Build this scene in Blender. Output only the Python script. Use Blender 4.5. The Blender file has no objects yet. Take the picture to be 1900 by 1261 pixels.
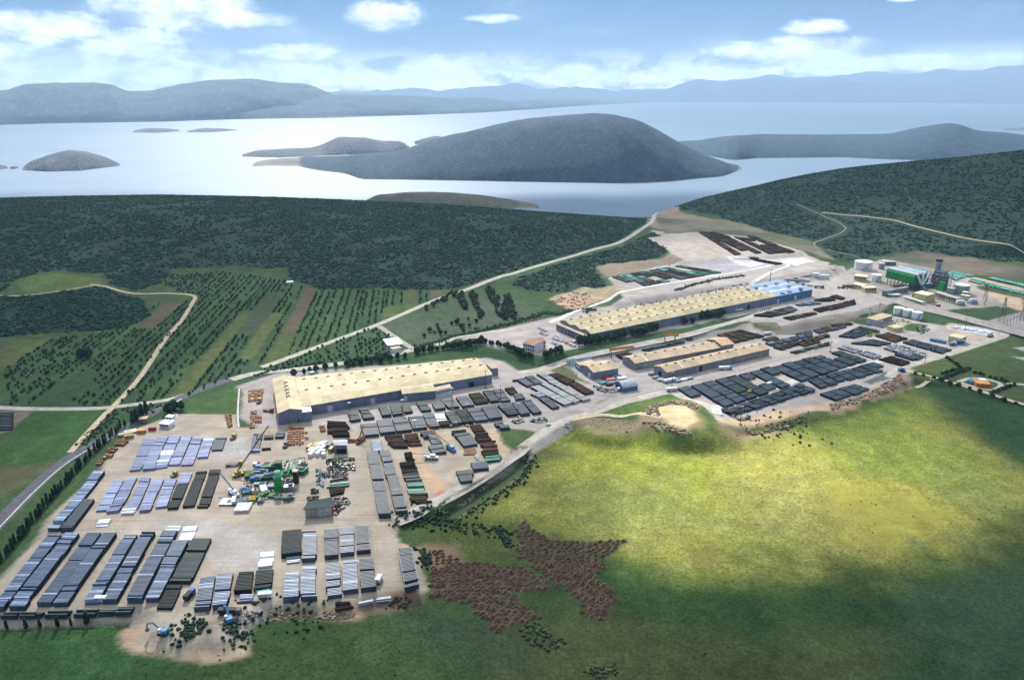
import bpy, bmesh, math, random
import numpy as np
from mathutils import Vector, Matrix
random.seed(7); rng=np.random.RandomState(11)
R=math.radians
scene=bpy.context.scene; COL=scene.collection
# ---------------------------------------------------------------- camera
F=1400.0; TH=math.atan(460.5/F); HC=230.0; PI=math.pi
cd=bpy.data.cameras.new('camera'); cam=bpy.data.objects.new('camera',cd); COL.objects.link(cam)
cam.location=(0,0,HC); cam.rotation_euler=(PI/2-TH,0,0)
cd.sensor_width=36; cd.lens=F/1900*36; cd.clip_start=1; cd.clip_end=200000
scene.camera=cam
# ---------------------------------------------------------------- light
SUN_EL=40.0; SUN_AZ=-14.0          # azimuth measured from +Y, positive towards +X
scene.view_settings.view_transform='Standard'; scene.view_settings.look='None'
scene.view_settings.exposure=1.45; scene.view_settings.gamma=1
sl=bpy.data.lights.new('sun','SUN'); sl.energy=4.6; sl.angle=R(0.6); sl.color=(1.0,0.95,0.86)
so=bpy.data.objects.new('sun',sl); COL.objects.link(so); so.location=(0,0,3000)
sd=Vector((math.sin(R(SUN_AZ))*math.cos(R(SUN_EL)),math.cos(R(SUN_AZ))*math.cos(R(SUN_EL)),math.sin(R(SUN_EL))))
so.rotation_euler=sd.to_track_quat('Z','Y').to_euler()
scene.cycles.max_bounces=5; scene.cycles.diffuse_bounces=3; scene.cycles.volume_bounces=1; scene.cycles.transparent_max_bounces=8
scene.cycles.glossy_bounces=2; scene.cycles.transmission_bounces=3
try: scene.cycles.use_denoising=True
except Exception: pass

class NT:
    """tiny helper for node graphs"""
    def __init__(s,tree): s.t=tree; tree.nodes.clear()
    def n(s,typ,**k):
        nd=s.t.nodes.new(typ)
        for a,b in k.items(): setattr(nd,a,b)
        return nd
    def put(s,sock,v):
        if hasattr(v,'is_output'): s.t.links.new(v,sock)
        elif v is not None: sock.default_value=v
    def m(s,op,a,b=0.0,c=0.0,clamp=False):
        nd=s.n('ShaderNodeMath',operation=op,use_clamp=clamp)
        s.put(nd.inputs[0],a); s.put(nd.inputs[1],b); s.put(nd.inputs[2],c); return nd.outputs[0]
    def mix(s,f,a,b,bt='MIX'):
        nd=s.n('ShaderNodeMix',data_type='RGBA',blend_type=bt,clamp_factor=True)
        s.put(nd.inputs[0],f); s.put(nd.inputs[6],a if hasattr(a,'is_output') else (*a,1)); s.put(nd.inputs[7],b if hasattr(b,'is_output') else (*b,1)); return nd.outputs[2]
    def ss(s,x,a,b,lo=0.0,hi=1.0):
        nd=s.n('ShaderNodeMapRange',interpolation_type='SMOOTHSTEP')
        s.put(nd.inputs[0],x)
        for i,v in zip((1,2,3,4),(a,b,lo,hi)): s.put(nd.inputs[i],v)
        return nd.outputs[0]
    def noise(s,vec,scale,detail=3.0,rough=0.55,dist=0.0,dim='3D'):
        nd=s.n('ShaderNodeTexNoise',noise_dimensions=dim)
        if vec is not None: s.put(nd.inputs['Vector'],vec)
        nd.inputs['Scale'].default_value=scale; nd.inputs['Detail'].default_value=detail
        nd.inputs['Roughness'].default_value=rough; nd.inputs['Distortion'].default_value=dist
        return nd.outputs['Fac']
    def comb(s,x,y,z=0.0):
        nd=s.n('ShaderNodeCombineXYZ'); s.put(nd.inputs[0],x); s.put(nd.inputs[1],y); s.put(nd.inputs[2],z); return nd.outputs[0]

# ---------------------------------------------------------------- sky
w=bpy.data.worlds.new('World'); scene.world=w; w.use_nodes=True
k=NT(w.node_tree)
sky=k.n('ShaderNodeTexSky',sky_type='NISHITA',sun_disc=False)
sky.sun_elevation=R(SUN_EL); sky.sun_rotation=R(SUN_AZ); sky.altitude=200; sky.air_density=1.0; sky.dust_density=0.6; sky.ozone_density=2.5
geo=k.n('ShaderNodeTexCoord'); sp=k.n('ShaderNodeSeparateXYZ'); k.put(sp.inputs[0],geo.outputs['Generated'])
az=k.m('ARCTAN2',sp.outputs[0],sp.outputs[1]); el=k.m('ARCSINE',sp.outputs[2])
vec=k.comb(k.m('MULTIPLY',az,1.0),k.m('MULTIPLY',el,2.0))
n1=k.noise(vec,26,6,0.62,0.3); n2=k.noise(vec,7,4,0.55)
PX=1/1400.
clouds=[(60,140,120,22),(200,158,130,16),(350,150,110,18),(480,155,90,14),(560,140,80,18),(1310,140,90,16),(1500,125,60,14),(30,110,60,20),(35,62,70,16),(190,80,100,22),(90,118,110,18),(320,105,75,26),(395,42,110,34),(575,110,85,15),(726,47,62,22),(845,132,100,22),
 (1055,145,100,20),(1195,148,60,14),(1440,108,125,19),(1640,128,200,14),(1468,72,42,11),(1515,24,36,7),(1592,35,22,5),(500,60,60,12),(160,25,55,14),(250,140,260,22),(640,150,200,18),(915,52,45,7)]
field=None
for (x,y,sx,sy) in clouds:
    a=(x-950)*PX*0.965; b=math.atan((171-y)*PX*1.0)*1.0
    dx=k.m('DIVIDE',k.m('SUBTRACT',az,a),sx*PX); dy=k.m('DIVIDE',k.m('SUBTRACT',el,b),sy*PX)
    v=k.m('SUBTRACT',1.0,k.m('ADD',k.m('MULTIPLY',dx,dx),k.m('MULTIPLY',dy,dy)))
    field=v if field is None else k.m('SMOOTH_MAX',field,v,0.25)
field=k.m('MAXIMUM',field,-1.5)
cm=k.ss(k.m('ADD',field,k.m('MULTIPLY',k.m('SUBTRACT',n1,0.5),3.4)),-0.8,1.3)
# thin broken cloud everywhere else in the dome, denser overhead behind the viewer
thin=k.m('MULTIPLY',k.ss(k.noise(k.comb(k.m('MULTIPLY',az,1.0),k.m('MULTIPLY',el,3.0)),4.5,6,0.6,0.5),0.48,0.72),0.25)
cm=k.m('MAXIMUM',cm,thin)
bank=k.m('MULTIPLY',k.ss(el,.056,.022),k.ss(k.noise(vec,17,6,.64,.5),.40,.58,.10,.95)); cm=k.m('MAXIMUM',cm,bank)
shade=k.m('MULTIPLY',k.ss(n1,0.3,0.75,0.74,1.08),k.ss(el,.085,.012,1.0,2.7))
bg=k.n('ShaderNodeBackground'); bg.inputs[1].default_value=1.0
skc=k.n('ShaderNodeMix',data_type='RGBA',blend_type='MULTIPLY'); skc.inputs[0].default_value=1
k.put(skc.inputs[6],sky.outputs[0]); skc.inputs[7].default_value=(0.002,0.0095,0.020,1)
cc=k.n('ShaderNodeMix',data_type='RGBA',blend_type='MULTIPLY'); cc.inputs[0].default_value=1; cc.inputs[6].default_value=(.80,.82,.84,1)
k.put(cc.inputs[7],k.comb(shade,shade,shade))
k.put(bg.inputs[0],k.mix(cm,skc.outputs[2],cc.outputs[2]))
k.put(k.n('ShaderNodeOutputWorld').inputs[0],bg.outputs[0])

# ---------------------------------------------------------------- projection helpers
Z=dict(a=(0,740,4.75),b=(0,960,4.75),c=(380,740,5.731),d=(680,740,5.731),e=(380,940,4.505),f=(430,660,5.731),g=(740,640,5.731),h=(1000,600,5.731),i=(1000,460,5.731),j=(1300,460,5.731),k=(1580,460,5.731),l=(1240,620,5.731),m=(1540,580,5.256),n=(1160,370,4.75),o=(680,900,3.492),p=(1200,700,2.247),q=(0,440,3.942),r=(470,440,3.942),s=(940,380,3.942),t=(1420,380,3.942),w=(0,0,1))
def px(s):
    """'k:x,y x,y ...' -> survey points (each in the numbering of one survey sheet)"""
    out=[]; z=Z['w']
    for tok in s.split():
        if ':' in tok: kk,tok=tok.split(':'); z=Z[kk]
        if not tok: continue
        x,y=tok.split(','); out.append((z[0]+float(x)/z[2],z[1]+float(y)/z[2]))
    return out
def ray(x,y):
    u=x-950; v=y-630.5
    return np.array([u,F*math.cos(TH)-v*math.sin(TH),-F*math.sin(TH)-v*math.cos(TH)])
def P(x,y,z=0.0):
    d=ray(x,y); t=(z-HC)/d[2]; return np.array([d[0]*t,d[1]*t])
def wz(s,z=0.0): return np.array([P(a,b,z) for a,b in px(s)])

def hashv(ix,iy,seed):
    h=(ix.astype(np.int64)*374761393+iy.astype(np.int64)*668265263+seed*974634777)&0xffffffff
    h=((h^(h>>13))*1274126177)&0xffffffff; h=h^(h>>16)
    return (h&0xffff)/65535.0
def vnoise(x,y,sc,seed=0,oct=1):
    r=0;amp=1;tot=0
    for o in range(oct):
        X=x/sc;Y=y/sc;ix=np.floor(X);iy=np.floor(Y);fx=X-ix;fy=Y-iy
        fx=fx*fx*(3-2*fx);fy=fy*fy*(3-2*fy)
        a=hashv(ix,iy,seed+o);b=hashv(ix+1,iy,seed+o);c=hashv(ix,iy+1,seed+o);d=hashv(ix+1,iy+1,seed+o)
        r=r+amp*((a*(1-fx)+b*fx)*(1-fy)+(c*(1-fx)+d*fx)*fy);tot+=amp;amp*=.5;sc=sc*.5
    return r/tot
def sst(x): x=np.clip(x,0,1); return x*x*(3-2*x)
def inpoly(X,Y,poly):
    ins=np.zeros(X.shape,bool); n=len(poly)
    for i in range(n):
        x1,y1=poly[i];x2,y2=poly[(i+1)%n]
        if y1==y2: continue
        c=((Y<y1)!=(Y<y2))&(X<(x2-x1)*(Y-y1)/(y2-y1)+x1); ins^=c
    return ins
def sdist(X,Y,poly):
    d2=np.full(X.shape,1e12); n=len(poly)
    for i in range(n):
        x1,y1=poly[i];x2,y2=poly[(i+1)%n]; ex,ey=x2-x1,y2-y1; L=ex*ex+ey*ey+1e-9
        t=np.clip(((X-x1)*ex+(Y-y1)*ey)/L,0,1); d2=np.minimum(d2,(X-x1-t*ex)**2+(Y-y1-t*ey)**2)
    d=np.sqrt(d2); return np.where(inpoly(X,Y,poly),d,-d)
def sd_box(X,Y,poly,mar):
    """signed distance evaluated only in the polygon's bounding box (+margin); elsewhere -1e3"""
    out=np.full(X.shape,-1e3); poly=np.asarray(poly)
    x0,y0=poly.min(0)-mar;x1,y1=poly.max(0)+mar
    iy=np.where((GY>=y0)&(GY<=y1))[0]; ix=np.where((GX>=x0)&(GX<=x1))[0]
    if len(ix)==0 or len(iy)==0: return out
    s=(slice(iy[0],iy[-1]+1),slice(ix[0],ix[-1]+1)); out[s]=sdist(X[s],Y[s],poly); return out

# ---------------------------------------------------------------- terrain height
SEA=-40.0
GY=np.concatenate([np.arange(-500,230,20),np.arange(230,780,2.0),np.arange(780,1120,3.0),np.arange(1120,1760,6),np.arange(1760,2640,30)])
GX=np.concatenate([np.arange(-1900,-600,18),np.arange(-600,720,2.5),np.arange(720,1000,6),np.arange(1000,1960,18)])
XX,YY=np.meshgrid(GX,GY)
cp=[]
def c(l):
    for x,y,z in l: p=P(x,y,z); cp.append((p[0],p[1],z))
c([(-300,645,0),(0,655,0),(150,628,0),(270,600,0),(260,556,0),(310,522,0),(420,515,0),(540,520,0),(600,548,0),(700,550,0),(780,560,0),(860,550,0),(950,540,2),(1040,585,1),
 (60,590,5),(150,570,5),(-200,590,6),(100,525,7),(200,525,5),(0,500,12),(150,480,14),(300,470,15),(500,470,14),(700,490,13),(850,490,13),(1000,450,20),(-400,500,14),
 (-700,375,56),(-300,372,58),(0,367,58),(150,362,58),(300,360,58),(500,364,56),(680,371,52),(830,378,48),(1000,391,40),(1100,398,28),(1185,404,12),
 (0,430,38),(150,420,40),(300,415,41),(500,420,38),(700,430,33),(850,440,30),(1000,425,32),(1100,425,22),(-350,430,38),
 (1205,412,9),(1150,455,12),(1000,487,10),(1240,440,14),(1300,420,17),(1400,430,20),(1480,448,20),(1560,482,10),(1130,500,10),(1060,520,8),
 (1230,388,12),(1300,368,30),(1400,345,55),(1500,325,75),(1600,308,92),(1700,297,108),(1800,288,120),(1900,278,132),(2150,262,155),(2500,250,170),
 (1900,380,60),(1900,460,20),(2200,380,70),(2200,450,24),(1700,380,52),(1700,440,20),(1600,440,18),(1500,400,32),(1400,400,23),(1340,392,18),(1700,468,10),(1600,482,8),(1880,495,8),(2150,520,8),
 (1700,560,3),(1500,560,3),(1300,600,0),(1200,560,5),(1900,600,1),(2200,650,0)])
for x,y,z in [(-1500,1600,40),(-800,1620,40),(-400,1620,42),(0,1620,34),(150,1600,15),(-1500,1950,-50),(-800,1950,-52),(-300,1950,-52),(0,1900,-50),(200,1820,-46),(290,1760,-42),(380,1860,-48),
  (-1500,2600,-70),(0,2600,-70),(1000,2600,-70),(1900,2600,-70),(500,1900,-25),(700,2020,-20),(700,2150,-55),(1000,2080,10),(1000,2300,-55),(1500,2050,100),(1500,2450,-50),
  (-1900,300,0),(-1000,300,0),(-300,200,0),(300,200,0),(1000,300,0),(1900,300,0),(-900,700,0),(-400,550,0),(0,550,0),(400,600,0),(900,700,0),(1500,800,0),(0,-500,0),(-1900,-500,0),(1900,-500,0),(-1900,1000,10),(-1900,1400,50)]: cp.append((x,y,z))
cp=np.array(cp,float); S=500.0
def U(r2): return np.where(r2>1e-12,r2*np.log(r2+1e-12),0.0)
A=cp[:,:2]/S; n=len(A); K=U(((A[:,None]-A[None])**2).sum(-1))+np.eye(n)*2e-4
Pm=np.hstack([np.ones((n,1)),A]); M=np.zeros((n+3,n+3)); M[:n,:n]=K; M[:n,n:]=Pm; M[n:,:n]=Pm.T
wt=np.linalg.solve(M,np.concatenate([cp[:,2],np.zeros(3)]))
HH=wt[n]+wt[n+1]*XX/S+wt[n+2]*YY/S
for i in range(n): HH+=wt[i]*U((XX/S-A[i,0])**2+(YY/S-A[i,1])**2)
flat=np.maximum(HH,0)*sst(np.maximum(HH,0)/5.0)
HH=np.where(YY<1520,flat,HH)
hill=sst((np.abs(HH)-6)/25)
gul=vnoise(XX,YY,170,3,4)-.5
HH=HH+hill*(gul*12-5.5)*(HH>0)
SKY=px('w:-900,375 -300,371 0,366 60,364 150,362 300,360 500,364 680,371 830,378 1000,391 1100,398 1190,404 1206,403 1225,391 1260,380 1300,367 1350,355 1400,344 1450,332 1500,322 1560,312 1600,307 1700,297 1800,288 1900,277 2150,262 2700,250')
sr_=[ray(a,b) for a,b in SKY]; sa_=[d[0]/d[1] for d in sr_]; ss_=[d[2]/math.hypot(d[0],d[1]) for d in sr_]
zm_=HC+np.interp(XX/np.maximum(YY,1),sa_,ss_)*np.hypot(XX,YY)-2.4
HH=np.where((YY>850)&(HH>zm_),zm_-.06*(HH-zm_),HH)
LEVELS=[
 (wz('w:-1200,1215 -400,1215 0,1170 250,1163 258,1195 300,1222 370,1232 440,1222 470,1170 500,1150 640,1152 705,1130 790,1122 800,1030 752,1000 752,985 790,970 850,965 930,905 985,855 1010,835 1060,800 1180,812 1250,840 1330,822 1500,788 1600,770 1700,716 1750,722 2300,870 2600,1700 -1200,1700',-4),-4,9),
 (wz('d:1640,650 1680,640 1705,700 1600,835 1400,975 1150,1125 940,1262 890,1235 1120,1085 1380,930 1560,800',-6.5),-6.8,6),
 (wz('w:1195,772 1212,750 1265,742 1310,755 1322,779 1290,793 1240,792',7.5),7.5,24),
 (wz('w:1080,796 1130,780 1165,790 1150,806 1110,806',2),2,10),
 (wz('w:852,628 1010,592 1400,505 1545,492 1640,530 1700,557 1640,566 1600,580 1440,606 1388,596 1290,612 1100,652 1000,660 935,650',5),5,16),
 (wz('w:1545,500 1640,478 1960,478 2100,520 2100,640 1960,625 1860,600 1700,562 1600,535',5),5,25),
 (wz('w:1128,515 1245,490 1320,477 1430,471 1540,487 1532,499 1380,522 1200,548 1165,557',12),12,20),
 (wz('w:1200,441 1300,431 1400,440 1490,464 1440,472 1340,476 1270,483',16),16,20)]
for poly,lv,wd in LEVELS:
    sdv=sd_box(XX,YY,poly,wd+5); wj=wd*(0.75+0.6*vnoise(XX,YY,25,9,2)); b=sst(1+sdv/wj)
    if lv<0: b=np.where(sdv<-900,0,b)
    HH=HH*(1-b)+lv*b
def H(x,y):
    """ground height at world points (bilinear on the terrain grid)"""
    x=np.asarray(x,float);y=np.asarray(y,float)
    i=np.clip(np.searchsorted(GX,x)-1,0,len(GX)-2); j=np.clip(np.searchsorted(GY,y)-1,0,len(GY)-2)
    fx=np.clip((x-GX[i])/(GX[i+1]-GX[i]),0,1);fy=np.clip((y-GY[j])/(GY[j+1]-GY[j]),0,1)
    return (HH[j,i]*(1-fx)+HH[j,i+1]*fx)*(1-fy)+(HH[j+1,i]*(1-fx)+HH[j+1,i+1]*fx)*fy
def at(x,y,h=0.0):
    """survey point -> world point standing h above the ground"""
    d=ray(x,y); d=d/np.linalg.norm(d[:2]); s=np.arange(220,3200,6.0)
    X=d[0]*s;Y=d[1]*s;Zr=HC+d[2]*s; df=Zr-H(X,Y)-h; k=np.argmax(df<0)
    if df[k]>=0: k=len(s)-1
    s0=s[max(k-1,0)];s1=s[k]
    for _ in range(12):
        sm=(s0+s1)/2
        if HC+d[2]*sm-float(H(d[0]*sm,d[1]*sm))-h<0: s1=sm
        else: s0=sm
    return np.array([d[0]*s1,d[1]*s1,float(H(d[0]*s1,d[1]*s1))])
def ats(s,h=0.0): return np.array([at(a,b,h) for a,b in px(s)])
def wp(s,extra=None):
    p=ats(s)[:,:2]
    return np.vstack([p,np.array(extra,float)]) if extra else p

# ---------------------------------------------------------------- terrain colour (ground cover classes)
nA=vnoise(XX,YY,90,21,4); nB=vnoise(XX,YY,22,31,3); nC=vnoise(XX,YY,240,41,3)
CC=np.zeros(XX.shape+(3,)); 
def lerp(a,b,t): return a+(b-a)*t[...,None]
green=np.array([.040,.078,.030]); 
CC[:]=green; CC=lerp(CC,np.array([.062,.085,.034]),sst((nA-.4)*4)*.7)
SCR=np.zeros(XX.shape)
def paint(poly,col,soft=4.0,wob=4.0,col2=None,amt=1.0):
    global CC
    s=sd_box(XX,YY,poly,40); m=sst((s+(nB-.5)*2*wob)/soft+.5)*amt
    cl=np.array(col)[None,None]*np.ones_like(CC)
    if col2 is not None: cl=lerp(cl,np.array(col2),sst((nA-.38)*4))
    CC=CC+(cl-CC)*m[...,None]; return s,m
GR=(.055,.088,.032)
# near and right-hand meadow
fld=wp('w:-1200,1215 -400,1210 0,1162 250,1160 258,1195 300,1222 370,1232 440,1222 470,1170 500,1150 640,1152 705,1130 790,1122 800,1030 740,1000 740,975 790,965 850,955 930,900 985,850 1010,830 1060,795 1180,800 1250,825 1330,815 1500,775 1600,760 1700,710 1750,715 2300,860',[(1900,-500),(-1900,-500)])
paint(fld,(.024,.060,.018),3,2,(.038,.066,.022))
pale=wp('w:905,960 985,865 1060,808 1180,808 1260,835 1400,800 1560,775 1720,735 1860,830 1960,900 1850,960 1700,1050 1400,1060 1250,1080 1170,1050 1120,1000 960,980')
pale2=pale; s_,m_=paint(pale,(.175,.215,.038),60,20,(.25,.245,.055),.95)  # pale yellow grass, also brightened in colour where the sun patch falls
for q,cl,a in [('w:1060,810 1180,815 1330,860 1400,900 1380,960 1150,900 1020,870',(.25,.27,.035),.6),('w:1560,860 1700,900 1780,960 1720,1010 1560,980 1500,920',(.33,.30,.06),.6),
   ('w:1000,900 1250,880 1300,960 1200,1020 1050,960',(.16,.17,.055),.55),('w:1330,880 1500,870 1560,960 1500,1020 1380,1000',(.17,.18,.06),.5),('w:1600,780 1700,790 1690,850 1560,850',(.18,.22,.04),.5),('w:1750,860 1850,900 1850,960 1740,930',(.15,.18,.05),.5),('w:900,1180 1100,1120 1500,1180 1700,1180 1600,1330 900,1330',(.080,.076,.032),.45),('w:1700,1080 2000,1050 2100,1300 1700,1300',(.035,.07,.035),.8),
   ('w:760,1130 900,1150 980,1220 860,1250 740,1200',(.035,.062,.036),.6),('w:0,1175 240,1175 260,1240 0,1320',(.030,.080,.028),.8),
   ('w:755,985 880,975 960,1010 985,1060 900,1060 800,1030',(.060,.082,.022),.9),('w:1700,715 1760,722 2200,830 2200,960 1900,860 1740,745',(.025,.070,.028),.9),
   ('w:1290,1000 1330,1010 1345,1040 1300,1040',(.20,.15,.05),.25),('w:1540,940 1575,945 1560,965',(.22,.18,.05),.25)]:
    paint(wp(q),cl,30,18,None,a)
HPLY=['o:400,440 440,410 600,480 620,495 800,510 1000,535 1100,580 1195,640 1195,695 1150,690 1110,670 940,690 980,720 1000,760 1140,860 1050,880 880,920 870,960 810,955 800,870 700,830 690,770 580,750 430,720 410,660 430,600',
 'o:960,300 1010,205 1050,230 1110,310 1180,345 1380,370 1480,360 1700,350 1640,400 1620,440 1490,470 1540,510 1540,560 1490,575 1500,610 1560,640 1610,720 1600,780 1560,800 1590,865 1500,865 1380,830 1410,790 1380,740 1260,650 1100,540 1000,480 930,440 930,415 1010,390 980,340']
for q in HPLY: paint(wp(q),(.075,.058,.036),1.5,1.5,(.055,.060,.030),.85)
# left-hand fields
paint(wp('w:-300,762 60,762 185,760 145,822 60,885 -40,960 -400,1100'),(.038,.090,.024),4,2,(.050,.095,.028))
paint(wp('w:-300,880 60,865 100,860 60,885 -40,960 -400,1040'),(.085,.085,.045),14,8)
paint(wp('w:-100,768 24,760 62,762 20,800 -100,840'),(.15,.12,.10),4,3)
paint(wp('q:120,350 200,290 440,262 740,300 750,350 480,400 200,410'),(.075,.110,.030),3,3,(.10,.13,.035))
# strips of orchard and tilled ground; TREES collects the olive positions
TREES=[]
def strips(region,d0,d1,w0,seed,orch=.6,cols=None,rowgap=6.5,treegap=6.0,fill=.8):
    global CC
    poly=wp(region); a,b=ats(d0+' '+d1)[:,:2]; v=(b-a)/np.linalg.norm(b-a); u=np.array([v[1],-v[0]])
    rs=np.random.RandomState(seed); uu=poly@u; U0,U1=uu.min(),uu.max()
    sdv=sd_box(XX,YY,poly,30); ins=sst(sdv/3+.5); PU=XX*u[0]+YY*u[1]; PV=XX*v[0]+YY*v[1]
    cols=cols or [(.040,.082,.030),(.048,.088,.032),(.034,.070,.030),(.075,.100,.030),(.100,.082,.050),(.085,.105,.034),(.11,.09,.055),(.060,.075,.040)]
    cur=U0
    while cur<U1:
        wd=w0*(.55+rs.rand()*.95); vv=(poly@v).min()-rs.rand()*60
        while vv<(poly@v).max():
            ln=90+rs.rand()*150; isorch=rs.rand()<orch
            cl=np.array(cols[rs.randint(0,3)] if isorch else cols[rs.randint(2,len(cols))])*(.88+.24*rs.rand())
            mk=ins*sst((PU-cur)/2+.5)*sst((cur+wd-PU)/2+.5)*sst((PV-vv)/3+.5)*sst((vv+ln-PV)/3+.5)
            CC=CC+(cl-CC)*mk[...,None]
            if isorch:
                gp=rowgap*(.9+.3*rs.rand()); r0=cur+gp*.4
                while r0<cur+wd-1:
                    t=np.arange(vv+2,vv+ln-2,treegap); t=t+rs.randn(len(t))*.7; rr=r0+rs.randn(len(t))*.6
                    x=u[0]*rr+v[0]*t;y=u[1]*rr+v[1]*t; ok=inpoly(x,y,poly)&(rs.rand(len(t))<fill)
                    TREES.extend(zip(x[ok],y[ok],rs.uniform(.55,1.0,ok.sum()))); r0+=gp
            vv+=ln
        cur+=wd
strips('w:-500,752 205,752 250,700 300,640 345,580 352,560 290,560 265,600 150,625 0,632 -500,650','w:44,754','w:150,672',16,5,.62)
strips('w:222,750 262,702 312,630 360,570 375,548 300,540 310,508 420,505 470,512 545,525 540,570 470,684 340,738','w:430,684','w:540,530',14,8,.78)
strips('w:474,684 548,560 560,530 640,540 780,540 850,540 800,556 700,600 600,636 503,672','w:592,623','w:622,546',12,9,.78)
strips('w:480,690 503,680 598,643 696,606 740,632 700,660 620,672','w:600,660','w:625,645',30,12,.95,None,7.5,7,.75)
paint(wp('w:715,605 800,562 860,545 930,545 1010,580 1000,598 900,620 780,645'),(.060,.080,.050),4,4,(.045,.075,.035))
for q in ['r:1230,530 1500,390 1540,400 1260,540','r:1480,410 1540,400 1560,530 1530,530','r:1570,400 1620,400 1690,590 1640,580','r:1690,380 1750,370 1890,600 1800,600','s:0,620 100,830 60,850 -30,760','r:1240,670 1680,560 1700,680 1240,740']:
    pl=wp(q); x0,y0=pl.min(0);x1,y1=pl.max(0); rs=np.random.RandomState(len(TREES)%9999)
    n_=int((x1-x0)*(y1-y0)/26); X=rs.uniform(x0,x1,n_);Y=rs.uniform(y0,y1,n_); ok=inpoly(X,Y,pl)
    if q.startswith('r:1240'): ok&=rs.rand(n_)<.18
    TREES.extend(zip(X[ok],Y[ok],rs.uniform(.9,1.7,ok.sum())))
# scrub-covered hills
SCRUB_G=(.022,.046,.033); SCRUB_P=[]
for q,ex in [('w:-700,560 -300,560 0,549 60,549 110,541 190,531 225,546 262,555 278,585 240,607 150,617 0,625 -300,642 -700,660',None),
  ('w:-900,545 0,542 28,520 60,508 110,502 190,508 205,528 250,540 300,524 318,498 430,494 530,497 545,520 575,530 600,537 690,537 780,537 840,535 947,508 1067,474 1150,451 1200,418 1190,405',[(230,1700),(0,1800),(-1900,1900),(-1900,900)]),
  ('w:1214,432 1255,464 1130,493 1102,500 1128,530 1040,545 1000,540 950,530 960,515 1070,479 1155,456',None),
  ('w:1240,389 1300,393 1330,402 1420,428 1500,446 1550,488 1640,474 1700,464 1900,488 2300,540',[(1900,1000),(1900,2400),(300,2100),(330,1620)])]:
    pl=wp(q,ex); SCRUB_P.append(pl); s,m=paint(pl,SCRUB_G,6,8,(.018,.040,.028)); SCR=np.maximum(SCR,m)
def bare(q,cl,soft=4,wob=4,c2=None,amt=1.0,kill=True):
    global SCR
    s,m=paint(wp(q),cl,soft,wob,c2,amt)
    if kill: SCR=SCR*(1-np.clip(m*1.3,0,1))
TAN=(.44,.36,.27); TAN2=(.40,.34,.275); GRV=(.345,.30,.25); LIL=(.335,.30,.295); EMB=(.24,.205,.165)
# slopes, cuts and terraces
bare('w:1178,402 1205,392 1240,383 1262,392 1330,408 1345,418 1320,440 1300,428 1240,428 1205,421',(.24,.19,.14),5,8)
bare('s:640,455 760,430 1250,355 1620,340 1650,375 1300,430 740,525',(.24,.19,.14),3,5,(.17,.15,.12))
bare('s:1060,185 1400,200 1480,240 1600,330 1630,352 1250,352 1150,260',(.46,.37,.27),3,5,(.38,.33,.28))
bare('w:1200,441 1300,431 1400,440 1490,466 1540,487 1532,499 1430,500 1270,485',(.37,.325,.29),4,3)
bare('w:1128,515 1245,490 1320,477 1430,471 1540,487 1532,499 1380,522 1200,548 1165,557',(.40,.35,.30),3,3,(.36,.33,.31))
bare('n:560,575 900,510 1060,500 1300,565 1100,620 860,640',(.36,.34,.37),2,2)
bare('n:890,505 1060,500 1240,570 1100,600',(.62,.62,.64),4,5,None,.8)
bare('n:1330,520 1560,510 1670,550 1500,580',(.60,.60,.62),3,3)
bare('w:1165,557 1200,548 1380,522 1535,500 1548,512 1460,527 1400,540 1200,572 1080,592 1030,598 1090,572',EMB,4,5,(.16,.165,.11))
bare('w:1240,560 1390,530 1400,540 1250,566',(.045,.07,.035),5,5,None,.7)
bare('s:300,690 400,650 560,612 740,595 880,615 700,690 520,770 430,765',(.42,.30,.21),4,10,(.30,.26,.17))
bare('w:1620,478 1700,466 1800,478 1960,505 1960,530 1850,515 1700,497',(.15,.125,.10),4,6,(.075,.085,.055))
bare('k:500,200 1000,300 1230,290 1834,430 1834,680 1600,600 1400,520 1180,400 1000,360',(.42,.32,.23),5,4)
bare('k:1220,395 1500,410 1834,500 1834,545 1500,470 1240,420',(.055,.075,.035),4,4)
bare('w:1215,402 1345,407 1420,429 1500,447 1552,486 1490,464 1400,440 1300,430 1235,433',(.19,.165,.12),4,6,(.085,.095,.06))
# plateau, plant and yards
bare('w:852,628 1010,592 1400,505 1545,492 1640,530 1700,557 1640,566 1600,580 1440,606 1388,596 1290,612 1100,652 1000,660 935,650',LIL,3,2,(.38,.345,.325))
bare('w:1545,505 1640,480 1740,500 1800,525 1868,568 1830,582 1750,580 1620,548',(.27,.25,.23),4,4,(.33,.30,.28))
bare('k:980,665 1260,640 1560,620 1740,680 1420,780 1180,710',(.035,.07,.035),4,3)
bare('k:1440,775 1834,670 1960,700 1960,900 1650,850',LIL,3,2)
bare('w:1395,592 1440,606 1640,564 1658,574 1500,617 1440,622 1378,602',(.21,.185,.165),3,4,(.16,.15,.12))
lot='w:438,775 438,716 515,692 900,664 935,671 965,690 1000,688 1060,668 1175,641 1300,613 1394,589 1440,622 1500,618 1658,575 1720,590 1870,612 1872,622 1764,660 1690,690 1664,705 1560,752 1500,765 1395,795 1340,790 1320,768 1244,730 1157,750 1062,792 985,850 930,895 740,962 700,900'
bare(lot,LIL,3,2,(.37,.335,.315))
main='w:-200,1140 0,1075 70,1000 95,958 180,880 235,802 262,792 330,768 440,768 445,792 560,790 700,800 900,790 1000,808 985,850 930,895 800,940 738,964 735,985 742,1012 782,1018 797,1092 770,1108 700,1115 640,1142 580,1130 500,1128 465,1140 462,1185 432,1212 360,1218 300,1208 246,1203 240,1165 255,1152 0,1163 -200,1190'
bare(main,GRV,3,2,(.37,.315,.25))
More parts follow.
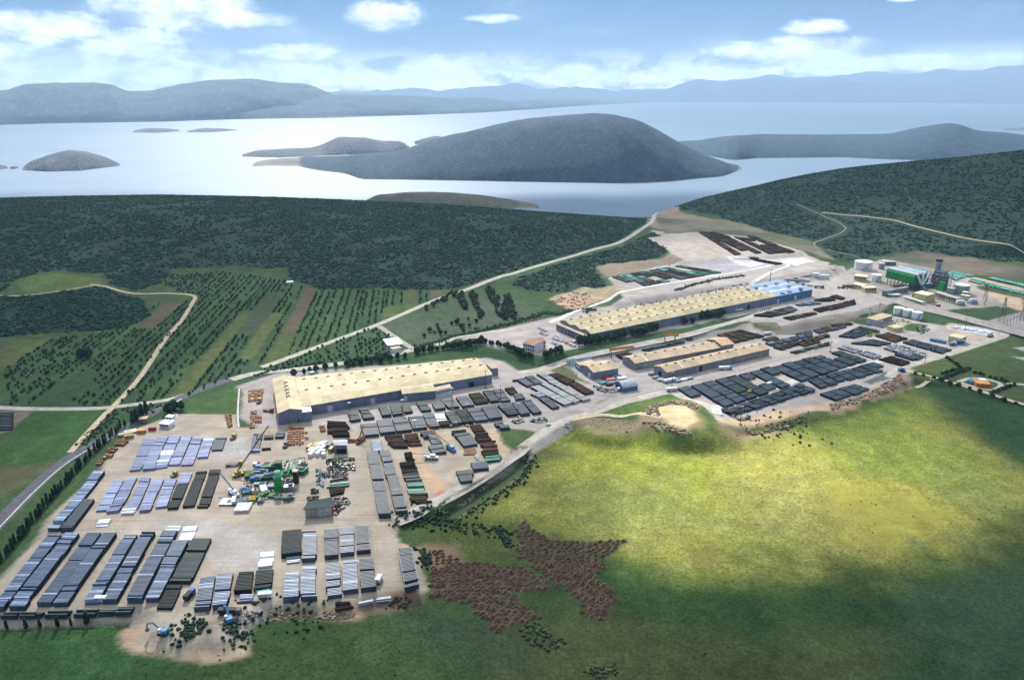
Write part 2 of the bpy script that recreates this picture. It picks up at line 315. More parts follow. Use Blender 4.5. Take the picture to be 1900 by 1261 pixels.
for q,cl,c2,so in [('c:0,400 450,390 480,600 200,640 0,620',(.37,.35,.34),None,12),('b:1300,0 1900,0 2500,200 2300,500 1900,450 1800,200',(.36,.335,.32),None,14),
  ('d:450,500 560,500 690,790 850,930 760,1010 640,900',(.45,.32,.21),None,3),('d:1260,330 1380,320 1540,560 1430,640 1400,560',(.46,.36,.25),None,3),('d:700,1010 800,980 840,1010 730,1060',(.42,.20,.13),None,2),
  ('d:1440,600 1600,540 1640,560 1440,720',(.45,.33,.24),None,5),('e:1600,310 1730,330 1780,420 1720,360',(.44,.27,.18),None,4),('e:1620,750 1760,720 1800,740 1680,790',(.40,.22,.14),None,4),
  ('e:930,850 1300,830 1290,920 1150,950 940,930',(.36,.27,.19),None,5),('e:520,870 900,860 870,930 560,950',(.20,.16,.11),(.10,.11,.05),6),('e:1300,830 1600,760 1800,740 1790,790 1560,850 1320,880',(.15,.11,.08),None,7),
  ('e:90,950 300,860 480,850 520,940 330,1010 290,1040 130,1150',(.33,.31,.32),None,7),('e:-80,980 90,940 110,1150 -20,1200',(.22,.20,.17),None,6),('b:1080,1010 1230,960 1260,1020 1130,1110 1090,1060',(.38,.28,.20),None,4),
  ('b:1130,1110 1500,1190 1700,1190 1900,1160 2100,1170 2110,1130 2190,1140 2190,1200 1900,1240 1650,1230 1200,1180',(.44,.34,.24),None,5),
  ('e:230,1200 380,1100 370,1150 300,1240 0,1290 0,1240',(.46,.37,.27),None,4),('o:380,380 560,400 640,500 420,560 350,480 300,400',(.17,.12,.08),None,8)]:
    bare(q,cl,so,3,c2)
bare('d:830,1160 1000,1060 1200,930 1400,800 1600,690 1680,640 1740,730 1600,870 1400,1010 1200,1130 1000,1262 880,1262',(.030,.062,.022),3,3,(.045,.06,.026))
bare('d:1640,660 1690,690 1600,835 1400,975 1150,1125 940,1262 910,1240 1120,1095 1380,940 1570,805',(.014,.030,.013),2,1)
# grass islands among the yards
for q,cl in [('h:100,505 260,440 330,470 420,560 560,640 590,660 500,640 380,600',(.10,.115,.05)),('h:610,850 900,745 960,745 930,775 640,860',(.065,.105,.030)),
  ('d:1380,330 1500,300 1720,330 1800,350 1680,460 1560,555 1480,490',(.055,.085,.032)),('f:55,350 105,345 105,770 60,760 40,700',(.06,.10,.03)),('w:340,735 440,716 438,768 330,764 322,750',(.05,.095,.03)),
  ('w:750,660 880,640 1000,662 1100,640 1300,600 1400,580 1396,588 1300,612 1175,640 1060,667 1000,686 965,688 935,668 905,662 760,670 515,690 440,714 340,745 330,740 480,697 760,655',(.032,.075,.030)),
  ('h:420,1000 700,930 1150,825 1350,750 1500,765 1720,840 1834,920 1834,1000 1700,900 1400,860 1150,900 1050,960 700,950 450,1010',(.075,.125,.025)),
  ('m:200,80 380,30 470,70 400,130 280,110',(.045,.085,.03)),('k:320,690 450,580 700,680 1100,760 1000,830 760,790 480,730',(.04,.08,.03)),('k:540,850 640,800 800,820 700,890 560,880',(.05,.09,.03)),
  ('m:1060,600 760,545 1150,430 1270,540',(.075,.11,.035)),('j:520,790 800,790 850,870 720,900 560,860',(.11,.12,.07)),('j:0,880 300,800 520,770 540,790 300,850 0,930',(.05,.09,.035))]:
    bare(q,cl,3,3)
bare('h:280,1030 560,1000 950,1000 1100,1010 1200,1080 1100,1150 900,1200 600,1200 400,1130',(.22,.185,.11),6,8,(.085,.12,.035))
bare('h:1130,900 1300,830 1500,820 1720,850 1800,1000 1750,1100 1600,1150 1300,1130 1060,1090 1000,1000',(.25,.19,.12),6,9,(.12,.14,.04))
bare('h:1200,880 1400,860 1600,870 1700,950 1700,1040 1560,1110 1400,1070 1330,1010 1150,950',(.52,.40,.25),4,5)
bare('l:500,900 760,900 1200,800 1500,750 1834,720 1834,830 1500,810 1250,900 1000,1000 700,980',(.50,.37,.24),5,6,(.40,.31,.2))
bare('m:0,880 200,860 500,720 680,590 760,640 750,710 560,800 250,900 0,990',(.36,.26,.18),4,7,(.26,.20,.14))
bare('l:540,980 800,1010 1000,1030 1100,950 1300,900 1500,830 1700,870 1600,920 1300,1000 1000,1100 600,1060',(.10,.14,.03),6,8,(.28,.22,.13))
bare('k:970,830 1100,800 1660,900 1500,990 1300,960',(.42,.36,.29),2,2); bare('k:1080,835 1200,820 1540,890 1480,930 1200,880',(.55,.58,.64),3,4)
bare('m:320,670 520,580 660,560 640,620 560,660 400,700',(.10,.12,.12),3,3)
bare('m:1790,340 1900,330 1990,350 1900,380',(.35,.36,.38),2,2); bare('m:1780,430 1990,430 1900,460',(.33,.33,.35),2,2)
CC=CC*(0.86+0.28*vnoise(XX,YY,9,77,2))[...,None]

# ---------------------------------------------------------------- materials
MATS={}
def base_mat(name):
    m=bpy.data.materials.new(name); m.use_nodes=True; k=NT(m.node_tree)
    b=k.n('ShaderNodeBsdfPrincipled'); o=k.n('ShaderNodeOutputMaterial'); k.put(o.inputs[0],b.outputs[0]); return m,k,b
def mat(name,col,rough=.85,var=.25,scale=.4,col2=None,bump=0,spec=.2,metal=0.0,streak=None,coords='Object'):
    if name in MATS: return MATS[name]
    m,k,b=base_mat(name); tc=k.n('ShaderNodeTexCoord'); v=tc.outputs[coords]
    if streak:
        mp=k.n('ShaderNodeMapping'); k.put(mp.inputs[0],v); mp.inputs['Scale'].default_value=streak; v=mp.outputs[0]
    nz=k.noise(v,scale,4,.6); f=k.ss(nz,.3,.7)
    c2=col2 or tuple(x*(1-var) for x in col); c1=col if col2 else tuple(min(1,x*(1+var*.6)) for x in col)
    k.put(b.inputs['Base Color'],k.mix(f,c2,c1)); b.inputs['Roughness'].default_value=rough; b.inputs['Specular IOR Level'].default_value=spec; b.inputs['Metallic'].default_value=metal
    if bump:
        bp=k.n('ShaderNodeBump'); bp.inputs['Strength'].default_value=bump; bp.inputs['Distance'].default_value=.3; k.put(bp.inputs['Height'],nz); k.put(b.inputs['Normal'],bp.outputs[0])
    MATS[name]=m; return m
def ground_mat():
    m,k,b=base_mat('ground_cover'); at_=k.n('ShaderNodeAttribute',attribute_name='col'); sc=k.n('ShaderNodeAttribute',attribute_name='scrub')
    tc=k.n('ShaderNodeTexCoord'); v=tc.outputs['Object']
    mp=k.n('ShaderNodeMapping'); k.put(mp.inputs[0],v); mp.inputs['Rotation'].default_value=(0,0,.5); mp.inputs['Scale'].default_value=(1,.35,1)
    n1=k.noise(v,.55,5,.65); n2=k.noise(v,.11,5,.62,.4); n3=k.noise(mp.outputs[0],.02,5,.6,.6)
    sep=k.n('ShaderNodeSeparateColor'); k.put(sep.inputs[0],at_.outputs['Color'])
    gmask=k.ss(k.m('SUBTRACT',sep.outputs[1],k.m('MULTIPLY',sep.outputs[0],.92)),0.0,.02)
    f=k.m('MULTIPLY',k.ss(n1,.25,.75,.62,1.38),k.ss(n2,.3,.7,.80,1.20)); f=k.m('MULTIPLY',f,k.ss(n3,.3,.7,.85,1.15))
    g4=k.noise(v,1.6,3,.7); f=k.m('MULTIPLY',f,k.ss(g4,.3,.7,.74,1.26))
    trk=None
    for rot,sx_ in ((.42,1.0),(-.75,.8),(1.25,.7)):
        m5=k.n('ShaderNodeMapping'); k.put(m5.inputs[0],v); m5.inputs['Rotation'].default_value=(0,0,rot); m5.inputs['Scale'].default_value=(.012,sx_*.42,1)
        t5=k.ss(k.noise(m5.outputs[0],1.0,3,.6,.6),.57,.70); trk=t5 if trk is None else k.m('MAXIMUM',trk,t5)
    trk=k.m('MULTIPLY',trk,k.ss(n3,.35,.6)); n6=k.noise(v,.035,5,.7,1.0)
    fb=k.m('MULTIPLY',k.ss(n1,.25,.75,.90,1.08),k.m('MULTIPLY',k.ss(n6,.32,.68,.84,1.10),k.m('SUBTRACT',1.04,k.m('MULTIPLY',trk,.27))))
    f=k.m('ADD',k.m('MULTIPLY',f,gmask),k.m('MULTIPLY',fb,k.m('SUBTRACT',1.0,gmask)))
    c_=k.n('ShaderNodeMix',data_type='RGBA',blend_type='MULTIPLY'); c_.inputs[0].default_value=1; k.put(c_.inputs[6],at_.outputs['Color']); k.put(c_.inputs[7],k.comb(f,f,f))
    # tufts on grass: where green exceeds red
    tuft=k.m('MULTIPLY',k.m('MULTIPLY',k.ss(k.noise(v,.33,4,.7),.58,.68),k.ss(n2,.42,.6)),k.m('MULTIPLY',gmask,.7))
    c1=k.mix(tuft,c_.outputs[2],(.030,.052,.020))
    dry=k.m('MULTIPLY',k.m('MULTIPLY',k.ss(k.noise(mp.outputs[0],.16,5,.7,.5),.52,.70),gmask),.30)
    hs=k.n('ShaderNodeHueSaturation'); hs.inputs['Saturation'].default_value=.55; hs.inputs['Value'].default_value=1.35; k.put(hs.inputs['Color'],c1)
    c2=k.mix(dry,c1,hs.outputs[0])
    rock=k.m('MULTIPLY',sc.outputs['Fac'],k.ss(k.noise(v,.35,5,.75,.4),.56,.66))
    c3=k.mix(k.m('MULTIPLY',rock,.6),c2,(.13,.15,.14))
    k.put(b.inputs['Base Color'],c3); b.inputs['Roughness'].default_value=.95; b.inputs['Specular IOR Level'].default_value=.1
    bp=k.n('ShaderNodeBump'); bp.inputs['Strength'].default_value=.5; bp.inputs['Distance'].default_value=.6; k.put(bp.inputs['Height'],n1); k.put(b.inputs['Normal'],bp.outputs[0])
    return m
def tag(o,label=None,cat=None,group=None,kind=None):
    if label: o['label']=label
    if cat: o['category']=cat
    if group: o['group']=group
    if kind: o['kind']=kind
    return o
def mesh_np(name,V,Fq,m,parent=None,smooth=False):
    """V (n,3), Fq (m,k) index array -> linked object"""
    me=bpy.data.meshes.new(name); V=np.asarray(V,np.float32); Fq=np.asarray(Fq,np.int32); kf=Fq.shape[1]
    me.vertices.add(len(V)); me.vertices.foreach_set('co',V.ravel())
    me.loops.add(Fq.size); me.loops.foreach_set('vertex_index',Fq.ravel())
    me.polygons.add(len(Fq)); me.polygons.foreach_set('loop_start',np.arange(len(Fq),dtype=np.int32)*kf)
    if smooth: me.polygons.foreach_set('use_smooth',np.ones(len(Fq),bool))
    me.update(calc_edges=True); me.materials.append(m)
    o=bpy.data.objects.new(name,me); COL.objects.link(o)
    if parent: o.parent=parent
    return o
def grid_faces(nr,nc):
    i=np.arange(nr-1)[:,None]*nc+np.arange(nc-1)[None]; i=i.ravel(); return np.stack([i,i+1,i+nc+1,i+nc],1)
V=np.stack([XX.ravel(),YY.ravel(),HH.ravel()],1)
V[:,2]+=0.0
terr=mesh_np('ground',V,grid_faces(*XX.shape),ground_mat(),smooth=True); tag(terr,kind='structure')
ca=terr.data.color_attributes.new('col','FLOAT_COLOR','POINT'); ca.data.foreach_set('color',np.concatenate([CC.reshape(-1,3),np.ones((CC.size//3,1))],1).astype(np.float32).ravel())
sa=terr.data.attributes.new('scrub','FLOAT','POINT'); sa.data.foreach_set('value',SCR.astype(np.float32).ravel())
# sea: one sheet to the horizon
m,k,b=base_mat('sea_water'); tc=k.n('ShaderNodeTexCoord')
mp=k.n('ShaderNodeMapping'); k.put(mp.inputs[0],tc.outputs['Object']); mp.inputs['Scale'].default_value=(.35,1,1)
nb=k.noise(tc.outputs['Object'],.05,5,.7); ns=k.noise(mp.outputs[0],.0012,4,.55,.8)
k.put(b.inputs['Base Color'],k.mix(k.ss(ns,.35,.65),(.12,.175,.24),(.14,.195,.26))); b.inputs['Roughness'].default_value=.42; b.inputs['IOR'].default_value=1.33; b.inputs['Specular IOR Level'].default_value=.16
bp=k.n('ShaderNodeBump'); bp.inputs['Strength'].default_value=.35; bp.inputs['Distance'].default_value=1.5; k.put(bp.inputs['Height'],nb); k.put(b.inputs['Normal'],bp.outputs[0])
sv=[(-49000,1560,SEA),(49000,1560,SEA),(49000,59000,SEA),(-49000,59000,SEA)]
tag(mesh_np('sea',sv,[(0,1,2,3)],m),kind='structure')
# far plain under everything, so the ground reaches past the frame on all sides
gp=mat('outer_land',(.05,.08,.035),.95,.3,.004)
ring=[(-9000,-6000,-6.5),(9000,-6000,-6.5),(9000,1500,-6.5),(-9000,1500,-6.5)]
tag(mesh_np('land',ring,[(0,1,2,3)],gp),kind='structure')
# ---------------------------------------------------------------- islands, headlands and far mountains
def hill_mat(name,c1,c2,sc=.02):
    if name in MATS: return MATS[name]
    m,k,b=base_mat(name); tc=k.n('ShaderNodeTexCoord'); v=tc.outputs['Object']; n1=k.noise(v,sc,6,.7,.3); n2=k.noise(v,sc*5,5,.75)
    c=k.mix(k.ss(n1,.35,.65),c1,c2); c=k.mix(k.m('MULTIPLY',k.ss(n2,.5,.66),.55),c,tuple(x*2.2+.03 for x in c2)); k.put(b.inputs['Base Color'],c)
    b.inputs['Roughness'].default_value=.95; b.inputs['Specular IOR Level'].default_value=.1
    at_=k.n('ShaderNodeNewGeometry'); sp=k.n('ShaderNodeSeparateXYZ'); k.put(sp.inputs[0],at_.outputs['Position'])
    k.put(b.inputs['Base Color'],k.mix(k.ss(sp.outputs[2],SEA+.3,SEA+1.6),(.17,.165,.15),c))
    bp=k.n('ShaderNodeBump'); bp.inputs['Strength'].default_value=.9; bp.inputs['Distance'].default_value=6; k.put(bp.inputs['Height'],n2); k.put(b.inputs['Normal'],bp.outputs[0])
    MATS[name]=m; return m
def island(name,base,top,depth,m,nc=160,nr=36,rough=6.0,seed=1,shift=0.45,pw=.8):
    """base/top: survey polylines of the near shore and the skyline; depth: metres from near shore to far shore"""
    base=np.array(px(base));top=np.array(px(top)); x0=base[0,0];x1=base[-1,0]
    xs=np.linspace(x0,x1,nc); yb=np.interp(xs,base[:,0],base[:,1]); yt=np.interp(xs,top[:,0],top[:,1]); V=np.zeros((nr,nc,3))
    kern=np.ones(5)/5; yb=np.convolve(np.pad(yb,2,'edge'),kern,'valid'); yt=np.minimum(np.convolve(np.pad(yt,2,'edge'),kern,'valid'),yb-.2)
    e=np.sin(np.linspace(0,PI,nc))**.45
    for i,x in enumerate(xs):
        S=P(x,yb[i],SEA); L=np.linalg.norm(S); u=S/L; dp=depth*(.15+.85*e[i]); dr=dp*shift; Rp=S+u*dr
        d=ray(x,yt[i]); t=np.linalg.norm(Rp)/np.linalg.norm(d[:2]); zr=max(HC+d[2]*t,SEA+1)
        s=np.linspace(0,1,nr); q=S[None]+u[None]*(s*dp)[:,None]
        prof=np.where(s<shift,np.sin(np.clip(s/shift,0,1)*PI/2)**pw,np.cos(np.clip((s-shift)/(1-shift),0,1)*PI/2)**.8)
        V[:,i,:2]=q; V[:,i,2]=SEA-1+(zr-SEA+1)*prof
    nz=vnoise(V[...,0],V[...,1],depth*.16,seed,5)-.5; hgt=(V[...,2]-SEA)/max((V[...,2]-SEA).max(),1)
    V[...,2]+=nz*rough*np.sqrt(np.clip(hgt,0,1))*(1-.6*hgt)
    V[0,:,2]=SEA-2; V[-1,:,2]=SEA-2
    o=mesh_np(name,V.reshape(-1,3),grid_faces(nr,nc),m,smooth=True); tag(o,kind='structure'); return o
hm=hill_mat('hazy_headland_scrub',(.018,.044,.068),(.036,.062,.086)); hr=hill_mat('rocky_islet',(.06,.075,.095),(.10,.11,.125)); hb=hill_mat('mountain_rock',(.035,.06,.07),(.06,.085,.095),.003)  # headland scrub tinted blue: distance haze painted into its colour
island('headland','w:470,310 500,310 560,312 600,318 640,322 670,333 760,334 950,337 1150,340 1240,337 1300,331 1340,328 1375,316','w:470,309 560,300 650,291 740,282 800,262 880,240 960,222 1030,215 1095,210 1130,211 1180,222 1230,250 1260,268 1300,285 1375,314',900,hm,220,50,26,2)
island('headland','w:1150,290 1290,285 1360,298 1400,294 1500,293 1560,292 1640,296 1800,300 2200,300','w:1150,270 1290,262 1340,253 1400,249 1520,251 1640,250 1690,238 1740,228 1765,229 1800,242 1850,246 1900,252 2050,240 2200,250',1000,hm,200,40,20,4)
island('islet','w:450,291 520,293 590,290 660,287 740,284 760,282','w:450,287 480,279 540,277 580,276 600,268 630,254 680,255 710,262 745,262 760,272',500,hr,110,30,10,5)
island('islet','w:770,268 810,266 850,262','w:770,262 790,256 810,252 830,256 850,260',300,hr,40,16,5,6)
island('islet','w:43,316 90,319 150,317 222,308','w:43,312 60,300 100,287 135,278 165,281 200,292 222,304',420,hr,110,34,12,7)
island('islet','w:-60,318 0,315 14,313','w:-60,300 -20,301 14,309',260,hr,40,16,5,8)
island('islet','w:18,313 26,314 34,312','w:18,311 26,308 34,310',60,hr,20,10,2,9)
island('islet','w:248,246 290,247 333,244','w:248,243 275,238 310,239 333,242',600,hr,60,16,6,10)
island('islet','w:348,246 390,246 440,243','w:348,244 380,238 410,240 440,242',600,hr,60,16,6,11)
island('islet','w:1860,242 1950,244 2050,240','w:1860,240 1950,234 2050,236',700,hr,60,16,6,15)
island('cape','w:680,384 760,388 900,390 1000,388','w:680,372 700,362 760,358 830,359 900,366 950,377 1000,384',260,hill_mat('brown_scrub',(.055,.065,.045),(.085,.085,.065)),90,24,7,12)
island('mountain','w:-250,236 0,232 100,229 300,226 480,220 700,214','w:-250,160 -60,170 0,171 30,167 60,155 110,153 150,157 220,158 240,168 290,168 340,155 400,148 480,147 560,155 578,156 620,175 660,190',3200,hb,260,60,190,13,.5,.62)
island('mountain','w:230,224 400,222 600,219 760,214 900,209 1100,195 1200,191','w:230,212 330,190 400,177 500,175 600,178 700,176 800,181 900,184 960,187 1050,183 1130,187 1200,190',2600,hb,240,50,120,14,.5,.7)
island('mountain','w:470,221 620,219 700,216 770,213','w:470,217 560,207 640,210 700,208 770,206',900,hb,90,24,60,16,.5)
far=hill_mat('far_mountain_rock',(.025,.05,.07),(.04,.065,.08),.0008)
def far_range(top,dist,wid,seed,amp):
    """a mountain chain standing dist metres away across the gulf"""
    top=np.array(px(top)); nc=320;nr=30; xs=np.linspace(top[0,0],top[-1,0],nc); yt=np.interp(xs,top[:,0],top[:,1]); V=np.zeros((nr,nc,3))
    for i,x in enumerate(xs):
        d=ray(x,yt[i]); u=d[:2]/np.linalg.norm(d[:2]); t=dist/np.linalg.norm(d[:2]); zr=max(HC+d[2]*t,SEA+20); s=np.linspace(-.5,.5,nr)
        q=u[None]*(dist+s*wid)[:,None]; V[:,i,:2]=q; V[:,i,2]=SEA-5+(zr-SEA)*np.cos(s*PI)**.8
    nz=vnoise(V[...,0],V[...,1],wid*.2,seed,5)-.5; V[...,2]+=nz*amp*np.sin(np.linspace(0,PI,nr))[:,None]
    tag(mesh_np('mountain',V.reshape(-1,3),grid_faces(nr,nc),far,smooth=True),kind='structure')
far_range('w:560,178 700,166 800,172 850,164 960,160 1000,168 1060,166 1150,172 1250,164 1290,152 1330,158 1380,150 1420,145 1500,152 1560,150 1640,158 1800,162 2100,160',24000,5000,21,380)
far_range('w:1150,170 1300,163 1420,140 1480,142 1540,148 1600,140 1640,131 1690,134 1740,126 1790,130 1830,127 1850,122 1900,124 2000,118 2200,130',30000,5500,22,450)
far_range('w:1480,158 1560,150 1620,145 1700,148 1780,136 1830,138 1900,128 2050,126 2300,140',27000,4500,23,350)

# ---------------------------------------------------------------- unseen cloud deck added to shade the valley, shaped open over the meadow
ZD=2700.0; off=np.array([sd.x,sd.y])/sd.z*ZD
dx=np.linspace(-4600,4600,185); dy=np.linspace(-600,5400,121); DX,DY=np.meshgrid(dx,dy)
hole=P(915,965,0),P(985,880),P(1030,815),P(1110,770),P(1200,735),P(1330,742),P(1400,770),P(1480,765),P(1560,745),P(1640,750),P(1720,735),P(1800,790),P(1900,870),P(1890,930),P(1780,930),P(1700,975),P(1600,960),P(1500,1010),P(1400,1000),P(1300,1060),P(1190,1060),P(1120,1030),P(1020,985)
hole=np.array(hole); SXg=DX-off[0];SYg=DY-off[1]; sdh=sdist(SXg,SYg,hole)
edge=np.where(SYg<430,60,26); op=1-sst((sdh+edge*.35)/(edge*1.5)); op=np.where(sdh>0,op+.7*sst((vnoise(SXg,SYg,75,61,3)-.46)*5)*sst(1-sdh/np.where(SYg<520,150,70)),op)
yl=np.array([P(a,b) for a,b in px('w:-100,1230 -60,960 300,700 500,600 1000,500 1600,440 2000,470 1900,640 1500,790 1000,830 760,1000 800,1150 400,1250')])
sy=sst(.5+sdist(SXg,SYg,yl)/160); op=op*(.97-.36*sy-.05*(SYg>900))  # cover thinned above the yards so they stay brighter
rim=np.minimum(np.minimum(DX+4600,4600-DX),np.minimum(DY+600,5400-DY)); op=op*sst(rim/330+(vnoise(DX,DY,500,62,3)-.6))
ZDK=ZD+60*(vnoise(DX,DY,600,63,3)-.5)
m=bpy.data.materials.new('shade_cloud_vapour'); m.use_nodes=True; k=NT(m.node_tree)
aa=k.n('ShaderNodeAttribute',attribute_name='cover'); tc=k.n('ShaderNodeTexCoord'); nz=k.noise(tc.outputs['Object'],.004,4,.55)
fc=k.m('MULTIPLY',aa.outputs['Fac'],k.ss(nz,.25,.75,0.84,.97),clamp=True)
tr=k.n('ShaderNodeBsdfTransparent'); tl=k.n('ShaderNodeBsdfTranslucent'); tl.inputs[0].default_value=(.86,.93,1.0,1); df=k.n('ShaderNodeBsdfDiffuse'); df.inputs[0].default_value=(.8,.85,.9,1)
mx0=k.n('ShaderNodeMixShader'); mx0.inputs[0].default_value=.25; k.put(mx0.inputs[1],tl.outputs[0]); k.put(mx0.inputs[2],df.outputs[0])
mx=k.n('ShaderNodeMixShader'); k.put(mx.inputs[0],fc); k.put(mx.inputs[1],tr.outputs[0]); k.put(mx.inputs[2],mx0.outputs[0])
k.put(k.n('ShaderNodeOutputMaterial').inputs[0],mx.outputs[0])
dk=mesh_np('clouds',np.stack([DX.ravel(),DY.ravel(),ZDK.ravel()],1),grid_faces(*DX.shape),m,smooth=True); tag(dk,kind='stuff')
ca=dk.data.attributes.new('cover','FLOAT','POINT'); ca.data.foreach_set('value',np.clip(op,0,1).astype(np.float32).ravel())
# ---------------------------------------------------------------- haze
hz=[(x,y,z) for z in (-75,1620) for x,y in ((-50000,-7000),(50000,-7000),(50000,38000),(-50000,38000))]
m=bpy.data.materials.new('haze_air'); m.use_nodes=True; k=NT(m.node_tree)
pv=k.n('ShaderNodeVolumePrincipled'); pv.inputs['Color'].default_value=(.42,.61,.84,1); pv.inputs['Density'].default_value=6.6e-5; pv.inputs['Anisotropy'].default_value=.0
k.put(k.n('ShaderNodeOutputMaterial').inputs['Volume'],pv.outputs[0])
ho=mesh_np('haze',hz,[(0,3,2,1),(4,5,6,7),(0,1,5,4),(1,2,6,5),(2,3,7,6),(3,0,4,7)],m); tag(ho,kind='stuff')
# ---------------------------------------------------------------- builders
def tmat(name,col,rough=.8,amp=.5,noise=.25,scale=.5,spec=.2,metal=0.0,col2=None):
    """material whose per-panel tone comes from the face attribute 'tone'"""
    if name in MATS: return MATS[name]
    m,k,b=base_mat(name); a=k.n('ShaderNodeAttribute',attribute_name='tone'); tc=k.n('ShaderNodeTexCoord')
    nz=k.noise(tc.outputs['Object'],scale,4,.65); f=k.m('MULTIPLY',k.m('ADD',1-amp/2,k.m('MULTIPLY',a.outputs['Fac'],amp)),k.ss(nz,.25,.75,1-noise,1+noise))
    mu=k.n('ShaderNodeMix',data_type='RGBA',blend_type='MULTIPLY'); mu.inputs[0].default_value=1
    k.put(mu.inputs[6],k.mix(k.ss(a.outputs['Fac'],.55,.95),col,col2) if col2 else (*col,1)); k.put(mu.inputs[7],k.comb(f,f,f)); k.put(b.inputs['Base Color'],mu.outputs[2])
    b.inputs['Roughness'].default_value=rough; b.inputs['Specular IOR Level'].default_value=spec; b.inputs['Metallic'].default_value=metal
    MATS[name]=m; return m
class MB:
    def __init__(s,o=(0,0,0),rz=0.0): s.V=[];s.F=[];s.M=[];s.T=[];s.o=np.array(o,float);s.c=math.cos(rz);s.s=math.sin(rz)
    def loc(s,p): return (p[0]*s.c-p[1]*s.s,p[0]*s.s+p[1]*s.c,p[2])
    def face(s,pts,mi=0,tone=None):
        n=len(s.V); s.V.extend(s.loc(p) for p in pts); s.F.append(tuple(range(n,n+len(pts)))); s.M.append(mi); s.T.append(random.random() if tone is None else tone)
    def hexa(s,b,t,mi=0,mtop=None,tone=None):
        """b,t: four bottom and four top points, counter-clockwise"""
        n=len(s.V); s.V.extend(s.loc(p) for p in b); s.V.extend(s.loc(p) for p in t); tn=random.random() if tone is None else tone
        for q,mm in (((0,3,2,1),mi),((4,5,6,7),mi if mtop is None else mtop),((0,1,5,4),mi),((1,2,6,5),mi),((2,3,7,6),mi),((3,0,4,7),mi)):
            s.F.append(tuple(n+i for i in q)); s.M.append(mm); s.T.append(tn)
    def box(s,x,y,z,a,b_,h,rz=0.0,mi=0,mtop=None,tone=None,taper=1.0):
        c,sn=math.cos(rz),math.sin(rz); pts=[(-a/2,-b_/2),(a/2,-b_/2),(a/2,b_/2),(-a/2,b_/2)]
        f=lambda k_,zz:[(x+(p*c-q*sn)*k_,y+(p*sn+q*c)*k_,zz) for p,q in pts]
        s.hexa(f(1,z),f(taper,z+h),mi,mtop,tone)
    def cyl(s,x,y,z0,z1,r0,r1=None,n=12,mi=0,mtop=None,dome=0):
        r1=r0 if r1 is None else r1; m0=len(s.V); tn=random.random()
        for zz,r in ((z0,r0),(z1,r1)):
            s.V.extend(s.loc((x+r*math.cos(2*PI*i/n),y+r*math.sin(2*PI*i/n),zz)) for i in range(n))
        for i in range(n): s.F.append((m0+i,m0+(i+1)%n,m0+n+(i+1)%n,m0+n+i)); s.M.append(mi); s.T.append(tn)
        a=len(s.V); s.V.append(s.loc((x,y,z1+dome)))
        for i in range(n): s.F.append((m0+n+i,m0+n+(i+1)%n,a)); s.M.append(mi if mtop is None else mtop); s.T.append(tn)
    def bar(s,p,q,w=.3,mi=0,n=4):
        p=Vector(p);q=Vector(q);d=(q-p).normalized(); u=d.cross(Vector((0,0,1)) if abs(d.z)<.9 else Vector((1,0,0))).normalized()*w/2; v=d.cross(u).normalized()*w/2
        m0=len(s.V); tn=random.random(); ring=[(u*math.cos(2*PI*i/n)+v*math.sin(2*PI*i/n))*1.3 for i in range(n)]
        for b in (p,q): s.V.extend(s.loc(b+r) for r in ring)
        for i in range(n): s.F.append((m0+i,m0+(i+1)%n,m0+n+(i+1)%n,m0+n+i)); s.M.append(mi); s.T.append(tn)
        s.F.append(tuple(m0+i for i in range(n))[::-1]); s.M.append(mi); s.T.append(tn); s.F.append(tuple(m0+n+i for i in range(n))); s.M.append(mi); s.T.append(tn)
    def build(s,name,mats,parent=None,smooth=False):
        me=bpy.data.meshes.new(name); me.from_pydata([tuple(map(float,v)) for v in s.V],[],s.F)
        mats=mats if isinstance(mats,(list,tuple)) else [mats]
        for m in mats: me.materials.append(m)
        me.polygons.foreach_set('material_index',s.M)
        at_=me.attributes.new('tone','FLOAT','FACE'); at_.data.foreach_set('value',s.T)
        if smooth: me.polygons.foreach_set('use_smooth',[True]*len(s.F))
        o=bpy.data.objects.new(name,me); COL.objects.link(o)
        if parent: o.parent=parent
        else: o.location=s.o
        return o
def root(name,p,label,cat,group=None,rz=0.0):
    o=bpy.data.objects.new(name,None); o.empty_display_size=1; COL.objects.link(o); o.location=p; o.rotation_euler=(0,0,rz); return tag(o,label,cat,group)
ORD='first second third fourth fifth sixth seventh eighth ninth tenth eleventh twelfth thirteenth fourteenth fifteenth sixteenth seventeenth eighteenth nineteenth twentieth'.split()
# ground cover over roads: ribbons draped on the ground
def ribbon(name,s,w,m,off=.12,extra=None,close=False):
    p=ats(s)[:,:2]
    if extra: p=np.vstack([p,np.array(extra)])
    if close: p=np.vstack([p,p[:1]])
    for _ in range(3):      # corner cutting keeps bends smooth
        q=[p[0]]
        for a,b in zip(p[:-1],p[1:]): q+= [a*.75+b*.25,a*.25+b*.75]
        q.append(p[-1]); p=np.array(q)
    L=np.concatenate([[0],np.cumsum(np.linalg.norm(np.diff(p,axis=0),axis=1))]); n=max(4,int(L[-1]/5)); t=np.linspace(0,L[-1],n)
    c_=np.stack([np.interp(t,L,p[:,0]),np.interp(t,L,p[:,1])],1); d=np.gradient(c_,axis=0); d/=np.linalg.norm(d,axis=1)[:,None]+1e-9; nn=np.stack([d[:,1],-d[:,0]],1)
    ww=w*(1+.10*(vnoise(t,t*0,25,5,2)-.5)); V=[]
    for kk in (-.5,-.25,0,.25,.5):
        q=c_+nn*(ww*kk)[:,None]; V.append(np.concatenate([q,(H(q[:,0],q[:,1])+off)[:,None]],1))
    V=np.array(V); zc=V[:,:,2].max(0); V[:,:,2]=np.maximum(V[:,:,2],zc[None]-.35*w*.5); V=V.transpose(1,0,2)
    o=mesh_np(name,V.reshape(-1,3),grid_faces(n,5)[:,::-1],m); tag(o,kind='structure'); return o
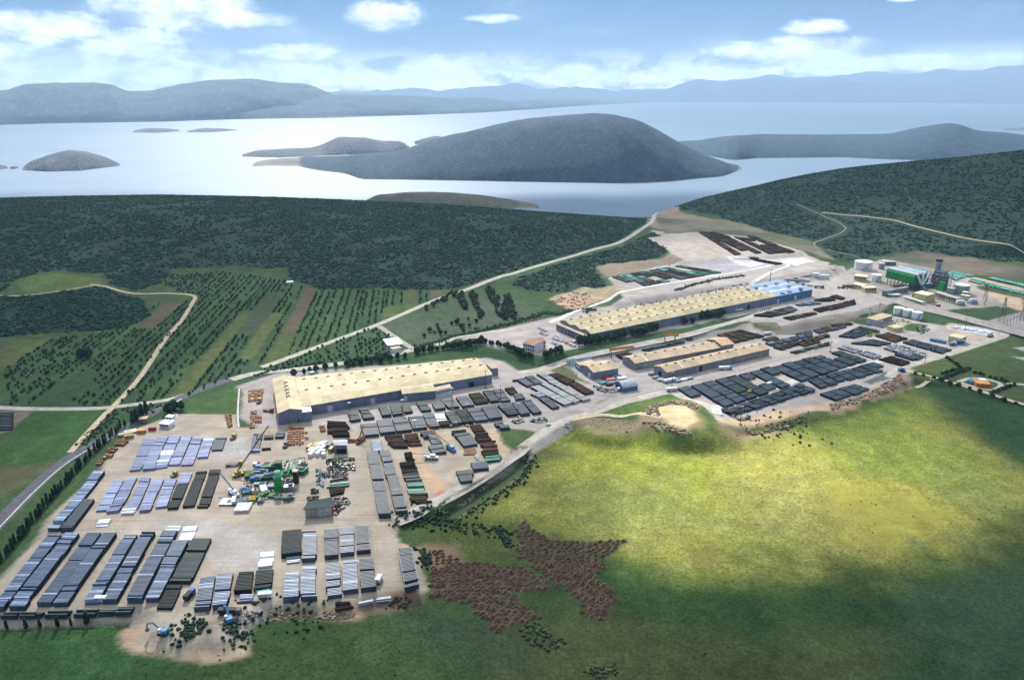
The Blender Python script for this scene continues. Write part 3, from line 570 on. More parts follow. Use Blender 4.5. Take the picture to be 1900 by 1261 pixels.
asph=mat('asphalt',(.105,.11,.125),.9,.25,.3,None,0); conc=mat('pale_road',(.42,.39,.35),.95,.22,.15); dirt=mat('dirt_track',(.50,.41,.29),.95,.25,.3); grey=mat('gravel_road',(.34,.31,.29),.95,.2,.2); pavew=mat('white_road',(.55,.53,.52),.95,.15,.1)
ribbon('road','w:-70,1040 0,967 70,896 131,845 208,807 257,780 316,748 345,733 400,712 440,700',9.5,asph,.14)
ribbon('road_marking','w:-66,1047 3,974 73,901 133,850 210,811',.7,mat('road_paint',(.6,.6,.6),.8),.22)
ribbon('road','w:430,704 470,692 546,685 622,676 698,664 762,650 825,635 947,612 1000,603',9,conc,.17)
ribbon('road','w:-60,754 0,756 70,759 179,758 219,754 316,742 350,730',6.5,conc,.10)
ribbon('track','q:660,345 780,362 880,395 1040,418 1180,408 1450,420 1400,490 1340,600 1200,750 1110,900 1000,1060 830,1240 a:930,130 800,270 680,400 620,470',4.6,dirt,.20)
ribbon('road','r:60,950 130,930 500,790 900,645 1100,560 1300,470 1500,400 1880,265 s:0,520 250,440 500,370 660,320 830,280 960,200 1050,140 1085,80 1130,40',7.5,conc,.18)
ribbon('road','r:920,650 1050,740 1180,825',6,grey,.15)
ribbon('road','w:960,612 1041,596 1100,583 1180,570 1300,546 1420,522 1492,510 1545,497',9,grey,.18)
ribbon('road','w:1020,598 1045,589 1092,568 1168,539 1194,533 1295,517 1420,496 1436,490',6.5,pavew,.22)
ribbon('road','w:1392,528 1405,520 1433,503 1471,492 1440,482 1360,478',6,pavew,.24)
ribbon('road','w:735,966 760,957 825,923 889,888 942,853 1000,808 1040,781 1087,770 1157,745 1200,735 1244,725 1262,732 1331,768',8.5,conc,.12)
ribbon('road','w:1087,765 1130,745 1190,725 1240,717 1299,702 1432,669 1502,648 1540,644 1616,620 1664,608',8.5,grey,.16)
ribbon('road','w:958,692 1000,686 1052,671 1098,659 1174,642 1279,622 1320,608 1394,588 1417,575',8,conc,.18)
ribbon('road','w:1331,768 1324,752 1414,728 1512,693 1540,691 1622,671 1662,668',7,pavew,.13)
ribbon('road','w:1555,494 1590,530 1624,552 1680,565 1737,577 1824,600 1900,621 2000,650',13,grey,.30)
ribbon('road','w:1650,700 1665,683 1764,656 1830,634 1868,622 1860,612 1820,600',8,conc,.17)
ribbon('track','w:1672,686 1730,698 1790,716 1898,751 2000,780',3.6,dirt,.12)
ribbon('track','h:380,1015 700,955 1000,965 1300,1000',5,dirt,.22)
ribbon('track','t:410,60 800,95 1000,130 1250,200 1560,270 1890,345 2100,410',4.2,mat('hill_track',(.40,.35,.25),.95),.8)
ribbon('track','t:230,0 490,110 570,150 600,185 400,265 350,280 370,320 690,390',2.4,mat('faint_track',(.24,.21,.16),.95),.7)
ribbon('track','m:1250,675 1400,625 1720,690 1570,775',4,conc,.14,None,True); ribbon('track','m:1720,690 1892,700 2100,720',4,conc,.16)
ribbon('track','m:830,730 1000,650 1010,620',3,dirt,.14)
ribbon('track','q:0,425 100,432 260,420 480,390 700,350',3,dirt,.35)
ribbon('track','d:1670,650 1702,705 1590,860 1400,1000 1180,1135 980,1262',2.0,mat('earth_track',(.16,.13,.075),.95,.3,.5),.15)
ribbon('kerb_strip','f:80,350 70,480 62,650 75,760',1.2,pavew,.3); ribbon('kerb_strip','a:1600,0 1440,95 1600,150 1550,165',1.2,pavew,.3)

# ---- pipe stacks
PIPE=dict(blue=tmat('blue_grey_pipe',(.085,.135,.225),.45,.9,.25,.4,.5,0,(.30,.36,.48)),lilac=tmat('lilac_pipe',(.24,.28,.45),.5,.55,.15,.5,.5,0,(.36,.41,.60)),
 slate=tmat('slate_pipe',(.038,.058,.084),.5,.55,.25,.4,.5),teal=tmat('dark_teal_pipe',(.020,.042,.050),.55,.5,.25,.4,.4),black=tmat('black_pipe',(.008,.018,.020),.6,.6,.3,.3,.3),
 rust=tmat('rusty_pipe',(.085,.050,.034),.9,.8,.35,.5,.1,0,(.13,.075,.05)),olive=tmat('olive_brown_pipe',(.070,.062,.034),.9,.6,.3,.5,.1),dark=tmat('dark_rusty_pipe',(.032,.024,.020),.9,1.0,.4,.5,.1,0,(.08,.055,.04)),
 green=tmat('green_pipe',(.035,.16,.11),.5,1.1,.3,.4,.4,0,(.10,.36,.28)),mint=tmat('turquoise_pipe',(.16,.46,.40),.5,.4,.12,.3,.4),pale=tmat('pale_pipe',(.40,.41,.40),.6,.3,.15,.4,.3),
 white=tmat('white_tarpaulin',(.80,.82,.86),.6,.1,.05,.5,.3),orange=tmat('orange_bundle',(.36,.185,.095),.8,.8,.3,.6,.2,0,(.44,.31,.19)),lav=tmat('pale_lavender_pipe',(.33,.34,.40),.5,.4,.15,.4,.4),
 steel=tmat('steel_pipe',(.30,.34,.40),.4,.5,.2,.4,.5))
ENDM=tmat('shaded_pipe_ends',(.012,.015,.018),.9,.8,.5,1.5,.1); ENDR=tmat('shaded_rusty_pipe_ends',(.028,.018,.012),.9,.8,.5,1.5,.1); ENDW=tmat('shaded_tarpaulin_edge',(.45,.47,.5),.8,.2,.1); ENDO=tmat('shaded_bundle_side',(.10,.05,.025),.9,.6,.4,1,.1)  # stack sides: shade and dark pipe bores put into the colour
ends=lambda c_: ENDW if c_=='white' else ENDO if c_=='orange' else ENDR if c_ in('rust','olive','dark') else ENDM
NST=[0]
def stackq(q,h,kind,label,cat='pipe stack',group=None,name='pipe_stack',dia=1.1,step=.25,wob=.45,runs=11,maxn=110,strap=False,z=None,lo=0.0):
    """q: world corners back-left, back-right, front-right, front-left. Pipes lie from left to right."""
    h=h*.8; q=np.asarray(q,float)[:,:2]; ctr=q.mean(0); g=float(H(*ctr)) if z is None else z; q=q-ctr
    L=(np.linalg.norm(q[0]-q[3])+np.linalg.norm(q[1]-q[2]))/2; n=int(np.clip(L/dia,3,maxn)); d=L/n; rs=random
    nr=max(1,int(L/runs*(.7+.6*rs.random()))); brk=sorted(rs.sample(range(1,n),min(nr,n-1)))
    hh=h;offs=0.0;VV=[];TT=[];tb=rs.random()*.5; lt=rs.random()
    for j in range(n):
        if j in brk:
            VV+=[((j+.02)/n,.35,offs),((j+.72)/n,.35,offs)]; TT+=[0,0]; hh=h*(1+rs.uniform(-1,1)*step); offs=rs.uniform(-wob,wob); lt=rs.random(); continue
        tn=min(1,max(0,tb+.25*lt+.35*rs.random()**2)) if rs.random()>.04 else 1.0
        low=hh-.30*min(d,1.2)
        for t,zz in ((0.02,low),(.28,hh),(.72,hh),(.98,low)): VV.append(((j+t)/n,zz,offs)); TT.append(tn)
    V=[];Fq=[];M=[];T=[]
    wid=(np.linalg.norm(q[0]-q[1])+np.linalg.norm(q[3]-q[2]))/2
    for t,zz,of in VV:
        a=q[0]+(q[3]-q[0])*t; b=q[1]+(q[2]-q[1])*t; u=(b-a)/max(wid,.1); a=a+u*of;b=b+u*of
        V+= [(a[0],a[1],-.3+lo),(a[0],a[1],zz),(b[0],b[1],zz),(b[0],b[1],-.3+lo)]
    k_=len(VV)
    for i in range(k_-1):
        o=i*4
        for (p,r,mm) in ((0,1,1),(1,2,0),(2,3,1)): Fq.append((o+p,o+4+p,o+4+r,o+r)); M.append(mm); T.append(TT[i])
    Fq.append((0,1,2,3)); M.append(0 if name!='tarpaulin' else 1); T.append(.1); o=(k_-1)*4; Fq.append((o+3,o+2,o+1,o)); M.append(0); T.append(.1)
    me=bpy.data.meshes.new(name); me.from_pydata(V,[],Fq); me.materials.append(PIPE[kind]); me.materials.append(ends(kind)); me.polygons.foreach_set('material_index',M)
    me.attributes.new('tone','FLOAT','FACE').data.foreach_set('value',T)
    ob=bpy.data.objects.new(name,me); COL.objects.link(ob); ob.location=(ctr[0],ctr[1],g+.12); tag(ob,label,cat,group); NST[0]+=1
    if strap:
        for sd_ in (1,2):
            mb=MB(); pts=[V[i*4+sd_] for i in range(0,k_,2)]
            for a,b in zip(pts[:-1],pts[1:]): mb.bar((a[0],a[1],a[2]+.15),(b[0],b[1],b[2]+.15),.45)
            mb.build('edge_strap',mat('pale_strap',(.62,.62,.58)),ob)
    return ob
def stack(s,h,kind,label,**kw):
    lv=None; q=ats(s,h*.35); return stackq(q,h,kind,label,**kw)
WORDS={'blue':'blue-grey','lilac':'pale blue','slate':'dark slate','teal':'dark teal','black':'black','rust':'rust-brown','olive':'olive-brown','dark':'dark brown','green':'green','mint':'turquoise','pale':'pale beige','white':'white','orange':'orange','lav':'pale lavender','steel':'steel grey'}
def row(items,h,phrase,group,**kw):
    """items: list of (quad, kind[, height]); phrase names the row, ordinals count from the left"""
    for i,it in enumerate(items):
        kd=it[1]; hh=it[2] if len(it)>2 else h
        stack(it[0],hh,kd,f"{WORDS[kd]} stack, {ORD[i]} from the left {phrase}",group=group,**kw)
row([('a:1270,355 1380,360 1245,625 1145,635','lilac'),('a:1395,330 1485,335 1360,620 1250,630','lilac'),('a:1500,325 1595,330 1470,600 1365,615','lilac'),('a:1605,330 1695,330 1590,585 1490,590','lilac'),('a:1710,340 1790,345 1700,580 1595,585','lilac'),('a:1800,345 1890,340 1835,520 1745,525','lilac'),('c:120,415 235,410 190,550 75,555','slate')],1.6,'in the row nearest the gatehouse','stacks in the gatehouse row',dia=1.0)
row([('a:1000,725 1090,725 960,980 845,990','lilac'),('a:1115,700 1210,700 1060,990 945,1005','lilac'),('a:1240,695 1330,700 1210,965 1110,970','lilac'),('a:1350,715 1445,715 1330,985 1230,995','lilac'),('a:1465,710 1560,710 1470,950 1370,960','lilac'),('a:1595,660 1695,660 1660,755 1565,760','lilac'),('a:1560,760 1655,760 1575,965 1480,970','black'),('a:1735,645 1825,640 1720,945 1615,955','black'),('a:1850,630 1945,625 1835,955 1740,955','black')],1.7,'in the second left yard row','stacks in the second yard row',dia=1.0)
row([('a:832,650 925,650 520,1150 418,1150','blue',3.6),('a:745,895 835,895 632,1165 527,1165','slate',3.0)],3.4,'beside the long row of cypresses','stacks beside the cypresses',dia=1.1)
row([('b:425,170 545,170 45,810 -70,815','blue'),('b:585,150 700,155 215,800 75,800','blue'),('b:775,150 895,150 450,765 320,765','blue'),('b:915,150 1030,150 600,765 470,770','blue'),('b:1105,170 1215,170 860,750 735,755','blue'),('b:1255,140 1370,140 1030,740 900,745','blue'),('b:1440,130 1565,130 1255,735 1120,735','blue'),('b:1530,220 1660,225 1400,725 1280,730','blue'),('b:1700,195 1865,195 1685,575 1500,575','teal',2.6),('b:1480,600 1605,600 1510,805 1375,805','black',1.8)],3.6,'in the row of longest stacks, front left','longest stacks, front left yard',dia=1.0,step=.12)
row([('b:45,835 175,835 150,890 5,890','teal'),('b:195,830 330,832 300,890 165,893','teal'),('b:335,832 395,832 360,885 310,890','teal'),('b:430,815 640,815 600,885 400,887','teal'),('b:685,805 880,805 835,880 645,885','teal'),('b:885,810 1025,810 1000,870 860,870','teal'),('b:1045,780 1190,778 1155,865 1020,870','teal')],2.2,'in the short row by the bottom hedge','short stacks along the bottom hedge',step=.1)
row([('e:-33,607 90,590 45,855 -86,863','blue'),('e:105,570 240,565 185,835 65,850','blue'),('e:290,555 410,550 395,710 248,720','black',2.6),('e:430,545 575,535 560,680 415,700','black',2.6),('e:675,570 790,565 785,785 655,800','blue'),('e:815,510 935,505 935,770 810,780','blue'),('e:1010,490 1130,480 1140,745 1020,760','blue'),('e:1155,470 1275,460 1285,705 1160,720','blue'),('e:1290,445 1410,440 1435,690 1305,705','slate')],3.0,'in the middle row above the blue excavator','nearer middle row of stacks')
row([('e:650,215 808,200 805,400 635,420','black'),('e:815,215 930,210 930,445 815,450','blue'),('e:995,205 1115,195 1120,420 1005,430','slate'),('e:1130,185 1245,178 1255,395 1140,405','blue')],3.0,'in the row below the dark lean-to','row of stacks below the lean-to')
stack('e:1260,175 1365,168 1385,375 1275,385',3.0,'slate','dark slate pipe stack with pale straps at the right end below the dark lean-to',strap=True)
stack('e:1615,365 1725,355 1795,705 1680,715',3.6,'slate','long slate pipe stack with pale straps standing alone by the brown earth heaps',strap=True)
stack('d:50,455 160,455 175,560 65,565',2.6,'blue','short blue-grey pipe stack with straps above the two longest strapped stacks',strap=True)
stack('d:5,575 115,570 260,1245 135,1250',3.4,'slate','left one of the two very long slate stacks with white edge straps',strap=True)
stack('d:145,570 240,560 435,1205 315,1215',3.4,'slate','right one of the two very long slate stacks with white edge straps',strap=True)
row([('e:300,735 410,735 400,780 285,790','lilac'),('e:425,690 548,685 552,722 425,728','mint'),('e:680,425 800,415 795,460 690,475','steel'),('e:1285,790 1405,775 1410,815 1285,830','steel'),('e:1430,755 1555,740 1560,790 1430,805','steel')],1.3,'of the low single layers at the yard front','low layers of pipe at the front',step=.5)
row([('e:1090,800 1210,795 1215,820 1090,830','dark'),('e:1088,835 1230,828 1238,858 1090,885','rust')],1.2,'of the small heaps on the bank edge','brown pipe heaps on the bank',step=.5)
row([('e:265,795 450,790 450,798 268,806','black')],.7,'alone beside the small white van','single pipe run')
for s_,l_ in (('b:1480,80 1600,80 1580,125 1465,125','small white tarpaulin at the far end of the longest stacks'),('b:1625,85 1745,75 1690,205 1570,205','large white tarpaulin sheet beside the dark teal stack'),('a:880,1070 985,1060 945,1120 840,1125','white tarpaulin over a low heap standing alone on the gravel'),('e:470,385 583,378 570,495 450,508','white tarpaulin over a square stack in the open middle yard'),('d:720,170 825,165 855,235 750,240','white tarpaulin between grey stacks in front of the long cream shed'),('m:40,505 90,495 165,525 120,540','white tarpaulin on the large dark yard at the right'),('a:1080,975 1210,965 1180,1010 1070,1015','white tarpaulin at the near end of a pale blue stack')):
    stack(s_,1.8,'white',l_,cat='tarpaulin',name='tarpaulin',dia=5,step=.05)
for s_,l_ in (('a:1425,462 1540,458 1510,520 1405,528','white tarpaulin square lying on the pale blue stacks'),('a:1390,548 1497,545 1480,568 1375,575','narrow white tarpaulin strip lying on the pale blue stacks'),('a:1795,358 1890,355 1880,380 1790,385','white tarpaulin strip at the far corner of the pale blue stacks')):
    stack(s_,2.0,'white',l_,cat='tarpaulin',name='tarpaulin',dia=4,step=.02,lo=1.5)
row([('f:1230,610 1340,600 1375,685 1270,700','teal'),('f:1350,575 1450,565 1475,610 1385,620','teal'),('f:1375,630 1485,618 1515,665 1400,680','teal'),('d:125,90 220,80 265,180 165,190','teal'),('d:245,75 350,70 385,165 280,180','teal'),('d:360,65 450,55 495,145 395,160','teal'),('d:530,50 630,40 685,125 580,135','teal'),('g:350,625 470,610 500,680 390,695','slate'),('g:445,590 570,575 650,665 530,675','slate'),('g:605,565 720,550 800,650 670,665','slate'),('g:740,530 860,515 960,610 820,630','olive'),('g:890,500 985,490 1070,600 975,610','teal'),('g:995,485 1100,475 1190,595 1090,605','slate'),('g:1125,470 1215,455 1270,510 1190,525','olive'),('g:1220,530 1300,520 1350,575 1250,590','slate')],2.6,'in the row right under the cream shed wall','stacks along the cream shed',step=.15)
row([('f:1365,735 1535,725 1570,845 1410,860','slate'),('d:105,240 255,225 320,365 155,380','slate'),('d:270,220 420,205 490,340 325,355','slate'),('d:440,200 590,190 650,315 500,330','slate'),('d:600,175 715,165 775,300 665,310','slate'),('d:765,250 870,240 895,290 790,300','olive'),('d:830,155 940,140 1015,265 910,285','teal'),('d:945,130 1050,120 1145,250 1035,265','black'),('d:1060,115 1200,100 1290,230 1150,245','slate'),('d:1215,95 1380,75 1450,205 1305,225','slate'),('g:1050,645 1185,630 1245,690 1110,715','slate'),('g:1125,725 1240,700 1275,740 1165,755','teal'),('g:1200,625 1300,610 1400,740 1300,755','slate'),('g:1310,605 1400,592 1520,720 1430,735','slate')],3.0,'in the second row out from the cream shed','stacks in the second shed row',step=.1)
row([('d:570,355 725,345 740,365 575,385','slate'),('d:600,385 740,370 750,392 605,420','teal'),('d:655,395 755,390 800,485 690,495','slate'),('d:655,510 810,490 850,570 700,590','slate'),('d:905,350 1060,335 1065,358 905,378','olive'),('d:930,390 1090,365 1175,490 1030,515','slate'),('d:1355,265 1440,250 1475,285 1385,300','slate'),('d:1410,295 1510,285 1530,320 1430,330','slate'),('d:1105,690 1275,675 1305,755 1140,770','slate'),('d:950,780 1130,760 1125,885 1005,895','slate'),('d:1085,780 1135,775 1142,820 1100,822','teal')],2.6,'of the loose stacks round the orange crane boom','loose stacks round the boom crane',step=.15)
row([('d:190,400 375,380 430,520 270,520','dark'),('d:400,390 545,375 575,490 440,500','rust'),('d:400,580 480,570 500,650 420,660','dark'),('d:350,685 505,670 555,790 385,795','dark'),('d:390,810 555,795 600,900 430,910','teal'),('d:432,915 602,905 645,1005 468,1010','green'),('d:470,1015 648,1008 680,1095 505,1105','olive'),('d:1100,290 1215,280 1290,380 1160,390','rust'),('d:1150,400 1290,385 1355,455 1205,470','dark'),('d:1205,480 1350,465 1395,560 1240,575','rust'),('d:1230,580 1395,565 1420,600 1255,610','olive'),('d:1260,620 1435,605 1440,655 1280,670','green'),('d:1035,540 1160,530 1175,590 1050,595','orange',.9),('d:1145,605 1190,600 1215,670 1180,675','steel',1.0)],2.2,'of the heaps by the orange strips','mixed heaps beside the earth strips',step=.35,wob=1.6,runs=4)
row([('g:1250,375 1330,355 1440,430 1365,445','slate'),('g:1340,345 1420,332 1535,410 1450,425','slate'),('g:1465,315 1540,298 1660,370 1590,385','lav'),('w:984,719 1000,716 1061,748 1046,753','pale'),('w:1003,713.5 1014,711.7 1076,744 1064,749','pale'),('h:90,625 160,608 415,755 360,770','pale'),('h:370,778 450,760 545,810 460,830','pale'),('g:1400,525 1490,505 1550,545 1470,560','lav'),('g:1480,568 1560,555 1705,665 1625,680','slate'),('h:100,548 190,535 390,610 300,650','rust'),('h:320,650 400,630 590,735 490,755','rust')],2.4,'in the wedge-shaped yard by the road fork','stacks in the road fork yard',step=.08)
row([('f:345,850 445,845 440,885 345,890','teal'),('f:470,820 570,815 565,870 465,875','teal'),('f:320,990 415,985 415,992 320,1000','black')],1.8,'of the short trio by the orange bundles','short stacks left of the orange bundles')
stack('f:232,838 278,835 240,1000 205,1003',2.0,'slate','left half of the split slate stack with a pale blue front end'); stack('f:285,835 330,832 300,998 248,1000',2.0,'slate','right half of the split slate stack with a pale blue front end')
stack('f:200,1003 300,1000 296,1022 190,1028',2.0,'lilac','pale blue front end piece of the split slate stack')
row([('f:1015,700 1215,712 1230,770 1030,775','dark'),('f:1030,780 1232,775 1242,855 1065,858','dark')],2.4,'of the black heaps under the shed','black scrap heaps',step=.4,wob=2,runs=3)
for s_,c_,r_,l_ in (('f:172,372 342,348 325,480 172,500',5,3,'yard end beside the grass strip'),('f:195,632 322,640 318,720 192,722',5,2,'yard below the first orange group'),('f:198,588 268,582 266,622 200,626',3,1,'top of the second orange group'),('f:188,725 246,722 244,768 190,775',2,1,'foot of the second orange group'),
   ('f:595,752 772,745 770,945 580,955',6,4,'large block under the cross shed'),('f:777,792 806,792 822,892 775,895',1,2,'side column of the large block'),('f:925,745 990,740 1002,800 945,812',3,2,'small group beside the black scrap'),
   ('a:1035,368 1140,375 1085,420 1000,415',3,2,'upper group under the cypress hedge'),('a:962,430 1050,435 1000,475 942,470',3,1,'second group under the cypress hedge'),('a:932,485 1010,488 968,530 900,530',2,1,'third group under the cypress hedge'),('a:870,548 920,550 890,585 840,585',2,1,'lowest group under the cypress hedge'),
   ('c:207,165 290,160 300,295 245,300',2,4,'group at the foot of the grass strip')):
    q=ats(s_,.5)[:,:2]
    for i in range(c_):
        for j in range(r_):
            f=lambda a,b:(q[0]*(1-a)+q[1]*a)*(1-b)+(q[3]*(1-a)+q[2]*a)*b
            ga,gb=.10,.10; qq=[f((i+ga)/c_,(j+gb)/r_),f((i+1-ga)/c_,(j+gb)/r_),f((i+1-ga)/c_,(j+1-gb)/r_),f((i+ga)/c_,(j+1-gb)/r_)]
            stackq(qq,1.9,'orange',f"orange-brown bundle, column {ORD[i]}, tier {ORD[j]}, {l_}",cat='bundle',group='orange bundles: '+l_,name='orange_bundle',dia=2.2,step=.05,wob=.15)
def band(q,n,pieces,h,kinds,phrase,group,miss=.08,seed=1,gap=.08,**kw):
    """a block of strips: q corners back-left, back-right, front-right, front-left; strips run from back to front"""
    q=ats(q,h*.3)[:,:2]; rs=random.Random(seed); f=lambda a,b:(q[0]*(1-a)+q[1]*a)*(1-b)+(q[3]*(1-a)+q[2]*a)*b
    for i in range(n):
        np_=pieces if isinstance(pieces,int) else rs.choice(pieces)
        cuts=[0]+sorted((j+rs.uniform(-.25,.25))/np_ for j in range(1,np_))+[1]
        for j in range(np_):
            if rs.random()<miss: continue
            b0,b1=cuts[j]+(.03 if j else rs.uniform(0,.04)),cuts[j+1]; kd=rs.choice(kinds); a0,a1=(i+gap)/n,(i+1-gap)/n
            if rs.random()<.25 and j==np_-1: b1-=rs.uniform(.02,.12)
            where=['whole strip'] if np_==1 else ['far piece','near piece'] if np_==2 else ['far piece','middle piece','near piece'] if np_==3 else [ORD[x]+' piece' for x in range(np_)]
            stackq([f(a0,b0),f(a1,b0),f(a1,b1),f(a0,b1)],h*rs.uniform(.85,1.15),kd,f"{WORDS[kd]} stack, {ORD[i]} strip from left, {where[j]}, {phrase}",group=group,step=.08,**{**dict(wob=.3),**kw})
band('w:1254.8,722 1559,651 1609,668.5 1320,751',15,(2,3),2.8,['slate','slate','slate','teal'],'large dark yard block','large dark yard block',.06,2)
band('l:495,780 1400,530 1570,600 650,855',11,(1,2),2.6,['slate','slate','teal'],'block nearest the pale meadow','yard block nearest the meadow',.06,3)
band('w:1498,707 1620,672.5 1657,684 1520,721',8,2,2.4,['slate','slate','teal'],'block beside the dark pond','yard block beside the pond',.08,4)
band('w:1519,732 1585,713 1618,723 1548,744',4,1,2.4,['slate'],'lone row above the bank','lone yard row above the bank',0,5)
band('m:65,345 150,322 320,372 240,395',2,2,2,['lav'],'small pale block','small pale block',0,6)
band('m:275,400 345,380 530,430 430,455',3,2,2,['lav','slate'],'block left of the brown patch','block left of the brown patch',0,7)
band('m:440,228 570,195 760,255 630,290',4,2,2.2,['rust','olive'],'reddish brown block','reddish brown block',0,8)
band('m:200,300 410,265 600,300 480,325',4,2,2,['slate'],'slate block left of the reddish one','slate block left of the reddish one',.1,9)
band('m:510,345 630,305 960,410 850,465',4,4,2.2,['pale','lav','lav','slate'],'pale block in the right yard','pale block in the right yard',.03,10)
band('m:700,290 800,265 1190,365 1090,400',3,3,2.2,['slate'],'slate block at the yard corner','slate block at the yard corner',.05,11)
band('m:465,458 600,430 790,490 700,518',3,1,2.2,['rust','olive','dark'],'brown block by the perimeter road','brown block by the perimeter road',0,12)
band('m:620,410 700,395 850,440 810,468',2,1,2.2,['slate'],'slate fringe of the pale block','slate fringe of the pale block',0,13)
band('j:165,915 420,855 680,940 350,1010',4,2,2.4,['rust','olive','dark'],'brown block behind the twin sheds','brown block behind the twin sheds',0,14)
band('j:640,975 800,940 860,975 740,1000',1,1,2.2,['olive'],'single olive piece behind the twin sheds','olive piece behind the twin sheds',0,15)
band('j:680,1015 1170,905 1200,935 750,1045',6,1,2.2,['slate','blue','teal'],'thin grey row of the upper yard','thin grey row of the upper yard',0,16)
band('j:760,1058 1350,918 1380,938 850,1085',8,1,2.2,['rust','olive','dark'],'long brown upper yard row','long brown upper yard row',0,17)
band('j:1000,915 1180,878 1200,910 1010,930',2,1,2,['slate'],'grey pair below the tan slope','grey pair below the tan slope',0,18)
band('j:1190,878 1350,825 1400,870 1260,915',4,1,2.2,['rust','dark','slate'],'mixed cluster below the tan slope','mixed cluster below the tan slope',0,19)
band('j:1380,820 1590,785 1630,815 1420,840',3,1,2,['rust','olive'],'brown cluster at the slope end','brown cluster at the slope end',0,20)
band('j:1350,850 1540,822 1560,842 1400,882',4,1,2,['slate'],'grey cluster at the slope end','grey cluster at the slope end',0,21)
band('j:1040,1030 1260,980 1280,1000 1100,1050',3,1,2,['rust'],'short brown row, middle of the upper yard','short brown middle row',0,22)
band('j:940,1112 1370,1005 1380,1030 1010,1125',6,1,2,['rust','green','olive'],'row with green pipes, front of the upper yard','row with green pipes',0,23)
band('m:75,232 290,130 490,180 230,250',5,3,2.2,['slate','teal','teal'],'teal block behind the reddish block','teal block behind the reddish block',.05,24)
band('j:548,720 960,622 1040,660 780,735',6,1,2.2,['olive','dark','slate'],'plateau row nearest the blue shed','plateau row nearest the blue shed',0,25,wob=1)
band('j:870,745 1210,680 1250,700 960,765',5,1,2,['dark','olive'],'front plateau row','front plateau row',0,26)
band('j:1190,655 1370,612 1430,650 1260,685',3,1,2,['olive','dark'],'middle plateau cluster','middle plateau cluster',0,27)
band('j:1370,620 1640,550 1655,595 1430,655',4,1,2,['dark','olive'],'right plateau cluster','right plateau cluster',0,28)
band('j:1005,605 1190,565 1285,592 1060,620',3,1,2,['dark','blue'],'upper plateau cluster','upper plateau cluster',0,29)
band('j:1200,558 1375,525 1450,560 1290,568',3,1,2,['dark'],'far plateau cluster','far plateau cluster',0,30)
band('j:1375,520 1440,500 1550,540 1490,552',2,1,2,['dark'],'pair at the plateau end','pair at the plateau end',0,31)
band('i:770,310 870,290 1010,352 930,368',2,3,1.8,['green','teal'],'left tip of the first terrace','left tip of the first terrace',0,32)
band('w:1153,510 1261,492 1339,505 1194,531',9,4,1.8,['green','teal','dark','slate','green','rust'],'first terrace','mixed stacks on the first terrace',.14,33,gap=.09)
band('n:635,285 690,283 1025,482 960,490',1,4,2.2,['dark'],'first strip, top terrace','first strip of the top terrace',0,34,runs=10)
band('n:800,350 935,338 1205,470 1085,485',2,4,2.2,['dark'],'second band, top terrace','second band of the top terrace',.04,35)
band('n:945,325 1095,345 1420,465 1260,480',2,4,2.2,['dark'],'third band, top terrace','third band of the top terrace',.04,36)
band('n:1060,322 1130,325 1500,462 1425,472',1,5,2.2,['dark'],'last strip, top terrace','last strip of the top terrace',0,37)
band('n:690,290 790,292 930,330 800,345',2,2,2,['dark'],'far end of the top terrace','far end of the top terrace',0,38)
band('n:1075,508 1130,500 1390,565 1320,575',1,4,2,['dark','olive'],'strip between the terraces','strip between the terraces',0,39)
band('k:560,218 620,205 815,248 780,262',3,1,2,['mint'],'turquoise group left of the plant tower','turquoise group by the plant tower',0,40)
band('k:990,275 1060,250 1310,298 1095,345',4,2,2,['mint'],'turquoise group behind the plant','turquoise group behind the plant',0,41)
band('k:1220,348 1290,330 1870,475 1870,508',2,4,2,['mint'],'long turquoise rows','long turquoise rows',0,42)
band('k:1430,325 1500,316 1870,392 1870,422',2,3,2,['mint'],'rear turquoise rows','rear turquoise rows',0,43)
print('STACKS',NST[0],'TREES',len(TREES))
# ---- only the ~300 stacks that show largest stay single things; the tiny far rest is one mass
def merge(objs,name,label,cat):
    V=[];Fq=[];M=[];T=[];mats=[];n0=0
    for o in objs:
        me=o.data; loc=np.array(o.location); v=np.zeros(len(me.vertices)*3,np.float32); me.vertices.foreach_get('co',v); V.append(v.reshape(-1,3)+loc)
        mp=[]
        for m_ in me.materials:
            if m_ not in mats: mats.append(m_)
            mp.append(mats.index(m_))
        for p in me.polygons: Fq.append(tuple(n0+i for i in p.vertices)); M.append(mp[p.material_index])
        t=np.zeros(len(me.polygons),np.float32); me.attributes['tone'].data.foreach_get('value',t); T.append(t); n0+=len(v)//3
        bpy.data.objects.remove(o)
    me=bpy.data.meshes.new(name); me.from_pydata(np.concatenate(V).tolist(),[],Fq)
    for m_ in mats: me.materials.append(m_)
    me.polygons.foreach_set('material_index',M); me.attributes.new('tone','FLOAT','FACE').data.foreach_set('value',np.concatenate(T))
    o=bpy.data.objects.new(name,me); COL.objects.link(o); tag(o,label,cat,None,'stuff'); return o
def picarea(o):
    d=o.dimensions; p=o.location; r=math.sqrt(p.x**2+p.y**2+(HC-p.z)**2)
    x=F*p.x/p.y if p.y>1 else 0
    return (-9 if abs(x)>1100 else 1)*max(d.x,.1)*max(d.y,.1)/r**3
bpy.context.view_layer.update()
st_=[o for o in COL.objects if o.name.startswith('pipe_stack')]; st_.sort(key=picarea,reverse=True)
merge(st_[296:],'far_pipe_stacks','small pipe stacks on the far terraces and the plateau beside the power plant','pipe stacks')
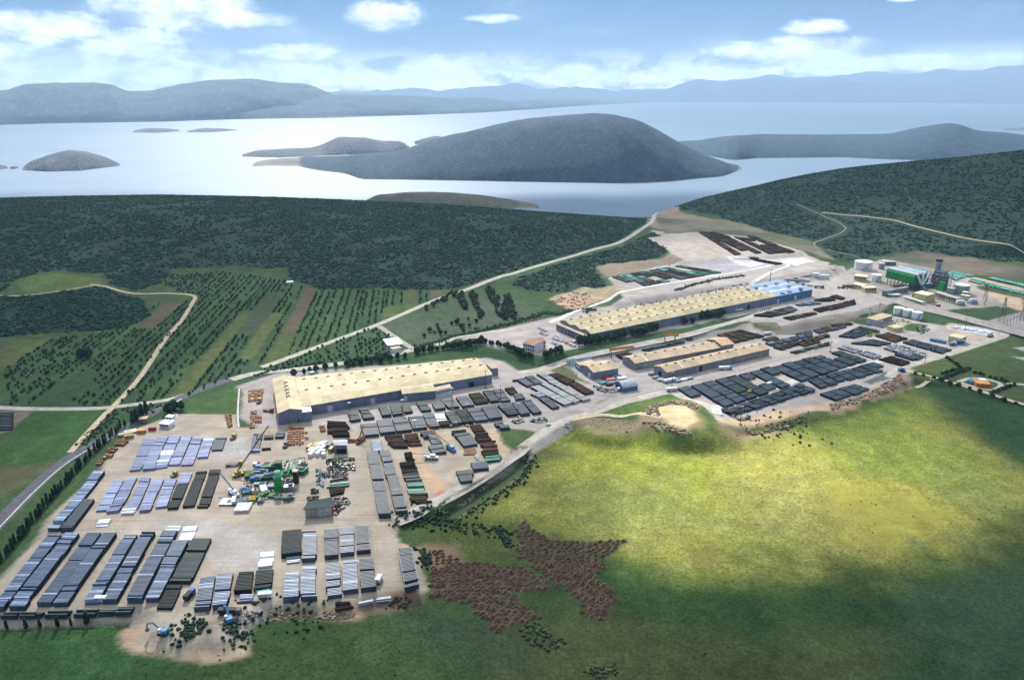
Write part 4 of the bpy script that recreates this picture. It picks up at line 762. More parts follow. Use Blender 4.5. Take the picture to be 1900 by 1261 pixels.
# ---------------------------------------------------------------- vegetation
t_=(1+5**.5)/2; ICO=np.array([(-1,t_,0),(1,t_,0),(-1,-t_,0),(1,-t_,0),(0,-1,t_),(0,1,t_),(0,-1,-t_),(0,1,-t_),(t_,0,-1),(t_,0,1),(-t_,0,-1),(-t_,0,1)],float); ICO/=np.linalg.norm(ICO[0])
ICF=np.array([(0,11,5),(0,5,1),(0,1,7),(0,7,10),(0,10,11),(1,5,9),(5,11,4),(11,10,2),(10,7,6),(7,1,8),(3,9,4),(3,4,2),(3,2,6),(3,6,8),(3,8,9),(4,9,5),(2,4,11),(6,2,10),(8,6,7),(9,8,1)])
def leafmat(name,col,rough=.8,var=.9,col2=None):
    if name in MATS: return MATS[name]
    m,k,b=base_mat(name); a=k.n('ShaderNodeAttribute',attribute_name='tone'); tc=k.n('ShaderNodeTexCoord')
    nz=k.noise(tc.outputs['Object'],1.2,3,.7); f=k.m('MULTIPLY',k.m('ADD',1-var/2,k.m('MULTIPLY',a.outputs['Fac'],var)),k.ss(nz,.3,.7,.6,1.5))
    mu=k.n('ShaderNodeMix',data_type='RGBA',blend_type='MULTIPLY'); mu.inputs[0].default_value=1; k.put(mu.inputs[6],k.mix(k.ss(a.outputs['Fac'],.6,.95),col,col2 or tuple(x*1.3 for x in col))); k.put(mu.inputs[7],k.comb(f,f,f)); k.put(b.inputs['Base Color'],mu.outputs[2])
    b.inputs['Roughness'].default_value=rough; b.inputs['Specular IOR Level'].default_value=.12; MATS[name]=m; return m
def scatter(name,x,y,size,m,hf=.6,sink=.25,label=None,cat=None,jit=.35):
    n=len(x); sc=size*rng.uniform(.55,1.35,n); base=np.stack([x,y,H(x,y)],1)
    J=1+rng.uniform(-jit,jit,(n,12)); a=rng.uniform(0,2*PI,n); ca,sa=np.cos(a)[:,None],np.sin(a)[:,None]
    X=ICO[:,0][None]*J;Y=ICO[:,1][None]*J;Zz=ICO[:,2][None]*J; el=rng.uniform(.8,1.25,n)[:,None]
    V=np.stack([(X*ca-Y*sa)*sc[:,None]*el,(X*sa+Y*ca)*sc[:,None]/el,(Zz*hf+hf-sink)*sc[:,None]],2)+base[:,None]
    Fq=ICF[None]+(np.arange(n)*12)[:,None,None]
    o=mesh_np(name,V.reshape(-1,3),Fq.reshape(-1,3),m); T=np.repeat(rng.uniform(0,1,n),20).astype(np.float32)*.8+rng.uniform(0,.2,n*20)
    o.data.attributes.new('tone','FLOAT','FACE').data.foreach_set('value',T.astype(np.float32)); tag(o,label,cat,None,'stuff'); return o
def fromgrid(A,x,y):
    i=np.clip(np.searchsorted(GX,x)-1,0,len(GX)-2); j=np.clip(np.searchsorted(GY,y)-1,0,len(GY)-2); return A[j,i]
mb_=leafmat('maquis',(.010,.044,.026),.85,1.1,(.030,.064,.040))
CLR=[ats(q)[:,:2] for q in ('t:410,60 800,95 1000,130 1250,200 1560,270 1890,345 2100,410','t:230,0 490,110 570,150 600,185 400,265 350,280 370,320 690,390','r:60,950 130,930 500,790 900,645 1100,560 1300,470 1500,400 1880,265 s:0,520 250,440 500,370 660,320 830,280 960,200 1050,140 1085,80 1130,40')]
def linedist(x,y,p):
    d=np.full(x.shape,1e9)
    for (a,b),(c_,e) in zip(p[:-1],p[1:]):
        ex,ey=c_-a,e-b; t=np.clip(((x-a)*ex+(y-b)*ey)/(ex*ex+ey*ey+1e-9),0,1); d=np.minimum(d,np.hypot(x-a-t*ex,y-b-t*ey))
    return d
def scrub(poly,sp_,size,xl,yl,prob=.9):
    n=int((xl[1]-xl[0])*(yl[1]-yl[0])/(sp_*sp_)); x=rng.uniform(*xl,n);y=rng.uniform(*yl,n)
    ok=inpoly(x,y,poly)&(fromgrid(SCR,x,y)>rng.uniform(.1,.6,n))&(np.abs(x)<(y+60)*.80)
    for q in CLR: d2=np.full(n,1e9); x1=np.where(ok)[0]; d2[x1]=linedist(x[x1],y[x1],q); ok&=d2>(4.5+.004*y)
    z=H(x,y); ok&=(z>SEA+1); clump=vnoise(x,y,28,71,3)+.35*vnoise(x,y,140,72,2); ok&=rng.rand(n)<np.clip((clump-.38)*3.2,.12,1)*prob
    return x[ok],y[ok]
PS=SCRUB_P
x,y=scrub(PS[0],3.0,1.9,(-900,-300),(500,1100)); scatter('undergrowth',x,y,1.7,mb_,.62,label='dark maquis thicket with pale rocks on the low knoll left of the orchards',cat='scrub')
x,y=scrub(PS[1],3.5,2.1,(-1400,320),(840,1640)); scatter('undergrowth',x,y,1.75,mb_,.6,label='dense dark maquis covering the long left hill up to its crest',cat='scrub'); print('B',len(x))
x,y=scrub(PS[2],3.4,2.1,(-20,330),(800,1500)); scatter('undergrowth',x,y,1.7,mb_,.6,label='maquis between the valley road and the first terrace',cat='scrub')
x,y=scrub(PS[3],3.9,2.2,(250,1500),(900,1760),.62); scatter('undergrowth',x,y,1.9,mb_,.58,label='maquis on the right hill above the power plant',cat='scrub'); print('B',len(x))
# leafy crown templates
barkm=mat('bark',(.10,.075,.05),.95,.3,2); 
LEAF=dict(olive=leafmat('olive_leaves',(.030,.062,.034),.8,.9,(.06,.09,.05)),cypress=leafmat('cypress_leaves',(.014,.040,.020),.85,.9),pine=leafmat('pine_leaves',(.018,.046,.024),.85,.9),bush=leafmat('bush_leaves',(.03,.058,.028),.85,.9),reed=leafmat('dry_shrub',(.11,.085,.055),.9,.8))
def crown_mb(rx,h,z0,n,leaf,prof,seed):
    rs=random.Random(seed); mb=MB()
    lumps=[(rs.uniform(0,2*PI),rs.uniform(.2,1),rs.uniform(.75,1.2)) for _ in range(7)]
    for i in range(n):
        t=rs.random(); a=rs.uniform(0,2*PI); lump=max(1-abs((a-l[0]+PI)%(2*PI)-PI)/1.1-abs(t-l[1])*1.2 for l in lumps); r=rx*prof(t)*(.45+.55*rs.random()**.5)*(.78+.35*max(0,lump))
        c_=Vector((r*math.cos(a),r*math.sin(a),z0+h*t)); nrm=(Vector((c_.x,c_.y,(c_.z-z0-h*.4)*.9))+Vector([rs.gauss(0,.5) for _ in range(3)])*rx*.5).normalized(); u=nrm.orthogonal().normalized(); v=nrm.cross(u); s=leaf*rs.uniform(.6,1.3)
        mb.face([c_-u*s-v*s*.8,c_+u*s*1.1-v*s*.5,c_+u*s*.7+v*s,c_-u*s*.8+v*s*.9],0)
    return mb
rnd=lambda t: math.sin(PI*min(1,.12+t*.86))**.6
con=lambda t: (1-t)**.7*(.55+.45*min(1,t*6))+.05
pin=lambda t: math.sin(PI*min(1,.2+t*.75))**.7
TPL={}
def tree_tpl(kind,nvar):
    out=[]
    for i in range(nvar):
        if kind=='cypress': mb=crown_mb(1.35,8.2,.6,230,.55,con,100+i); tr=(.16,1.2)
        elif kind=='pine': mb=crown_mb(2.5,5.4,1.3,230,.75,pin,200+i); tr=(.25,2.6)
        elif kind=='olive': mb=crown_mb(1.55,2.2,.8,55,.62,rnd,300+i); tr=(.2,1.2)
        elif kind=='bush': mb=crown_mb(1.4,1.6,.1,45,.6,rnd,400+i); tr=None
        out.append((mb,tr))
    TPL[kind]=out
for kk,n_ in (('cypress',5),('pine',5),('olive',6),('bush',4)): tree_tpl(kk,n_)
def tpl_mesh(kind,i,parts):
    key=(kind,i,parts)
    if key in TPL: return TPL[key]
    mb,tr=TPL[kind][i]
    if parts:
        c_=mb.build('crown',LEAF[kind]); me=c_.data; bpy.data.objects.remove(c_)
        t=MB(); t.cyl(0,0,-.3,tr[1]+1,tr[0]*1.3,tr[0]*.6,7); o=t.build('trunk',barkm); mt=o.data; bpy.data.objects.remove(o); TPL[key]=(me,mt)
    else:
        m2=MB(); m2.V=list(mb.V);m2.F=list(mb.F);m2.M=list(mb.M);m2.T=list(mb.T)
        if tr: m2.cyl(0,0,-.3,tr[1]+.4,tr[0],tr[0]*.6,5,mi=1)
        o=m2.build(kind,[LEAF[kind],barkm]); TPL[key]=o.data; bpy.data.objects.remove(o)
    return TPL[key]
def plant(kind,name,x,y,sc,label,group,parts=True,cat='tree'):
    i=random.randrange(len(TPL[kind])); z=float(H(x,y)); rz=random.uniform(0,6.28); s=(sc*random.uniform(.85,1.2),)*2+(sc,)
    if parts:
        me,mt=tpl_mesh(kind,i,True); r_=root(name,(x,y,z),label,cat,group,rz); r_.scale=s
        for nm,d_ in (('crown',me),('trunk',mt)): o=bpy.data.objects.new(nm,d_); COL.objects.link(o); o.parent=r_
        return r_
    o=bpy.data.objects.new(name,tpl_mesh(kind,i,False)); COL.objects.link(o); o.location=(x,y,z); o.rotation_euler=(0,0,rz); o.scale=s; return tag(o,label,cat,group)
def along(s,step,jit=.8,w=0.0):
    p=ats(s)[:,:2]; L=np.concatenate([[0],np.cumsum(np.linalg.norm(np.diff(p,axis=0),axis=1))]); out=[]; t=0
    while t<L[-1]:
        x=np.interp(t,L,p[:,0])+random.uniform(-jit,jit)+random.uniform(-w,w);y=np.interp(t,L,p[:,1])+random.uniform(-jit,jit)+random.uniform(-w,w); out.append((x,y)); t+=step*random.uniform(.75,1.3)
    return out
for s_,kd,nm,st,sc,lab,gr,w_ in [
 ('w:-30,1078 0,1046 30,1012 60,972 90,936 120,902 150,868 180,836 205,812 225,795 245,785','cypress','cypress',3.6,(.62,.95),'dark cypress in the long boundary row beside the left yard','cypresses of the boundary row',.5),
 ('b:-60,985 30,985 170,975 340,965 500,955','cypress','cypress',7.5,(.45,.7),'small dark cypress in the sparse hedge at the bottom left','cypresses of the bottom hedge',.4),
 ('b:520,955 600,955 730,940 790,930','cypress','cypress',6.5,(.5,.85),'dark cypress at the right end of the bottom hedge','cypresses at the hedge end',.4),
 ('w:250,784 262,776 272,768','cypress','cypress',2.5,(1.0,1.35),'tall dark cypress beside the gatehouse','tall gatehouse cypresses',1.5),
 ('w:318,768 324,760 334,762','pine','pine_tree',2.6,(.9,1.35),'bushy dark pine beside the entrance loop','pines at the entrance loop',2),
 ('w:545,699 580,690 605,686 622,683 660,677 700,672 708,672 716,671 760,662','pine','pine_tree',8,(.7,1.1),'dark conifer on the verge between road and cream shed','verge conifers behind the cream shed',1),
 ('w:650,675 680,672 720,664','pine','pine_tree',3.5,(.7,1.0),'dark conifer in the tight clump below the white house','conifer clump below the white house',1),
 ('w:770,657 800,652 840,646 880,640 912,636','pine','pine_tree',4,(.7,1.1),'dark conifer in the belt on the grass slope','conifer belt on the grass slope',1.2),
 ('w:910,640 940,646 960,655 975,662 990,668','pine','pine_tree',3.6,(.7,1.0),'dark conifer rounding the corner below the office','conifers below the office corner',1),
 ('w:1010,664 1030,657 1045,652','pine','pine_tree',4,(.8,1.1),'dark pine on the slope right of the office','pines right of the office',1.5),
 ('i:430,1040 500,1030 560,1020','pine','pine_tree',3,(1.0,1.6),'large dark pine at the corner of the long shed','pines at the long shed corner',1),
 ('i:600,1020 650,1010 720,1000 790,985 870,960 940,950','pine','pine_tree',6,(1.0,1.5),'dark pine in front of the long shed wall','pines in front of the long shed',1.2),
 ('i:1000,935 1070,930 1150,900 1220,880 1290,870','pine','pine_tree',6,(1.0,1.5),'dark pine halfway along the long shed wall','pines midway along the long shed',1),
 ('i:1560,810 1650,800 1700,795','pine','pine_tree',8,(1.0,1.3),'lone round pine by the long shed','lone pines by the long shed',1),
 ('j:20,760 80,750 140,745 200,740 250,735','pine','pine_tree',5,(1.1,1.5),'dark pine in the last clump before the loading bays','pines before the loading bays',1),
 ('q:600,885 650,885','pine','pine_tree',4,(1.2,1.5),'large solitary dark tree among the left orchards','solitary orchard trees',.5)]:
    for x,y in along(s_,st,.5,w_): plant(kd,nm,x,y,random.uniform(*sc),lab,gr)
for s_,kd,nm,st,sc,lab,gr,w_ in [
 ('w:1676,690 1700,694 1730,701 1760,710 1790,719 1820,728 1860,741 1898,754 1960,772','bush','tree',7,(1.0,1.5),'small round tree lining the straight lane to the right edge','round trees lining the lane',.3),
 ('w:1743,705 1775,693 1800,684','bush','tree',3,(1.0,1.3),'tree in the dark hedge across the small green field','trees of the small field hedge',.6),
 ('m:1100,600 1180,575 1270,540 1180,470 1150,440','bush','tree',4,(.9,1.3),'tree in the dark hedge round the light green field','trees round the light green field',.8),
 ('m:1420,590 1500,610 1600,640 1700,670 1750,685','bush','tree',4,(1.0,1.4),'tree of the dark hedge behind the gas compound','hedge trees behind the gas compound',.6),
 ('m:1580,790 1680,750 1800,705','bush','tree',4,(1.0,1.4),'tree of the dark hedge right of the gas compound','hedge trees right of the gas compound',.6)]:
    for x,y in along(s_,st,.5,w_): plant(kd,nm,x,y,random.uniform(*sc),lab,gr,False)
# dense tree belts that read as one mass
dk_=leafmat('belt_leaves',(.018,.042,.022),.85,.9)
for s_,w_,st,lab in [('w:475,697 500,688 530,683 560,679 600,672',2,1.6,'low dark hedge at the fork of the two roads'),('w:770,646 800,638 840,626 880,617 920,607 950,600 990,588 1010,580 1040,583 1060,576',5,.9,'dark belt of trees above the plateau access road'),('w:1075,574 1100,574 1085,580',4,1.2,'dark trees beside the white access road'),
   ('w:1115,585 1150,583 1180,572 1230,562',3,1.6,'line of dark shrubs at the foot of the terrace slope'),('n:450,800 600,750 780,710 900,690 1050,670',3,1.4,'dark shrubs along the middle of the terrace slope'),('r:880,770 950,740 1010,745',2.5,1.2,'dark hedge behind the white house'),
   ('o:200,250 260,225 330,200 400,170 480,160 500,200 420,235 300,230',7,1.5,'dark shrubs round the mouth of the ditch'),('o:500,205 600,265 700,290 780,310',8,1.5,'dark shrubs down the ditch into the field'),('o:830,270 880,310 910,360 935,395',3,1.3,'dark shrubs along the ditch bend'),
   ('d:1700,640 1760,720 1620,870 1420,1010 1220,1130 1060,1220',4,2.2,'green shrubs on the bank of the curved ditch'),
   ('l:1040,1060 1140,1000 1240,960 1340,960',20,2,'scrub on the yard bank'),
   ('b:1560,1050 1600,960 1680,910 1730,950 1700,1030 1620,1080',6,1.2,'dark thicket on the earth platform'),('e:230,1130 250,1070 290,1010 280,1100',6,1,'dark bush pile near the round earth tip'),
   ('e:540,900 700,870 900,850 950,900',16,1.4,'brush along the front bank of the yard'),('o:310,410 380,440 400,500 350,510',3,1.0,'grey green brush beside the lone strapped stack'),('e:1560,790 1640,800 1700,780',3,1.1,'brown brush at the corner of the front bank'),
   ('a:1010,130 960,200 900,240 840,300 740,370 700,400',4,2.2,'shrubs between track and asphalt road'),('a:1050,100 1200,110 1300,80 1400,70',8,3,'loose shrubs between the two roads'),('k:570,370 640,350 700,370 640,400',4,1.2,'dark trees at the plant edge'),('j:1480,430 1560,400 1620,430',4,1.2,'dark trees inside the plant fence')]:
    pts=np.array(along(s_,st*.35,.3,w_*.8)+along(s_,st*.8,.3,w_*1.4)); scatter('shrubbery',pts[:,0],pts[:,1],.85,leafmat('brown_brush',(.075,.055,.040)) if 'brown brush' in lab else dk_,.75,.2,lab,'shrubs')
# olives
T_=np.array(TREES); dd=T_[:,0]**2+T_[:,1]**2; vis=np.abs(T_[:,0])<(T_[:,1]*.71+5); T_=T_[vis]; o_=np.argsort((T_[:,0]**2+T_[:,1]**2)); T_=T_[o_]
for x,y,s in T_[:295]: plant('olive','olive_tree',x,y,s,'small round olive tree standing in the orchard rows nearest the pipe yard','olive trees of the nearer rows',False)
far_=T_[295:]; N0=len(far_)
def merge_tpl(kind,pts,name,label,cat,m_):
    VV=[];FF=[];TT=[];n0=0
    for x,y,s in pts:
        mb=TPL[kind][random.randrange(len(TPL[kind]))][0]; v=np.array(mb.V); a=random.uniform(0,6.28); ca,sa=math.cos(a),math.sin(a)
        v=np.stack([(v[:,0]*ca-v[:,1]*sa)*s+x,(v[:,0]*sa+v[:,1]*ca)*s+y,v[:,2]*s+float(H(x,y))],1); VV.append(v); FF.append(np.arange(len(v)).reshape(-1,4)+n0); TT+=mb.T; n0+=len(v)
    o=mesh_np(name,np.concatenate(VV),np.concatenate(FF),m_); o.data.attributes.new('tone','FLOAT','FACE').data.foreach_set('value',np.array(TT,np.float32)); tag(o,label,cat,None,'stuff')
merge_tpl('olive',far_,'olive_grove','olive groves in striped rows across the valley floor','olive grove',LEAF['olive'])
# tufts in the meadow
def tufts(q,n,size,m_,lab):
    pl=wp(q); x0,y0=pl.min(0);x1,y1=pl.max(0); x=rng.uniform(x0,x1,n*4);y=rng.uniform(y0,y1,n*4); ok=inpoly(x,y,pl)&(vnoise(x,y,30,81,3)>.5); scatter('foliage',x[ok][:n],y[ok][:n],size,m_,.6,.2,lab,'shrubs')
tm=leafmat('meadow_tuft',(.045,.070,.028))
for q,n,s_,l_ in [('o:980,920 1100,880 1180,960 1300,1000 1280,1040 1150,1080 1050,1020',110,.8,'scattered dark tufts below the brown heaps'),('o:1600,660 1780,650 1770,760 1650,840 1600,760',90,.8,'scattered dark tufts right of the brown heaps'),('o:600,1190 760,1190 760,1240 620,1250',45,.7,'cluster of tufts at the bottom of the field'),('o:1400,1200 1600,1150 1640,1220 1500,1261',60,.7,'cluster of tufts at the bottom edge'),
   ('w:940,860 1300,830 1800,800 1900,1000 1500,1150 1200,1200 1000,1100',120,.4,'sparse tufts across the pale meadow'),('p:1850,1150 2400,1050',0,.5,''),('w:1290,1180 1345,1170 1350,1215 1300,1215',50,.7,'cluster of tufts near the middle of the bottom edge'),('w:0,1180 300,1230 700,1180 900,1200 900,1300 0,1300',90,.4,'sparse tufts on the dark grass in front')]:
    if n: tufts(q,n,s_,tm,l_)
# brown earth heaps in two fish-shaped fields
hmb=tmat('earth_heap',(.135,.086,.058),.95,.5,.35,1.2,.05,0,(.165,.125,.092)); HT=[]
for v_ in range(5):
    rs=np.random.RandomState(v_+5); nr_,nc_=6,13; V=[]
    for i in range(nr_):
        for j in range(nc_):
            t=i/(nr_-1); a=2*PI*j/(nc_-1); r=(1-t)*(1+.15*math.sin(3*a+v_)+(.12*rs.randn() if j<nc_-1 else 0)); V.append((r*math.cos(a)*1.55,r*math.sin(a)*1.0,1.25*(1-(1-t)**1.7)-.12))
    o=mesh_np('earth_heap',V,grid_faces(nr_,nc_),hmb,smooth=True); o.data.attributes.new('tone','FLOAT','FACE').data.foreach_set('value',rs.rand(len(o.data.polygons)).astype(np.float32)); HT.append(o.data); bpy.data.objects.remove(o)
pts=[]
for q,dr in [('o:400,440 440,410 600,480 620,495 800,510 1000,535 1100,580 1195,640 1195,695 1150,690 1110,670 940,690 980,720 1000,760 1140,860 1050,880 880,920 870,960 810,955 800,870 700,830 690,770 580,750 430,720 410,660 430,600',.5),
    ('o:960,300 1010,205 1050,230 1110,310 1180,345 1380,370 1480,360 1700,350 1640,400 1620,440 1490,470 1540,510 1540,560 1490,575 1500,610 1560,640 1610,720 1600,780 1560,800 1590,865 1500,865 1380,830 1410,790 1380,740 1260,650 1100,540 1000,480 930,440 930,415 1010,390 980,340',.15)]:
    pl=wp(q); x0,y0=pl.min(0);x1,y1=pl.max(0); rs=np.random.RandomState(4)
    for yy in np.arange(y0,y1,2.75):
        xx=x0+rs.rand()*2
        while xx<x1:
            wx=xx+4*math.sin(yy*.06+dr)+rs.randn()*.25; wy=yy+3.5*math.sin(xx*.05+dr*5)+rs.randn()*.3
            if inpoly(np.array([wx]),np.array([wy]),pl)[0] and rs.rand()>.04: pts.append((wx,wy,dr+.4*math.sin(xx*.04)))
            xx+=3.35
HP=sorted(pts,key=lambda p:p[0]**2+p[1]**2); print('HEAPS',len(HP))
def heap(p,o=None):
    o=bpy.data.objects.new('earth_heap',random.choice(HT)); COL.objects.link(o); s=random.uniform(1.2,1.6); o.location=(p[0],p[1],float(H(p[0],p[1]))); o.rotation_euler=(0,0,p[2]+random.uniform(-.3,.3)); o.scale=(s,s*random.uniform(.9,1.2),s*random.uniform(.8,1.2)); return o
for p in HP[:298]: tag(heap(p),'tipped heap of brown earth in the nearer part of the two heap fields','earth heap','nearer tipped earth heaps')
VV=[];FF=[];TT=[];n0=0
for p in HP[298:]:
    me=random.choice(HT); v=np.zeros(len(me.vertices)*3,np.float32); me.vertices.foreach_get('co',v); v=v.reshape(-1,3); a=p[2]+random.uniform(-.3,.3); s=random.uniform(.9,1.3); ca,sa=math.cos(a)*s,math.sin(a)*s
    VV.append(np.stack([v[:,0]*ca-v[:,1]*sa+p[0],v[:,0]*sa+v[:,1]*ca+p[1],v[:,2]*s*random.uniform(.8,1.2)+float(H(p[0],p[1]))],1)); FF.append(grid_faces(6,13)+n0); n0+=len(v); TT.append(np.random.rand(len(FF[-1])))
if VV:
    o=mesh_np('far_earth_heaps',np.concatenate(VV),np.concatenate(FF),hmb,smooth=True); o.data.attributes.new('tone','FLOAT','FACE').data.foreach_set('value',np.concatenate(TT).astype(np.float32)); tag(o,'farther tipped brown earth heaps of the two heap fields','earth heaps',None,'stuff')
# ---------------------------------------------------------------- sheds and buildings
ROOFC=tmat('cream_roof',(.50,.42,.255),.65,.30,.14,.15,.25); ROOFB=tmat('tan_roof',(.46,.36,.24),.7,.35,.16,.1,.2); ROOFU=tmat('blue_roof',(.30,.40,.55),.5,.2,.08,.1,.3); ROOFW=tmat('white_roof',(.80,.83,.88),.5,.08,.05,.2,.3)
WALLB=tmat('blue_grey_wall',(.185,.215,.30),.6,.26,.14,.3,.3); WALLG=tmat('grey_steel_wall',(.22,.235,.26),.6,.3,.15,.3,.3); WALLU=tmat('bright_blue_wall',(.055,.20,.36),.5,.15,.1,.3,.3); WALLY=tmat('yellow_wall',(.60,.52,.27),.8,.1,.08,.5); WALLW=tmat('white_wall',(.70,.72,.76),.7,.1,.05,.5)
WALLR=tmat('rust_streaked_wall',(.27,.215,.18),.8,.7,.3,.3); DARK=mat('dark_opening',(.012,.015,.02),.6,.2); GLASS=mat('window_glass',(.03,.05,.08),.15,.2,spec=.6); DOORM=mat('pale_door',(.55,.60,.68),.6,.1); STEEL=tmat('galvanised',(.30,.33,.36),.5,.4,.2,.8,.4,.3)
RED=tmat('red_paint',(.45,.035,.04),.5,.3); ORNG=tmat('orange_paint',(.55,.20,.04),.5,.3); YEL=tmat('yellow_paint',(.42,.30,.06),.5,.3); BLU=tmat('blue_paint',(.03,.13,.42),.5,.3); GRN=tmat('green_paint',(.02,.26,.09),.5,.3); WHT=tmat('white_paint',(.75,.77,.8),.5,.15); BLK=tmat('black_rubber',(.02,.02,.02),.8,.4); LBLU=tmat('light_blue_paint',(.12,.30,.55),.5,.3); GREY=tmat('grey_paint',(.20,.22,.25),.6,.4)
def bil(q,s,t): a=q[0]*(1-s)+q[1]*s; b=q[3]*(1-s)+q[2]*s; return a*(1-t)+b*t
def shed(name,q,eave,prof,wallm,roofm,label,cat='factory shed',panel=7.5,z=None,over=.5,wallname='wall',vents=None,ventrows=(.5,),doors=(),skyl=(),group=None,open_front=False):
    """q: front-left, front-right, back-right, back-left ground corners; prof: (t, extra height) roof profile front to back"""
    q=np.asarray(q,float)[:,:2]; c_=q.mean(0); z=float(H(*c_)) if z is None else z; r_=root(name,(c_[0],c_[1],z),label,cat,group); q=q-c_
    Ls=np.linalg.norm(q[1]-q[0]); Lt=np.linalg.norm(q[3]-q[0]); ns=max(1,int(Ls/panel)); mb=MB()
    pt=lambda s,t,zz: (*bil(q,s,t),zz)
    hz_=lambda t: eave+float(np.interp(t,[p[0] for p in prof],[p[1] for p in prof]))
    for i in range(ns*2):
        s0,s1=i/(ns*2),(i+1)/(ns*2)
        if not open_front: mb.face([pt(s0,0,-1),pt(s1,0,-1),pt(s1,0,hz_(0)),pt(s0,0,hz_(0))])
        mb.face([pt(s1,1,-1),pt(s0,1,-1),pt(s0,1,hz_(1)),pt(s1,1,hz_(1))])
    tt=sorted(set([p[0] for p in prof])|set(np.linspace(0,1,max(2,int(Lt/panel)+1))))
    for a,b in zip(tt[:-1],tt[1:]):
        e=1e-6
        mb.face([pt(0,b,-1),pt(0,a,-1),pt(0,a,hz_(a+e)),pt(0,b,hz_(b-e))]); mb.face([pt(1,a,-1),pt(1,b,-1),pt(1,b,hz_(b-e)),pt(1,a,hz_(a+e))])
    mb.build(wallname,wallm,r_)
    rb=MB(); os_,ot=over/Ls,over/Lt; th=.28
    for (t0,h0),(t1,h1) in zip(prof[:-1],prof[1:]):
        if t1-t0<1e-4: continue
        a=t0-ot if t0==0 else t0; b=t1+ot if t1==1 else t1; sl=(h1-h0)/(t1-t0)
        ha=eave+h0+(a-t0)*sl+.03; hb=eave+h1+(b-t1)*sl+.03
        for i in range(ns):
            s0=i/ns if i else -os_; s1=(i+1)/ns if i<ns-1 else 1+os_; g=.0
            rb.hexa([pt(s0,a,ha),pt(s1,a,ha),pt(s1,b,hb),pt(s0,b,hb)],[pt(s0,a,ha+th),pt(s1,a,ha+th),pt(s1,b,hb+th),pt(s0,b,hb+th)])
    # merge shared faces not needed: panels butt end to end
    rf=rb.build('roof',roofm,r_)
    if vents:
        vb=0
        for t in ventrows:
            for i in range(vents):
                s=(i+.6)/vents; vm=MB(); zz=hz_(t)+.33; p=pt(s,t,0); L_=Ls/vents*.26; ang=math.atan2(*(q[1]-q[0])[::-1]); vm.box(p[0],p[1],zz-.35,L_,.8,.8,ang); vm.build('ridge_vent',STEELD,rf)
    for s0,s1,t,h0,h1,mm,nm in doors:      # t=0 front, 1 back, 'L'/'R' gable ends
        db=MB(); w_=.18
        if t in (0,1):
            nrm=(q[0]-q[3]) if t==0 else (q[3]-q[0]); nrm=nrm/np.linalg.norm(nrm)*w_; A=bil(q,s0,t);B=bil(q,s1,t)
        else:
            e=0 if t=='L' else 1; nrm=(q[0]-q[1]) if e==0 else (q[1]-q[0]); nrm=nrm/np.linalg.norm(nrm)*w_; A=bil(q,e,s0);B=bil(q,e,s1)
        i_=nrm*.3
        db.hexa([(*(A+nrm),h0),(*(B+nrm),h0),(*(B-i_),h0),(*(A-i_),h0)],[(*(A+nrm),h1),(*(B+nrm),h1),(*(B-i_),h1),(*(A-i_),h1)]); db.build(nm,mm,r_)
    for s0,s1,t0,t1 in skyl:
        k_=MB(); k_.hexa([pt(s0,t0,hz_(t0)+.32),pt(s1,t0,hz_(t0)+.32),pt(s1,t1,hz_(t1)+.32),pt(s0,t1,hz_(t1)+.32)],[pt(s0,t0,hz_(t0)+.40),pt(s1,t0,hz_(t0)+.40),pt(s1,t1,hz_(t1)+.40),pt(s0,t1,hz_(t1)+.40)]); k_.build('skylight',WHT,rf)
    return r_
STEELD=tmat('dark_vent',(.14,.13,.11),.7,.4,.2)
def W(kk,x,y,h=0): a,b=zp_(kk,x,y); return at(a,b,h)[:2]
def zp_(kk,x,y): o=Z[kk]; return o[0]+x/o[2],o[1]+y/o[2]
gab=lambda r,n=1: [(0,0)]+[v for i in range(n) for v in (((i+.5)/n,r),((i+1)/n,0 if i==n-1 else .15))]
# 1 long cream shed in front
FL=W('f',756,645);FR=W('g',990,407);BR=W('g',808,148,8);BL=W('f',678,238,8)
D=lambda s0,s1,mm=DOORM,h=5: (s0,s1,0,0,h,mm,'door')
shed('factory_shed',[FL,FR,BR,BL],7.8,[(0,0),(.16,2.0),(.1601,1.0),(.40,3.2),(.58,1.9),(.80,3.2),(1,.9)],WALLB,ROOFC,'long cream-roofed factory shed with blue-grey walls beside the rows of slate stacks',vents=16,ventrows=(.40,.79),
  doors=[D(.12,.145),D(.335,.358),D(.865,.895,DARK,4.5),D(.02,.035,ORNG,3),(.3,.6,'R',0,5,DARK,'door')],skyl=[(.2,.203,.42,.57),(.76,.763,.82,.97)])
# front annex of it
A=W('g',47,607);B=W('g',388,572); u=(FL-BL)/np.linalg.norm(FL-BL)
shed('shed_annex',[A,B,B-u*13.5,A-u*13.5],7.0,[(0,0),(.5,1.8),(1,1.2)],WALLB,ROOFC,'cream-roofed annex projecting from the middle of the long front shed',over=.5,doors=[(.03,.13,0,0,5,DOORM,'door'),(.4,.43,0,0,2.5,ORNG,'door')])
A=W('g',395,568);B=W('g',560,530)
o=shed('shed_annex',[A,B,B-u*5,A-u*5],6.5,[(0,0),(1,.6)],WALLW,ROOFB,'low office block with a row of windows on the long front shed',cat='office block',over=.3,doors=[(.06+i*.15,.15+i*.15,0,3.6,5.2,GLASS,'window') for i in range(6)])
A=W('g',985,330);B=W('g',1056,322); shed('side_shed',[A,B,B-u*14,A-u*14],6.3,[(0,.4),(1,0)],WALLB,ROOFB,'small grey-roofed extension at the far end of the long front shed',over=.3)
